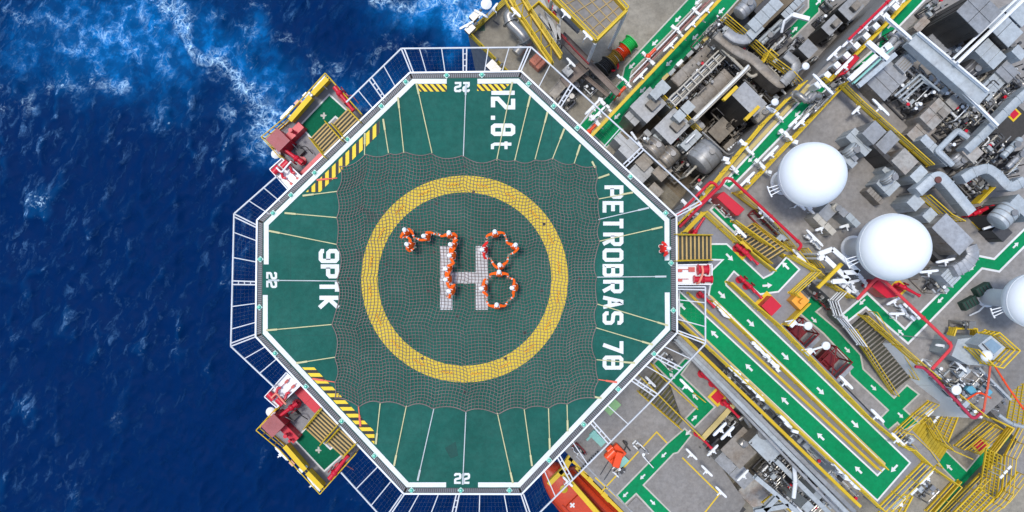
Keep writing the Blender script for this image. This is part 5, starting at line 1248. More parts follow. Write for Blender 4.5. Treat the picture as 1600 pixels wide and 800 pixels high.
# hose reels in a line
prev = None
for i, (x, y, m_, r_) in enumerate(((982, 70, M_HOSEG, .55), (972, 81, M_ORANGE, .5), (966, 86, M_WHITE, .38), (959, 92, mat('ochre_hose', (.42, .24, .03), .7), .5), (946, 104, M_DARK, .6))):
    c = P(x, y, ZM + .6); d = Vector((.7, .7, 0)); mb = MB(); mb.tube([c - d*.38, c - d*.33, c - d*.33, c + d*.33, c + d*.33, c + d*.38], [r_*1.15, r_*1.15, r_*.85, r_*.85, r_*1.15, r_*1.15], 18)
    for k in range(6): q = c + d*(-.3 + .12*k); mb.tube([q - d*.05, q, q + d*.05], [r_*.85, r_*.98, r_*.85], 16)
    mb.box((c.x, c.y, ZM), .7, .7, .2, U)
    one('hose_reel', ('green', 'orange', 'white', 'ochre', 'black')[i] + ' hose reel in the row on the grey deck beside the walkway', 'hose reel', mb, m_, 'hose reels on the process deck')
one('hose_coil', 'red hose coil lying beside the ochre reel', 'hose', MB().tube([P(957, 104, ZM + .3) + Vector((.4*math.cos(t), .4*math.sin(t), .1 + .02*t)) for t in np.linspace(0, 12, 40)], .08, 6), M_RED)
one('hose_coil', 'black hose coil in the dark corner under the cable tray', 'hose', MB().tube([P(940, 112, ZM + .2) + Vector(((.8 + .02*t)*math.cos(t), .6*math.sin(t), .1 + .03*t)) for t in np.linspace(0, 14, 48)], .09, 6), M_DARK)
for i, (x, y) in enumerate(((892, 152), (880, 138), (902, 133))):
    tank(('black drum under the net frame', 'black drum beside the grey tray', 'small black drum below the cable tray')[i], x, y, 12 + 4*(i == 1), 11, ZM + 1.4, ZM, U + i, M_DARK)
skid('grey valves under the upper right net frame', 885, 155, 20, 22, ZM, 41, dens=1.2); skid('valves and hangers below the brown cable tray', 925, 135, 20, 16, ZM, 42); skid('pipework at the foot of the net frame', 905, 118, 14, 18, ZM, 43)
# central band between the two green strips
beam('long yellow beam between the two green walkway strips', (915, 222), (1126, -2), .22, .35, ZM + 2.4, M_YEL); struct('path_edge_strip', MB().sheet(pp([(918, 212), (921, 214), (1130, -6), (1126, -6)], ZM + .03), ZM + .03), M_YELP)
pipe('thin pink pipe along the middle of the walkway band', [(985, 128), (1110, 0)], .06, ZM + 1.6, mat('pink_brown_pipe', (.38, .18, .16), .6)); pipe('brown pipe beside the white lamps of the walkway band', [(990, 118), (1103, 4)], .08, ZM + 1.4, mat('brown_pipe', (.20, .10, .09), .6)); pipe('white conduit along the left green strip', [(984, 122), (1096, 6)], .05, ZM + 2.0, M_WHITE)
for i, (x, y) in enumerate(((1000, 118), (1047, 70), (1081, 37), (1103, 15), (934, 178), (925, 168))): light(x, y, ZM + 2.6, U, 'over the band between the green strips, ' + ('third from the bottom', 'middle', 'second from the top', 'top', 'above the net frame', 'lowest')[i], 1.5)
for i, (x, y) in enumerate(((1012, 92), (975, 128), (955, 140), (945, 165), (930, 190), (1060, 52), (1090, 24))):
    fitting(x, y, ZM + 1.2, 50 + i, 'on the band between the green strips, ' + ('by the red cap', 'by the tray end', 'beside the orange fitting', 'over the left strip', 'under the net frame', 'upper middle', 'near the top')[i])
for i, (x, y) in enumerate(((966, 147), (1013, 88), (920, 206))):
    c = P(x, y, ZM + 2); mb = MB(); mb.tube([c, c + Vector((.5, .5, .2))], .12, 8); mb.ball(c, .22, 8); mb.rod(c - Vector((0, 0, 2)), c, .06, 6); one('hydrant', 'orange red hydrant valve ' + ('at the end of the brown tray', 'in the middle of the walkway band', 'at the foot of the walkway band')[i], 'hydrant', mb, M_ORANGE)
# right side of strip 2: row of boxes
for i, (x, y) in enumerate(((1118, 48), (1104, 60), (1090, 72), (1078, 84), (1062, 98), (1050, 112), (1040, 120))):
    unit(('white', 'yellowish', 'pale', 'grey', 'white', 'pale', 'yellow topped')[i] + ' cabinet in the row beside the right green strip, number %d from the top' % (i + 1), x, y, 13, 6, ZM + 1.6, ZM, (M_WHITE, M_YELP, M_SILVB, M_SILVER, M_WHITE, M_SILVB, M_YELP)[i], name='cable_cabinet', cat='cabinet', group='cabinets beside the green strip')

# ------------------------------------------------------------ machinery zone
Z1 = ZM
unit('pale grey machine house with two small hoods, upper of the pair beside the green strip', 1013, 164, 45, 38, -10, ZM, M_SILVER, 1, 1, extra='hatch', bolts=True)
unit('small square pale box on the walkway side of the upper machine house', 1036, 136, 17, 20, -9.5, ZM, M_SILVB); unit('pale box roof above the upper machine house', 1025, 146, 16, 16, -9, -9.98, M_SILVB)
unit('brown walled box left of the upper machine house', 990, 183, 18, 24, -11, ZM, M_SILVER, 1, 2, side=M_SILVW)
unit('pale grey machine house with two small hoods, lower of the pair', 1051, 197, 46, 38, -10, ZM, M_SILVER, extra='hatch'); unit('pale box roof above the lower machine house', 1062, 181, 16, 16, -9, -9.98, M_SILVB)
unit('pale box at the foot of the lower machine house', 1029, 214, 18, 16, -11, ZM, M_SILVB); unit('small grey cabinet left of the fat brown tank', 1012, 208, 9, 12, -11.5, ZM, M_SILVER)
unit('small pale box between the two machine houses, upper', 1054, 153, 12, 14, -10.5, ZM, M_SILVB); unit('small pale box between the two machine houses, lower', 1046, 162, 11, 13, -10.8, ZM, M_SILVB)
unit('bright square box above the yellow railing', 1075, 168, 19, 17, -10, ZM, M_SILVB); tank('short fat drum right of the yellow railing', 1093, 194, 20, 14, -10.5, ZM, V, M_CREAM)
rail([(1071, 182), (1093, 205)], -10.8, 'yellow railing between the bright box and the large tank'); rail([(1034, 150), (1056, 172)], -11, 'yellow railing between the small boxes')
tank('brownish tank with end cap beside the net frame, upper', 1026, 229, 24, 38, -9.8, ZM, U, M_SILVW); unit('tank saddle box with curved roof beside the net frame', 1040, 246, 30, 26, -10.5, ZM, M_SILVW); tank('brownish drum between the two machine houses and the net', 1048, 243, 30, 28, -10, ZM, U, M_SILVW)
tank('large grey cylindrical tank beside the second walkway', 1108, 241, 40, 48, -8.8, ZM, U, M_SILVER, bands=2); unit('blue grey cabinet on the side of the large grey tank', 1080, 219, 36, 15, -9.5, ZM, M_SILVB, 3, 1, extra='pipe')
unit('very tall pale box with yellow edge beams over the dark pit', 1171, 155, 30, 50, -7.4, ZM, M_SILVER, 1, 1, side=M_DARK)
for i, (x, y) in enumerate(((1141, 146), (1175, 177))): beam('yellow lifting beam at the %s end of the tall pale box' % ('upper', 'lower')[i], (x - 10, y + 10), (x + 11, y - 11), .22, .25, -7.2, M_YEL)
tank('shiny drum beside the tall pale box', 1191, 178, 28, 17, -9.5, ZM, U, M_CREAM); unit('pale brown flat cover in the dark pit', 1127, 203, 34, 27, -11.2, ZM, M_SILVW, side=M_DARK); unit('small stained box at the corner of the pit', 1141, 226, 22, 12, -11.5, ZM, M_SILVW)
skid('vertical grey tubes below the pale brown cover', 1155, 214, 34, 16, ZM + .5, 3, dens=2.2, hh=2.4); skid('pipework along the near walkway below the drum', 1178, 210, 40, 12, ZM + .5, 4, dens=2, hh=2.2); skid('pipework between the tank and the walkway railing', 1130, 262, 26, 12, ZM + .5, 5, dens=2)
mb = MB()
for k in range(7): a = P(1161 - k*4, 214 + k*3, -10.8); mb.rod(a, a + Vector((.8, -.8, .1)), .09, 8)
one('tube_bank', 'bank of short white tubes beside the walkway', 'tubes', mb, M_WHITE)
# stepped boxes and hexagonal ducts
duct('brown stepped duct running up from the hexagonal box', [(1083, 172), (1104, 150), (1128, 128), (1140, 115)], 24, -10, 2.5, M_SILVW, r=4, ribs=1.1)
duct('brown flat duct beside the green strip and the pipe rack', [(1054, 130), (1075, 110), (1100, 86), (1112, 76)], 19, -10.3, 2.2, M_SILVW, r=6, ribs=1.1)
unit('flat brown cover beside the upper pipe rack', 1063, 122, 22, 17, -10.2, ZM, M_SILVW); unit('short brown box at the head of the pipe rack', 1119, 88, 18, 14, -10.6, ZM, M_SILVW)
def rack(label, a, b, wpx, z, n, m=None):
    m = m or M_CREAM; A1, B1 = P(*a, z), P(*b, z); k = mpp(z); d = (B1-A1).normalized(); x = Vector((-d.y, d.x, 0))*wpx*k/2; rt = thing('pipe_rack', label, 'pipe rack', (A1.x, A1.y, ZM), 'white pipe racks')
    for s in (-1, 1): mb = MB(); mb.bar(A1 + x*s, B1 + x*s, .10, .2); build('rail_beam', mb, m, rt, smooth=False)
    for i in range(n + 1):
        q = A1.lerp(B1, i/n); mb = MB(); mb.bar(q - x, q + x, .08, .14)
        if i % 3 == 0:
            for s in (-1, 1): mb.rod(q + x*s, (q.x + x.x*s, q.y + x.y*s, ZM), .08, 6)
        build('cross_member', mb, m, rt, smooth=False)
    for j, t in enumerate((-.6, -.2, .25, .7)):
        mb = MB(); mb.rod(A1 + x*t - Vector((0, 0, .25 + .1*j)), B1 + x*t - Vector((0, 0, .25 + .1*j)), .05 + .02*(j % 2), 8); build('pipe_run', mb, (M_STEEL, M_CREAM, M_WHITE, M_STEEL)[j], rt)
rack('cream pipe rack above the two machine houses', (1050, 160), (1140, 72), 14, -9.6, 8); rack('thin white pipe rack beside the hexagonal duct', (1084, 188), (1170, 104), 5, -8.8, 8, M_CREAM)
pipe('thick white pipe along the edge of the dark pit', [(1086, 186), (1160, 114), (1171, 101)], .08, -8.6, M_WHITE, drop=1); pipe('cream pipe crossing above the pipe rack', [(1128, 76), (1175, 122), (1190, 110)], .11, -9.2, M_CREAM); pipe('dark handrail pipe round the large grey tank', [(1097, 206), (1115, 222), (1138, 243), (1150, 236)], .07, -8.6, M_STEEL)
for i, (x, y, s1, s2) in enumerate(((1058, 150, 20, 10), (1072, 150, 16, 12), (1095, 138, 30, 9), (1112, 100, 30, 14), (1088, 112, 26, 8), (1150, 112, 26, 20), (1178, 128, 18, 22), (1136, 175, 16, 26), (1006, 222, 10, 16), (1068, 232, 14, 20), (1075, 262, 22, 12), (1098, 282, 20, 12), (1160, 190, 30, 14), (1205, 150, 26, 22), (1092, 100, 16, 10), (1200, 118, 20, 12))):
    skid(('brown pipework beside the bright square box', 'orange brown fittings under the cream rack', 'narrow pipe bundle along the cream rack', 'brass coloured pipework at the rack head', 'pipe bundle beside the flat brown duct', 'dark pipework behind the tall pale box', 'pipe knot right of the tall pale box', 'dark fittings in the pit', 'grey brackets under the net frame', 'brown struts under the drum', 'brown struts below the large tank', 'white fittings at the walkway corner', 'dark fittings beside the shiny drum', 'pipe knot below the curved ducts', 'small pipework beside the row of cabinets', 'pipework under the long curved duct')[i], x, y, s1*1.25, s2*1.2, ZM + 2.4, 60 + i, dens=2.4, hh=2.0, m=M_SILVW)
for i, (x, y, s1, s2) in enumerate(((985, 232, 30, 26), (1010, 250, 32, 22), (1000, 270, 40, 30), (1035, 268, 26, 22), (970, 218, 14, 20), (1022, 300, 24, 22))):
    unit(('grey flat housing under the upper right net frame', 'brown housing under the net frame tie bars', 'wide grey housing beside the letter P corner of the helideck', 'brown box in the lane beside the net frame', 'small grey box by the foot of the green strip', 'low brown box near the helideck corner')[i], x, y, s1, s2, -11 - .3*(i % 3), ZM, (M_SILVER, M_SILVW, M_SILVER, M_SILVW)[i % 4], 2, 1)
skid('pale fittings among the housings under the net frame', 978, 226, 14, 12, ZM, 90); skid('tan struts between the tanks', 1058, 262, 30, 16, ZM, 91); pipe('short white lamp post lying over the lane beside the tank', [(986, 206), (1003, 230)], .09, -10.5, M_WHITE)
# upper silver ducts
duct('long curved silver duct from the green strip down to the second walkway', [(1120, 54), (1142, 72), (1156, 82), (1175, 90), (1204, 118), (1221, 132), (1228, 122)], 15, -8.6, 1.6, M_SILVW, r=16)
duct('second curved duct above the long one, joining the round tank', [(1135, 48), (1150, 60), (1168, 62), (1178, 50)], 15, -8.2, 1.8, M_SILVER, r=12); duct('hook shaped duct beside the yellow ladder', [(1228, 84), (1246, 98), (1243, 110), (1224, 130)], 14, -8.4, 1.6, M_SILVER, r=14)
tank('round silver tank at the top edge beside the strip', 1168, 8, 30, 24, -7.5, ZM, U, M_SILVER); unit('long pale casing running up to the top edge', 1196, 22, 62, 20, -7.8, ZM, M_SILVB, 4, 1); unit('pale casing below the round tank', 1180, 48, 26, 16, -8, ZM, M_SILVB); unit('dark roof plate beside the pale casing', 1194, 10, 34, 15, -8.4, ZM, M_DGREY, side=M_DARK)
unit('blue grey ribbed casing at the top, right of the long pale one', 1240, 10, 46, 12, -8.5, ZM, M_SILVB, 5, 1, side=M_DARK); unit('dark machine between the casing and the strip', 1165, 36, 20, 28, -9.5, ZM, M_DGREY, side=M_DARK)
pipe('bundle of blue grey pipes along the ribbed casing', [(1185, 65), (1212, 40), (1250, 4)], .13, -9, M_SILVB); pipe('second blue grey pipe along the ribbed casing', [(1190, 70), (1218, 44), (1256, 8)], .10, -9.2, M_SILVB)
tank('pale horizontal vessel at the end of the blue grey pipes', 1200, 58, 26, 8, -9, ZM, U, M_SILVB)
rail([(1132, 26), (1165, 54)], -9.5, 'yellow triple rail above the curved ducts'); rail([(1177, 66), (1205, 92), (1232, 112)], -9.5, 'yellow rail and ladder cage among the curved ducts'); rail([(1190, 100), (1200, 80), (1212, 90)], -9.6, 'yellow hooped rail beside the ladder cage', sp=.6); rail([(1236, 115), (1252, 132)], -9.6, 'short yellow rail below the hook duct')
for i, (x, y, s1, s2) in enumerate(((1130, 42, 22, 16), (1160, 78, 16, 22), (1172, 105, 20, 20), (1205, 78, 20, 14), (1215, 104, 18, 22), (1240, 128, 16, 22), (1225, 60, 24, 9), (1110, 70, 18, 14))):
    skid(('dark machinery beside the green strip bend', 'dark pipework inside the long curved duct', 'round fittings under the long curved duct', 'pipework beside the ladder cage', 'pipework inside the hook duct', 'white fittings below the hook duct', 'fittings beside the blue grey pipes', 'pipework at the end of the cabinet row')[i], x, y, s1*1.2, s2*1.2, ZM + 3, 120 + i, dens=2.2, hh=2.2, m=M_DGREY)
# open deck with four machines near the short green strip
slab('upper_machinery_floor', [(1190, 78), (1290, -40), (1415, -40), (1264, 124), (1240, 132)], ZM + 3, ZM + .02, M_DECK)
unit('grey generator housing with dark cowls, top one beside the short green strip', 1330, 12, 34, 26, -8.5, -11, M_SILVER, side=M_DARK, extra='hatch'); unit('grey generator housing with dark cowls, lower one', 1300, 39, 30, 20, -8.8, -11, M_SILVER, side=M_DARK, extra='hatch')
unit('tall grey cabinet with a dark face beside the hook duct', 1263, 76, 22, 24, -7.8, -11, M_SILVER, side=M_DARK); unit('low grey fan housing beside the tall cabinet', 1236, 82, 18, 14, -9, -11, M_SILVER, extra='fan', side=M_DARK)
for i, (x, y, s1, s2) in enumerate(((1288, 55, 14, 20), (1316, 30, 14, 26), (1246, 66, 16, 10), (1283, 32, 12, 10), (1296, 6, 10, 16), (1272, 96, 8, 10), (1330, 30, 10, 12))):
    skid(('dark pump set beside the lower generator', 'dark pump set between the generators', 'white pump heads beside the tall cabinet', 'pale valves beside the short green strip', 'dark valves at the top of the open deck', 'small filter on the open deck', 'pale legs under the top generator')[i], x, y, s1, s2, -11, 140 + i, dens=2.6, hh=1.3, m=M_DGREY)
mb = MB(); A1 = P(1238, 23, -7); B1 = P(1264, 30, -7); mb.bar(A1, B1, .28, .2); mb.tube([A1, A1 + Vector((-.4, -.3, -.3)), A1 + Vector((-.4, -.9, -.8))], .09, 8); mb.rod(A1 - Vector((0, 0, 4)), A1, .1, 8); one('davit_arm', 'white davit arm hanging over the short green strip', 'davit', mb, M_WHITE)
# walkway 3 edges
rail([(1048, 360), (1090, 318), (1192, 194), (1256, 129)], ZR, 'yellow rail along the left side of the long radome deck walkway'); struct('path_edge_strip', MB().sheet(pp([(1127, 285), (1122, 281), (1203, 195), (1207, 199)], ZR + .012), ZR + .012), M_YELP); struct('path_edge_strip', MB().sheet(pp([(1207, 199), (1203, 195), (1262, 131), (1268, 134)], ZR + .012), ZR + .012), M_YELP)
rail([(1157, 303), (1187, 272), (1284, 168), (1320, 130)], ZR, 'thick yellow rail along the right side of the long radome deck walkway')
rail([(1284, 124), (1292, 130), (1372, 50), (1420, 0)], ZR, 'yellow rail above the row of white boxes beside the upper walkway', t=.05)
rail([(1316, 132), (1345, 160), (1455, 258)], ZR + 1.2, 'long black and yellow double rail running down towards the inverted V duct', h=.7); beam('dark walkway plate under the black and yellow double rail', (1314, 134), (1453, 260), .28, .12, ZR + 1.15, M_DGREY, name='walkway_plate', cat='walkway')
for i in range(9):
    t = i / 8; x, y = 1278 + 122*t, 132 - 122*t
    unit('white square cable box in the row beside the upper walkway, number %d from the bottom' % (i + 1), x, y, 10, 10, ZR + 1.0, ZR, M_WHITE, name='cable_box', cat='box', group='white cable boxes'); 
    if i < 8: unit('dark gap box between white cable boxes %d and %d' % (i + 1, i + 2), x + 8, y - 8, 6, 8, ZR + .7, ZR, M_DARK, name='cable_box', cat='box', group='dark cable boxes')
for i in range(5): light(1300 + 24*i + 2, 82 - 21*i + 2, ZR + .8, U, 'along the red line at the upper walkway, place %d from the bottom' % (i + 1), 1.3)
pipe('red pipe above the row of white cable boxes', [(1326, 62), (1395, -5)], .09, ZR + 1.2, M_RED, group=GRP)
mb = MB(); c = P(1330, 100, ZR + 1.4); mb.prism(pp([(1336, 84), (1344, 90), (1322, 115), (1311, 118)], ZR + 1.5), ZR, ZR + 1.5); one('fire_cabinet', 'red fire cabinet beside the upper walkway', 'cabinet', mb, M_RED, bevel=.03)
light(1318, 103, ZR + 1.9, U, 'beside the red cabinet of the upper walkway', 1.6); light(1285, 132, ZR + 2, V, 'where the walkway bends under the ducts', 1.8)
for i, (x, y) in enumerate(((1251, 190), (1230, 214), (1203, 240), (1190, 262), (1166, 281))):
    if i % 2: fitting(x, y, ZR + .3, 200 + i, 'on the right rail of the long walkway, place %d' % i)
    else: light(x, y, ZR + 1.5, U, 'on the right rail of the long walkway, place %d from the top' % (i + 1), 1.4)
for i, (x, y) in enumerate(((1165, 232), (1140, 260), (1210, 178), (1098, 304), (1076, 326))): fitting(x, y, ZR, 230 + i, 'on the left rail of the long walkway, place %d' % (i + 1))
camera_ball(1258, 104, ZR + 2, 'beside the open machinery deck'); camera_ball(1210, 160, ZR + 2, 'beside the long walkway')
# grey pipes and bars crossing the walkway bend
for i in range(2): pipe('fat grey pipe hooped over the walkway bend, ' + ('outer', 'inner')[i], [(1246 + 6*i, 146 + 6*i), (1262 + 4*i, 160 - 2*i), (1266 + 8*i, 148 - 2*i), (1282, 150)], .2, ZR + 1.6, M_STEEL, rr=10, drop=1.4, n=10)
for i, (x, y, s1, s2) in enumerate(((1300, 140, 36, 8), (1280, 160, 44, 7), (1262, 178, 30, 6), (1324, 118, 10, 14))):
    skid(('white pipe bundle at the walkway bend, upper', 'white pipe bundle at the walkway bend, middle', 'white pipe bundle at the walkway bend, lower', 'grey valves at the top of the double rail')[i], x, y, s1, s2, ZR, 260 + i, dens=4, hh=1.4, m=M_WHITE)
# long gantry bars
for i, (a, b_) in enumerate((((1328, 124), (1390, 68)), ((1334, 130), (1396, 74)), ((1342, 134), (1400, 84)))):
    beam('long white gantry bar above the walkway, ' + ('left', 'middle', 'right')[i], a, b_, .28 if i != 1 else .1, .2, ZR + 3, (M_WHITE, M_TURQ, M_SILVB)[i], name='gantry_bar')
for i, (a, b_) in enumerate((((1356, 65), (1388, 92)), ((1384, 76), (1393, 70)))): beam('white cross arm of the gantry, ' + ('long', 'short')[i], a, b_, .3, .2, ZR + 3.2, M_WHITE, name='lamp_gantry')

for i, (x, y, s1, s2, cap_) in enumerate(((1100, 140, 110, 44, 90), (1160, 185, 70, 60, 60), (1045, 225, 60, 60, 45), (1180, 105, 70, 70, 70), (1120, 60, 60, 40, 40), (1085, 240, 100, 26, 50), (1225, 40, 90, 30, 50))):
    skid(('low brown pipework filling the bay under the pipe rack', 'low pipework on the floor of the dark pit', 'floor pipework between the tanks and the net frame', 'floor pipework beneath the curved ducts', 'floor pipework behind the row of cabinets', 'floor pipework along the long walkway below the tank', 'floor pipework beneath the blue grey casing')[i], x, y, s1, s2, ZM + .9, 600 + i, dens=5, hh=1.6, m=M_SILVW, cap=cap_, run=2.4)
# ------------------------------------------------------------ upper right: big ducts and roofs
duct('very long pale duct crossing the upper right machinery from top left to bottom right', [(1428, 58), (1538, 154)], 25, -2.5, .7, M_SILVB, r=10, ribs=2.0)
unit('grey flat housing behind the long pale duct', 1478, 62, 34, 44, -4.5, ZR, M_SILVER, 1, 2); unit('stained box beside the flat housing near the green strip', 1440, 38, 26, 14, -4.6, ZR, M_RUSTY, 1, 2); 
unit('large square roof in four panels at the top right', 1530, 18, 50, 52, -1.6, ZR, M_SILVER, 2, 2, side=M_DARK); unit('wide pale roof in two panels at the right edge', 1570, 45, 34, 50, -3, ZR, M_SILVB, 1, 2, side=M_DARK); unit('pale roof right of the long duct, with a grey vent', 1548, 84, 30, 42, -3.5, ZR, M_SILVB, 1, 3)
unit('pale roof at the upper right corner of the photo', 1594, 20, 30, 36, -3, ZR, M_SILVB, 1, 1); unit('small pale panel roof, right edge', 1593, 82, 16, 22, -3.2, ZR, M_SILVB); unit('stepped grey roof below the right roofs', 1574, 112, 26, 28, -4, ZR, M_SILVER, 2, 1); unit('pale square roof beside the end of the long duct', 1552, 132, 30, 24, -4.2, ZR, M_SILVB, 2, 2)
tank('dark horizontal cylinder beside the long duct', 1524, 105, 24, 40, -4, ZR, V, M_DGREY)
unit('left grey roof of three wide panels beside the double rail', 1384, 124, 52, 46, -4.2, ZR, M_SILVER, 3, 1, side=M_SILVW); unit('small pale housing left of the long duct, upper', 1431, 84, 20, 18, -3.6, ZR, M_SILVB); unit('grey hooded housing left of the long duct, lower', 1413, 100, 22, 22, -3.9, ZR, M_SILVER, extra='louvre')
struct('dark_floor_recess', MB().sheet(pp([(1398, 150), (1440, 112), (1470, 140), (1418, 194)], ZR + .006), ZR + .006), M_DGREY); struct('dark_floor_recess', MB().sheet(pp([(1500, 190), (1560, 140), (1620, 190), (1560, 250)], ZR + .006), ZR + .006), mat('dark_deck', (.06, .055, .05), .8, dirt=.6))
unit('rust stained roof in the middle of the upper right block', 1462, 178, 44, 30, -3.8, ZR, M_RUSTY, 2, 2); unit('rust stained roof step towards the dark recess', 1440, 206, 40, 28, -4.4, ZR, M_RUSTY, 2, 1); unit('small beige box stack beside the rust stained roof, upper', 1508, 152, 20, 14, -4.2, ZR, M_RUSTY); unit('olive hatch on the rust stained roof', 1474, 176, 12, 14, -3.6, -3.8, M_SILVW)
unit('pale rusty step near the long duct end', 1490, 160, 18, 20, -4, ZR, M_RUSTY)
beam('long white pipe beam along the left side of the long duct', (1420, 57), (1560, 196), .13, .2, -2.6, M_WHITE); beam('white pipe beam along the right side of the long duct', (1436, 50), (1545, 142), .10, .2, -2.2, M_WHITE); beam('white beam running up to the right top corner', (1497, 98), (1606, -6), .14, .25, -1.8, M_WHITE); beam('second white beam running up to the right top corner', (1490, 92), (1600, -12), .09, .2, -2.0, M_WHITE)
beam('short white beam from the green strip to the long duct', (1385, 26), (1424, 60), .16, .2, -3, M_WHITE)
pipe('pair of grey pipes looping beside the walkway at the top, outer', [(1345, 125), (1390, 70), (1402, 54), (1412, 54), (1424, 66)], .2, -3.8, M_SILVER, rr=12, n=10); pipe('pair of grey pipes looping beside the walkway at the top, inner', [(1352, 128), (1394, 76), (1404, 66), (1410, 66), (1420, 76)], .18, -4, M_SILVER, rr=10, n=10)
for i, o in enumerate((0, 6, 12)): pipe('thin grey pipe hooped over the dark recess, ' + ('outer', 'middle', 'inner')[i], [(1398 + o, 150 + o*.6), (1438 + o*.4, 116 + o), (1442, 120 + o*.6), (1468 - o*.4, 142 - o*.3)], .07, -4 - i*.1, M_SILVB, rr=6)
unit('pale grey inner duct beside the long white beam', 1463, 235, 14, 60, -3.6, ZR, M_SILVB, 1, 3)
# stepped ducts going to the right
duct('stepped pale duct climbing to the right edge', [(1512, 235), (1540, 208), (1562, 186), (1590, 158), (1612, 138)], 13.2, -3.2, 0.9, M_SILVB, r=4, ribs=1.1); unit('triangular ended beige casing at the foot of the stepped duct', 1520, 238, 24, 26, -3.6, ZR, M_RUSTY)
tank('grey round ended vessel beside the stepped duct', 1503, 248, 20, 26, -3.9, ZR, V, M_SILVER)
pipe('white square pipe loop left of the round ended vessel', [(1512, 215), (1496, 204), (1464, 236), (1488, 258)], .18, -3.4, M_SILVB, rr=3, fl=9)
duct('pale curved duct sweeping up to the right edge', [(1506, 280), (1524, 268), (1545, 262), (1560, 272), (1580, 295), (1602, 282)], 15.0, -3.0, 0.9, M_SILVB, r=22)
tank('shiny pipe vessel at the right edge', 1584, 230, 40, 10, -3, ZR, U, M_SILVB); tank('second grey pipe at the right edge', 1592, 246, 44, 8, -3.2, ZR, U, M_SILVER)
rail([(1524, 318), (1552, 290)], ZR + 1, 'yellow plated rail below the curved duct', plate=True, h=.8)
for i, (x, y, s1, s2) in enumerate(((1392, 62, 16, 18), (1460, 12, 24, 18), (1418, 72, 14, 12), (1490, 78, 26, 10), (1472, 150, 22, 16), (1432, 168, 16, 10), (1500, 186, 30, 22), (1530, 178, 20, 26), (1545, 160, 22, 16), (1590, 120, 26, 22), (1580, 66, 12, 40), (1522, 285, 14, 34), (1482, 226, 22, 12), (1540, 240, 12, 18), (1590, 260, 26, 16), (1462, 132, 10, 34), (1494, 118, 10, 46))):
    skid(('pipework beside the upper green strip', 'dark valve group at the top edge', 'valves where the grey pipes loop', 'fittings along the right side of the long duct', 'pipe bundle over the dark recess', 'small valves in the dark recess', 'dark pipework right of the rust stained roof', 'dark pipework below the long duct end', 'white framed fittings at the long duct end', 'dark pipework at the right edge', 'dark cable runs between the right roofs', 'dark slatted pipework inside the curved duct', 'pipework inside the white square loop', 'red capped fittings beside the stepped duct', 'struts at the right edge', 'pipe run left of the long duct', 'dark pipe run left of the long white beam')[i], x, y, s1, s2, ZR, 300 + i, dens=1.9, hh=1.8, m=M_DGREY)
# HVAC group right of the first radome
unit('rounded grey air handler beside the double rail', 1366, 207, 30, 26, -3.2, ZR, M_SILVER, 1, 1); unit('pale panel housing below the air handler', 1344, 222, 22, 44, -4, ZR, M_SILVB, 2, 1); tank('shiny round topped heater box beside the first radome', 1336, 233, 14, 26, -3.4, ZR, V, M_SILVB); unit('pale cabinet beside the shiny heater box', 1327, 250, 13, 26, -4, ZR, M_SILVB); unit('narrow pale cabinet above the radome side', 1331, 242, 8, 24, -3.8, ZR, M_SILVER)
unit('grey blue flat housing with a lamp beside the double rail', 1387, 222, 34, 22, -3.6, ZR, M_SILVER); unit('dark grille strip between the housings', 1381, 240, 9, 50, -3.6, ZR, M_DARK, 1, 4); unit('brown stained square roof beside the double rail', 1414, 252, 30, 32, -3.4, ZR, M_RUSTY); unit('pale small roof above the inverted V duct', 1436, 272, 26, 17, -3.6, ZR, M_SILVB)
unit('ribbed air conditioning unit in the middle of the group', 1388, 288, 26, 30, -4.1, ZR, M_SILVB, 1, 3); tank('shiny rounded cover on the air conditioning unit', 1396, 276, 12, 26, -3.3, ZR, V, M_SILVB); unit('large pale panel beside the air conditioning unit', 1395, 262, 30, 20, -4.3, ZR, M_SILVB, 2, 1); unit('brown slatted side of the air conditioning unit', 1368, 306, 10, 32, -4.6, ZR, M_SILVW, 1, 6)
duct('inverted V shaped duct with rounded head, right of the double rail', [(1436, 300), (1468, 272), (1484, 288), (1512, 322), (1520, 332)], 15.8, -3.0, 0.9, M_SILVB, r=14, ribs=1.2)
mb = MB(); c = P(1465, 281, -2.98); mb.lathe(c, [(.2, 0), (.2, .1), (.05, .1)], 14); one('exhaust_opening', 'round brown exhaust opening on the head of the inverted V duct', 'exhaust', mb, mat('exhaust_brown', (.14, .05, .04), .7))
unit('pale square box below the left arm of the inverted V duct', 1431, 316, 22, 21, -3.6, ZR, M_SILVB); unit('second pale square box, next to the large ribbed housing', 1455, 338, 20, 22, -3.4, ZR, M_SILVB); rail([(1446, 306), (1480, 336), (1500, 346)], ZR + 1.2, 'yellow rail inside the inverted V duct')
unit('large pale roof housing right of the largest radome', 1489, 366, 33, 62, -2.6, ZR, M_SILVER, 1, 1, side=M_SILVW)
duct('segmented elbow duct below the large pale roof', [(1518, 384), (1523, 398), (1512, 414), (1494, 424)], 19.4, -2.8, 0.9, M_SILVER, r=14, ribs=.35); unit('ribbed duct end beside the crossing walkway', 1486, 432, 22, 26, -3.4, ZR, M_SILVB, 1, 5)
unit('dark machine with white bars between the radome and the large roof', 1466, 388, 26, 40, -4.6, ZR, M_DGREY, 2, 1, side=M_DARK); skid('tangled brown valves below the largest radome', 1452, 438, 26, 30, ZR, 340, dens=3.2, hh=1.4, m=M_SILVW); skid('valves at the rim of the crossing walkway', 1472, 446, 14, 20, ZR, 341, dens=3, m=M_WHITE)
light(1450, 424, -3.5, .1, 'below the largest radome', 1.2); light(1476, 407, -3.5, .2, 'beside the segmented elbow duct', 1.2)
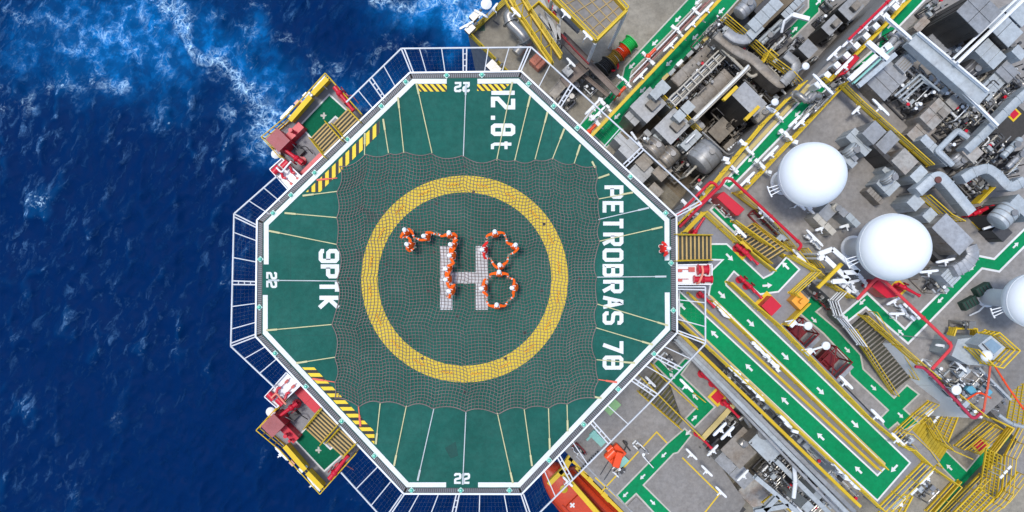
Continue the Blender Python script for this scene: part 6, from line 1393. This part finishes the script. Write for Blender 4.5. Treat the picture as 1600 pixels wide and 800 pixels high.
tank('very large pale half round tank at the right edge', 1580, 336, 34, 34, -2.6, ZR, U, M_SILVB); unit('dark sided tank base at the right edge', 1566, 362, 22, 26, -4.2, ZR, M_DGREY); pipe('white davit lying beside the tank base', [(1536, 358), (1560, 350), (1568, 346)], .08, -4, M_WHITE)
unit('long pale tank cover cut by the right edge', 1600, 325, 20, 44, -3, ZR, M_SILVB)
# small machine group between the first two radomes
unit('pale square machine top between the first two radomes', 1293, 332, 24, 20, -4.2, ZR, M_SILVER); unit('beige cabinet row between the first two radomes, upper', 1281, 344, 11, 22, -4.1, ZR, M_CREAM, 1, 2); unit('beige cabinet row between the first two radomes, lower', 1297, 358, 11, 20, -4.1, ZR, M_CREAM, 1, 2)
tank('small shiny drum between the first two radomes', 1308, 324, 12, 13, -4, ZR, V, M_CREAM); unit('small grey box after the shiny drum', 1318, 332, 12, 13, -4.1, ZR, M_SILVER); unit('long pale box ending the machine row', 1333, 344, 11, 25, -4.0, ZR, M_SILVB, 1, 2); light(1322, 352, -4.6, .3, 'inside the machine row between the radomes', 1.0)
for i, (x, y, a, s) in enumerate(((1272, 372, V, 1.5), (1281, 357, .4, .7), (1247, 318, V, 1.2), (1240, 190, U, 1.0), (1403, 250, U, 1.2), (1375, 168, V, 1.5), (1337, 172, U, .8), (1330, 440, .2, 1), (1395, 470, .5, 1), (1400, 490, 0, 1), (1475, 540, -.1, 1.2), (1500, 572, V, 1.0))):
    light(x, y, ZR + 1.2, a, ('left of the largest radome', 'under the beige cabinet row', 'beside the red pipe bend', 'on the open grey deck', 'above the brown stained roof', 'across the black and yellow rail', 'at the foot of the left grey roof', 'by the yellow davit', 'below the red cabinet, upper', 'below the red cabinet, on the walkway island', 'at the salmon pipe corner', 'on the house corner by the radome deck edge')[i], s)
for i, (x, y) in enumerate(((1258, 322), (1268, 378), (1346, 438), (1315, 446), (1330, 452), (1412, 488), (1424, 486))): fitting(x, y, ZR, 360 + i, ('beside the first radome', 'beside the tube lamp left of the largest radome', 'behind the red cabinet', 'beside the white lifting frames', 'below the lifting frames', 'on the island of the crossing walkway, left', 'on the island of the crossing walkway, right')[i])
rail([(1262, 412), (1300, 446), (1332, 466)], ZR, 'yellow triple rail beside the white lifting frames'); rail([(1257, 388), (1282, 418)], ZR, 'yellow rail at the lower end of the red pipe')
skid('dark red and grey pipes along the deck edge by the landing', 1290, 448, 10, 60, ZR - 2, 370, dens=2.6, m=M_DRED); skid('pipes beside the brown stairs', 1203, 355, 10, 66, ZR, 371, dens=2.6, m=M_DRED); skid('valves in the triangular corner by the access stairs', 1088, 350, 16, 20, ZR + .2, 372, dens=3)
skid('lamp and valve cluster over the short green strip', 1134, 326, 10, 26, ZR, 373, dens=2.4, m=M_WHITE); skid('cabinets between the two red pipes by the helideck corner', 1078, 328, 44, 14, ZR - 1, 374, dens=2.4, m=M_WHITE); unit('white panel between the two red pipes', 1072, 330, 40, 10, ZR + .6, ZR - 3, M_SILVER, 3, 1)
# dark green louvre benches right of the crossing walkway
for i, (x, y) in enumerate(((1530, 452), (1509, 473))):
    c = P(x, y, ZR); rt = thing('louvred_vent', ('dark green louvred vent with a white bracket, upper', 'dark green louvred vent with a white bracket, lower')[i], 'vent', c, 'dark green vents'); mb = MB(); mb.box(c, 1.0, .55, .5, .5); build('vent_body', mb, mat('dark_vent_green', (.02, .07, .05), .6, dirt=.5), rt, smooth=False)
    mb = MB()
    for k in range(5): q = c + Vector((-.4 + .2*k, -.2 + .1*k, .52)); mb.bar(q + Vector((-.12, .2, 0)), q + Vector((.12, -.2, 0)), .05, .05)
    build('slats', mb, M_DARK, rt, smooth=False); mb = MB(); mb.tube([c + Vector((.1, -.8, .2)), c + Vector((.5, -.5, .5)), c + Vector((.9, -.1, .5))], .05, 6); build('bracket', mb, M_WHITE, rt)
# white house with yellow platform
z = -3.0; rt = thing('crane_cab', 'pale blue grey cab housing ringed by a yellow railing near the right edge', 'cab', P(1525, 548, ZR))
build('cab_body', MB().prism(pp([(1490, 548), (1497, 530), (1530, 526), (1575, 552), (1553, 572), (1512, 570), (1487, 556)], -3.2), ZR, -3.2), M_SILVB, rt, smooth=False)
build('upper_box', MB().prism(pp([(1528, 540), (1548, 524), (1571, 543), (1552, 563)], -2.0), -3.19, -2.0), M_SILVB, rt, smooth=False)
build('roof_window', MB().prism(pp([(1538, 537), (1549, 529), (1565, 542), (1553, 553)], -1.98), -1.999, -1.96), mat('window_blue', (.22, .32, .40), .2), rt, smooth=False)
build('roof_seam', MB().bar(P(1535, 537, -1.94), P(1552, 556, -1.94), .06, .04), M_DGREY, rt, smooth=False)
build('roof_dome', MB().lathe(P(1541, 556, -1.99), [(.35, 0), (.33, .12), (.2, .25), (.01, .3)], 14), M_WHITE, rt)
rail([(1543, 522), (1552, 518), (1584, 546), (1558, 573), (1545, 570), (1520, 545)], -3.0, 'yellow railing ring round the top of the cab', t=.04); rail([(1553, 524), (1576, 545), (1556, 564)], -3.2, 'inner strand of the cab railing', t=.04)
rail([(1484, 531), (1490, 513), (1522, 513), (1524, 532), (1484, 531)], ZR + .5, 'yellow ladder cage lying along the top side of the cab', t=.05, sp=.5, plate=True, h=.6)
skid('valves behind the yellow ladder cage of the cab', 1508, 508, 22, 10, ZR, 380, a=0, dens=3); skid('white looped pipes below the cab', 1512, 578, 16, 26, ZR, 381, dens=2.6, m=M_WHITE); pipe('long grey rod crossing the walkway to the salmon pipe', [(1405, 524), (1476, 531)], .03, ZR + 1, M_STEEL)
# instrument clutter along the radome deck edge
for i, (x, y, s1, s2) in enumerate(((1462, 582, 12, 40), (1482, 602, 16, 40), (1502, 618, 20, 40), (1518, 636, 16, 24), (1530, 600, 26, 30), (1498, 595, 16, 26))):
    skid('white and grey instrument pipework on the radome deck edge, part %d from the top' % (i + 1), x, y, s1, s2, ZR, 390 + i, dens=2.6, m=(M_WHITE, M_SILVB)[i % 2], hh=1.3)
for i, (x, y) in enumerate(((1513, 608), (1537, 610))): one('equipment_cover', ('light blue cover on the radome deck edge, left', 'light blue cover on the radome deck edge, right')[i], 'cover', MB().box(P(x, y, ZR + .4), .6, .45, .35, V), M_CYAN, bevel=.05)
pipe('orange pipe below the blue covers', [(1508, 626), (1530, 612), (1548, 622)], .06, ZR + 1, M_ORANGE); pipe('orange brace from the cab down to the yellow grating', [(1553, 570), (1575, 605), (1600, 640)], .06, ZR + .8, M_ORANGE); beam('teal pipe edge running down from the cab', (1530, 575), (1580, 625), .14, .2, ZR + .6, M_SILVB)
camera_ball(1493, 609, ZR + 2, 'on the radome deck edge', .3)

# ------------------------------------------------------------ lower right: yellow stairs and catwalks
slab('catwalk_floor', [(1545, 640), (1620, 560), (1700, 640), (1560, 790), (1500, 830), (1470, 815), (1540, 740), (1592, 690)], ZM + 1, ZM + .05, M_DECK)
stairs((1424, 668), ZL, (1463, 712), ZM + .05, 1.9, 12, 'yellow stairs with yellow treads beyond the end of the ramp', tread=M_YELD, nose=M_YELD, h=1.1)
rail([(1434, 660), (1446, 650), (1470, 690), (1484, 702), (1512, 714)], ZL - 1.5, 'yellow rail on the right side of the yellow treaded stairs', sp=1.4); rail([(1403, 672), (1420, 676), (1446, 700), (1466, 728)], ZL - 1, 'yellow rail on the left side of the yellow treaded stairs', sp=1.4); rail([(1393, 690), (1412, 672), (1436, 650), (1460, 630)], ZL, 'yellow rail across the head of the yellow treaded stairs', sp=1.3)
rail([(1452, 727), (1496, 758), (1455, 803)], ZM + 3, 'yellow rail round the dark well beyond the ramp end'); rail([(1500, 752), (1458, 800)], ZM + 3, 'inner yellow rail beside the dark well', plate=True, h=.4)
slab('well_floor', [(1452, 735), (1492, 757), (1445, 812), (1400, 812), (1380, 798)], ZM + 2.9, ZM + .05, M_DECKB)
def lattice(label, pts, z, n, m=None):
    """yellow lattice wall or grating panel between four picture points"""
    m = m or M_YELD; zs = z if isinstance(z, (list, tuple)) else [z]*4; a, b_, c, d = [P(*p, q) for p, q in zip(pts, zs)]; rt = thing('lattice_stair', label, 'stairs', ((a+b_+c+d)/4 - Vector((0, 0, .3))), 'yellow lattice stairways')
    mb = MB()
    for k in range(n + 1): mb.bar(a.lerp(b_, k/n), d.lerp(c, k/n), .07, .06)
    build('rung', mb, m, rt, smooth=False); mb = MB()
    for t in (0, .25, .5, .75, 1): mb.bar(a.lerp(d, t) + Vector((0, 0, .06)), b_.lerp(c, t) + Vector((0, 0, .06)), .09 if t in (0, 1) else .05, .12)
    build('side_rail', mb, M_YEL, rt, smooth=False)
lattice('steep yellow lattice stair right of the red square', [(1540, 700), (1530, 765), (1556, 778), (1564, 712)], [-10, -13, -13, -10], 14); lattice('yellow lattice stair at the right edge, running up', [(1583, 600), (1572, 655), (1604, 668), (1612, 600)], [-8, -11, -11, -8], 14); lattice('yellow lattice landing in the dark corner below the wall', [(1465, 645), (1450, 672), (1480, 690), (1497, 648)], -11.5, 9)
lattice('yellow lattice catwalk leading to the lower right corner', [(1528, 760), (1470, 820), (1494, 838), (1552, 778)], -11, 16); lattice('yellow framed tower steps beyond the ramp end', [(1398, 770), (1355, 820), (1385, 850), (1425, 775)], -8, 12)
rail([(1500, 700), (1548, 660), (1562, 670), (1520, 706)], ZM + 1.2, 'yellow rail round the red square recess', sp=1.4); rail([(1546, 652), (1580, 668), (1548, 710), (1545, 730)], ZM + 2.5, 'thick yellow rail beside the steep lattice stair', t=.06, sp=.7, plate=True, h=.6)
rail([(1604, 668), (1580, 715), (1575, 770), (1560, 790)], ZM + 2, 'yellow rail down the right edge of the photo', sp=1.4); rail([(1600, 742), (1570, 780), (1545, 800)], ZM + 2, 'yellow rail in the lower right corner', sp=1.3); rail([(1470, 815), (1500, 785), (1540, 745)], ZM + 1.5, 'yellow rail along the lower green path', sp=1.3)
rail([(1556, 600), (1604, 548)], ZR - 1, 'wide yellow rail running up to the right edge below the cab', t=.06, plate=True, h=.8)
for i, (x, y) in enumerate(((1470, 645), (1464, 651), (1459, 658), (1449, 670), (1576, 730), (1570, 737), (1564, 744), (1430, 765), (1425, 770))):
    c = P(x, y, -9.5); mb = MB(); mb.box(c, .32, .16, .1, U); mb.rod(c - Vector((0, 0, 1)), c, .03, 5); one('stair_lamp', 'small bright lamp ' + ('by the dark lattice landing, top', 'by the dark lattice landing, second', 'by the dark lattice landing, third', 'by the dark lattice landing, lowest', 'at the lower right catwalk, top', 'at the lower right catwalk, middle', 'at the lower right catwalk, lowest', 'beyond the ramp end, right', 'beyond the ramp end, left')[i], 'lamp', mb, M_WHITE, 'small stair lamps')
skid('white fittings at the head of the yellow treaded stairs', 1410, 690, 20, 14, ZL, 400, dens=3, m=M_WHITE); unit('white box beside the head of the yellow treaded stairs', 1452, 644, 14, 9, ZL + .8, ZL - 1, M_WHITE); skid('dark pipework in the well beyond the ramp', 1448, 768, 26, 20, ZM + 3, 401, dens=1.6); skid('white fittings at the right edge below the cab', 1560, 628, 24, 10, -8, 402, dens=3.4, m=M_WHITE); skid('white boxes at the right edge', 1585, 590, 34, 8, -7.5, 403, dens=3.4, m=M_WHITE)
for i, (x, y) in enumerate(((1568, 602), (1578, 592), (1590, 580))): unit('white square box in the row at the right edge below the cab, number %d' % (i+1), x, y, 12, 9, -7, -8, M_WHITE, name='cable_box', cat='box', group='white cable boxes below the cab')
pipe('long grey pipe leaving the lower right towards the edge', [(1560, 648), (1580, 662), (1604, 668)], .12, -7, M_SILVB)

# ------------------------------------------------------------ bottom: silver ducts beside the ramp, machinery, working deck
for i, (o, w_, m_) in enumerate(((0, .18, M_YEL), (-9, .24, M_SILVER), (-16, .26, M_SILVB), (-23, .14, M_SILVER))):
    beam(('yellow edge beam in the dark gap left of the ramp', 'flat silver duct beside the dark gap', 'pale blue grey duct, second from the gap', 'thin silver duct, third from the gap')[i], (1062 + o*.3, 520 - o*.6), (1345 + o, 792 - o*.9), w_, .35, -4.6 - .3*i, m_, name='duct_beam', cat='duct')
unit('large white roof beside the silver ducts', 1197, 697, 32, 48, -7.6, ZM, M_SILVB, 1, 1, side=M_SILVW, extra='lifting'); mb = MB(); mb.lathe(P(1195, 677, -7.4), [(.45, -.3), (.45, 0), (.01, .03)], 20); one('round_cover', 'round grey cover at the corner of the large white roof', 'cover', mb, M_STEEL)
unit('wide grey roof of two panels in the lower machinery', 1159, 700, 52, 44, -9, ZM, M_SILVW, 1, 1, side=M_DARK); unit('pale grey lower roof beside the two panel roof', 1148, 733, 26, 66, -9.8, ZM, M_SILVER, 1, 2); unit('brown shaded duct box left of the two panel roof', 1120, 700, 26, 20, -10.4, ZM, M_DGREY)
unit('stained beige deck box at the bottom edge', 1190, 765, 60, 50, -12.6, ZM, M_RUSTY, 1, 1); tank('grey drum at the head of the large white roof', 1163, 694, 12, 16, -8.5, ZM, U, M_STEEL)
pipe('grey pipe loop beside the dark pit', [(1155, 656), (1162, 650), (1172, 665), (1180, 672), (1186, 660)], .16, -9, M_STEEL, rr=5, n=10); pipe('white pipe standing out over the machinery', [(1241, 728), (1243, 752), (1240, 778)], .14, -7.6, M_WHITE); 
for i, (x, y, s1, s2) in enumerate(((1170, 668, 26, 20), (1232, 745, 40, 22), (1262, 765, 50, 20), (1230, 780, 30, 40), (1280, 790, 40, 20), (1205, 738, 20, 14), (1106, 700, 16, 20), (1250, 730, 16, 50), (1290, 765, 12, 40), (1140, 660, 16, 12), (1175, 640, 10, 30))):
    skid(('grey valve group between the pit and the white roof', 'brown pipework beside the large white roof', 'dark parallel pipes in the lower machinery', 'yellow grey pipework at the bottom edge', 'pale motors at the bottom edge', 'small brackets below the white roof', 'white fittings left of the two panel roof', 'small pipework along the silver ducts', 'small pipework at the end of the silver ducts', 'white pipes over the dark pit', 'small valves along the silver ducts, upper')[i], x, y, s1, s2, ZM + 2.2, 420 + i, dens=2.6, hh=2.0, m=M_STEEL)
for i, (x, y, L_, D_) in enumerate(((1288, 772, 30, 16), (1310, 790, 34, 18), (1250, 762, 14, 12))): tank(('round grey motor at the bottom edge, left', 'round grey motor at the bottom edge, right', 'small grey drum in the lower machinery')[i], x, y, L_, D_, -9, ZM, V, M_STEEL)
unit('pale square box in the lower machinery', 1276, 776, 18, 14, -8.6, ZM, M_SILVB, 1, 1); unit('second pale box in the lower machinery', 1262, 792, 16, 14, -8.6, ZM, M_SILVB); unit('white framed box under the ramp end rail', 1310, 742, 26, 20, -6.6, ZM, M_WHITE)
for i, (a, b_) in enumerate((((1181, 746), (1260, 812)), ((1180, 800), (1232, 790)), ((1195, 798), (1216, 776)), ((1213, 720), (1300, 806)))): beam('white steel profile at the bottom edge, ' + ('long slanting one', 'level one', 'short brace', 'second long one')[i], a, b_, .3, .4, -8, M_SILVB)
rail([(1196, 790), (1212, 776), (1236, 800)], -11.5, 'small yellow rail at the bottom edge', sp=1.3)
for i, (x, y) in enumerate(((1134, 790), (1143, 797), (1152, 790), (1142, 806))): one('chemical_drum', 'glossy blue drum at the bottom edge, ' + ('left', 'front', 'right', 'rear')[i], 'drum', MB().lathe(P(x, y, -11.6) - Vector((0, 0, .9)), [(.30, 0), (.32, .03), (.32, .44), (.335, .46), (.32, .48), (.32, .86), (.30, .9), (.27, .88), (.01, .88)], 20), M_BLUE, 'blue chemical drums')
unit('black skid under the blue drums', 1142, 796, 34, 34, -12.5, ZM, M_DARK)
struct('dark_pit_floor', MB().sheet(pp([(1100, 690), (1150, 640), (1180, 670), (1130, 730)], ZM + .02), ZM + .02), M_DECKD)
for i, (x, y, a) in enumerate(((1113, 703, .8), (1080, 709, V), (1126, 768, V), (1104, 735, V), (1160, 742, U))): light(x, y, ZQ + .6, a, ('over the shaded duct box', 'beside the lower green strip', 'at the yellow line corner of the working deck', 'beside the brown shaded duct', 'over the pale grey lower roof')[i], 1.1)
# working deck
stairs((1079, 646), ZQ + 1.4, (1012, 590), ZQ - 1.15, 2.3, 13, 'wide grey and olive stairs on the starboard working deck', tread=mat('olive_tread', (.15, .14, .05), .7, dirt=.5), nose=M_SILVW, h=.9)
rail([(1087, 637), (1030, 585), (1018, 568)], ZQ + 1.4, 'thin yellow rail along the green strip above the olive stairs', toe=True, sp=2); rail([(1097, 684), (1060, 648), (1000, 588)], ZQ + 1.4, 'yellow rail along the lower left side of the olive stairs', toe=True, sp=1.6)
beam('broad pale yellow beam at the edge of the upper working deck', (1097, 686), (1154, 624), .35, .35, ZQ + 1.6, M_YELP)
for pts in ([(1042, 692), (1026, 675), (940, 768)], [(1066, 715), (1124, 772), (1090, 815)], [(980, 792), (930, 746)]):
    mb = MB(); strip(mb, pp(pts, ZQ - 1.2), .10, ZQ - 1.19); struct('deck_line', mb, M_YEL)
c = P(960, 708, ZQ - 1.2); zc = ZQ - 1.2; rt = thing('deck_winch', 'bright orange hydraulic deck winch with a turquoise plate', 'winch', c)
mb = MB(); mb.box(c + Vector((0, 0, .02)), 1.3, 1.0, .5, U); mb.box(c + Vector((.1, -.2, .53)), .5, 1.1, .5, -.3); build('winch_body', mb, M_ORANGE, rt, bevel=.05)
mb = MB(); mb.tube([c + Vector((-.6, -.1, .7)), c + Vector((-.1, .4, .7))], .32, 14); mb.tube([c + Vector((-.55, .3, .6)), c + Vector((-.2, .6, .6))], .25, 14); build('winch_drum', mb, M_ORANGE, rt)
mb = MB(); mb.box(P(973, 720, zc + .2), .5, .7, .2, V); build('motor_plate', mb, M_TURQ, rt, smooth=False); mb = MB(); mb.tube(rounded([c + Vector((.6, .4, .6)), c + Vector((.9, .8, .4)), c + Vector((.5, 1.0, .2)), c + Vector((1.1, .2, .2))], .2, 3), .05, 6); build('hydraulic_hose', mb, M_DARK, rt)
for i, (a, b_) in enumerate((((955, 714), (938, 742)), ((962, 722), (944, 750)))): pipe('thin wire running from the orange winch to the boat davit, ' + ('left', 'right')[i], [a, b_], .03, zc + .3, M_DGREY, fl=99)
one('pallet', 'pale green pallet under the net frame', 'pallet', MB().box(P(957, 636, zc), 1.1, .6, .12, U), mat('pale_green_pallet', (.28, .50, .22), .7)); 
mb = MB(); mb.box(P(933, 684, zc), 1.2, .5, .25, -U); mb.box(P(925, 679, zc), .15, 1.1, .12, -U); one('equipment_skid', 'turquoise and white equipment skid under the net frame', 'skid', mb, M_TURQ)
for i, (x, y, s1, s2) in enumerate(((1001, 702, 8, 24), (966, 736, 12, 12), (1010, 605, 12, 26), (1045, 566, 14, 26), (1063, 548, 12, 22), (905, 705, 10, 20))): skid(('white fittings beside the yellow deck line', 'white valve group by the orange winch', 'white fittings at the head of the olive stairs', 'pipework under the right net corner', 'dark fittings under the right net corner', 'dark red fittings beside the davit')[i], x, y, s1, s2, zc if i != 3 else ZQ + 1.4, 450 + i, dens=2.6, m=(M_WHITE, M_WHITE, M_WHITE, M_WHITE, M_DGREY, M_DRED)[i], hh=.9)
pipe('white pole lying across the yellow deck line', [(1004, 712), (1021, 731)], .04, zc + .5, M_WHITE, fl=99); unit('grey panel beside the green strip under the net corner', 1074, 548, 22, 8, ZQ + 2.4, ZQ + 1.4, M_SILVER); unit('low grey hatch beside the lower green strip', 992, 788, 20, 14, zc + .1, zc, M_DECK, bolts=False, name='deck_hatch', cat='hatch')
light(1016, 596, ZQ + 2.4, V, 'at the head of the olive stairs', 1.0)
mb = MB()
for k in range(14): mb.box(P(934 - k*3.2, 706 + k*3.2, zc + 1.0), .12, .12, .1, U)
one('warning_marker_bar', 'black blocks of the hatched bar under the net frame', 'bar', mb, M_BLACK)
# lifeboat, davit frame
zb = -14.5; k = mpp(zb + 2.2); ax = Vector((math.cos(V), math.sin(V), 0)); c = P(932, 815, zb + 2.2); c.z = zb; ay = Vector((-ax.y, ax.x, 0))
lb = thing('lifeboat', 'orange enclosed lifeboat with white crosses hanging beside the helideck edge', 'lifeboat', c)
def lw(u, v, h): return c + ax*u + ay*v + Vector((0, 0, h))
L2, W2, Kx, Ky = 5.4, 1.75, 26, 16; mb = MB(); vs = []; fs = []
for i in range(Kx + 1):
    t = -1 + 2*i/Kx; wdt = W2 * (1 - abs(t)**2.6)**.6 + .02
    for j in range(Ky):
        a = 2*PI*j/Ky; sx = math.cos(a); sz = math.sin(a); vs.append(lw(t*L2, wdt * math.copysign(abs(sx)**.75, sx), 1.0 + (1.15 if sz > 0 else 1.3) * math.copysign(abs(sz)**.8, sz) * (1 - .35*abs(t)**3)))
for i in range(Kx):
    for j in range(Ky): fs.append((i*Ky + j, i*Ky + (j+1) % Ky, (i+1)*Ky + (j+1) % Ky, (i+1)*Ky + j))
mb.add(vs, fs); build('hull', mb, M_BOAT, lb)
mb = MB(); mb.box(lw(.2, 0, 2.0), 5.2, 1.7, .42, V); build('canopy_roof', mb, M_BOAT, lb, bevel=.12)
for u in (-1.8, .1, 1.9):
    mb = MB(); mb.box(lw(u, -.1, 2.425), 1.2, 1.2, .04, V); build('roof_hatch', mb, M_BOAT, lb, smooth=False)
for u, v in ((-2.2, -.35), (1.3, -.35), (-.6, .2)):
    mb = MB(); q = lw(u, v, 2.47); mb.box(q, .42, .12, .01, V); mb.box(q + Vector((0, 0, .0005)), .12, .42, .011, V); build('white_cross', mb, M_WLINE, lb, smooth=False)
mb = MB()
for v in (-.95, .95): mb.bar(lw(-2.6, v, 2.05), lw(3.0, v, 2.05), .07, .06)
for v in (-1.35, 1.35): mb.rod(lw(-3.4, v, 1.9), lw(3.6, v, 1.9), .04, 6)
build('grab_rail', mb, mat('dark_orange', (.40, .03, .01), .5), lb)
mb = MB(); mb.box(lw(2.9, .1, 2.3), .8, .9, .5, V); build('cockpit', mb, M_DGREY, lb, bevel=.1); mb = MB(); mb.lathe(lw(.5, -.1, 2.47), [(.22, 0), (.22, .03), (.17, .03), (.17, 0)], 18); build('lifting_ring', mb, M_DARK, lb); mb = MB(); mb.lathe(lw(-3.4, 0, 1.9), [(.15, 0), (.15, .3), (.3, .32), (.05, .4)], 10); build('release_hook', mb, M_YELD, lb)
zt = -11.3; rt = thing('boat_davit', 'yellow davit frame straddling the orange lifeboat', 'davit', P(920, 760, ZM))
for a, b_, w_ in (((875, 734), (952, 822), .36), ((900, 729), (1000, 828), .24), ((857, 756), (886, 727), .32), ((884, 726), (905, 692), .45), ((891, 712), (921, 736), .55), ((921, 736), (985, 800), .42)):
    mb = MB(); mb.bar(P(*a, zt), P(*b_, zt), w_, .4); build('davit_beam', mb, M_YEL, rt, smooth=False)
for x, y, s_ in ((937, 738, .6), (923, 744, .4), (945, 768, .4)): mb = MB(); mb.box(P(x, y, zt - .2), .6, s_, .5, U); build('winch_mount', mb, M_YEL, rt, smooth=False)
mb = MB()
for x, y in ((896, 706), (925, 736), (950, 780)): q = P(x, y, zt); mb.box((q.x, q.y, ZM), .35, .35, zt - ZM, U)
build('davit_leg', mb, M_YELD, rt, smooth=False)
slab('boat_platform_floor', [(876, 733), (900, 729), (1020, 848), (990, 870), (935, 800)], ZM + .9, ZM + .6, M_BROWNR)
light(887, 752, zt + .7, V, 'over the bow of the lifeboat', 1.0)
pipe('long grey pipe along the working deck edge behind the davit', [(900, 712), (1000, 812)], .12, zc - .1, M_SILVER)
for i, (x, y, s1, s2, z_) in enumerate(((1200, 645, 8, 60, -5.6), (1262, 704, 8, 60, -5.6), (1318, 758, 8, 50, -5.6), (1150, 600, 8, 50, -5.6), (1272, 452, 14, 36, -6.8), (1290, 470, 10, 30, -6.8))):
    skid(('cable runs along the silver ducts, second', 'cable runs along the silver ducts, third', 'cable runs along the silver ducts, lowest', 'cable runs along the silver ducts, highest', 'dark pipework in the gap below the landing corner', 'red and grey pipework beside the green well')[i], x, y, s1, s2, z_, 500 + i, dens=3.2, hh=.8, m=(M_SILVER, M_SILVB, M_WHITE, M_SILVER, M_DGREY, M_DRED)[i])
# rim fittings of the hull side
if LIGHT: pass

for i, (x, y, s1, s2, cap_) in enumerate(((1500, 175, 90, 60, 80), (1560, 140, 70, 70, 60), (1420, 140, 60, 60, 40), (1540, 260, 90, 50, 60), (1240, 755, 60, 110, 90), (1150, 690, 60, 60, 50))):
    z_ = ZR if i < 4 else ZM + 1.6
    skid(('low dark pipework around the end of the long duct', 'low pipework between the right hand roofs', 'low pipework on the dark recess floor', 'low pipework around the stepped duct', 'low pipework on the lower machinery floor', 'low pipework round the two panel roof')[i], x, y, s1, s2, z_, 620 + i, dens=5, hh=1.3, m=M_DGREY, cap=cap_, run=2.2)
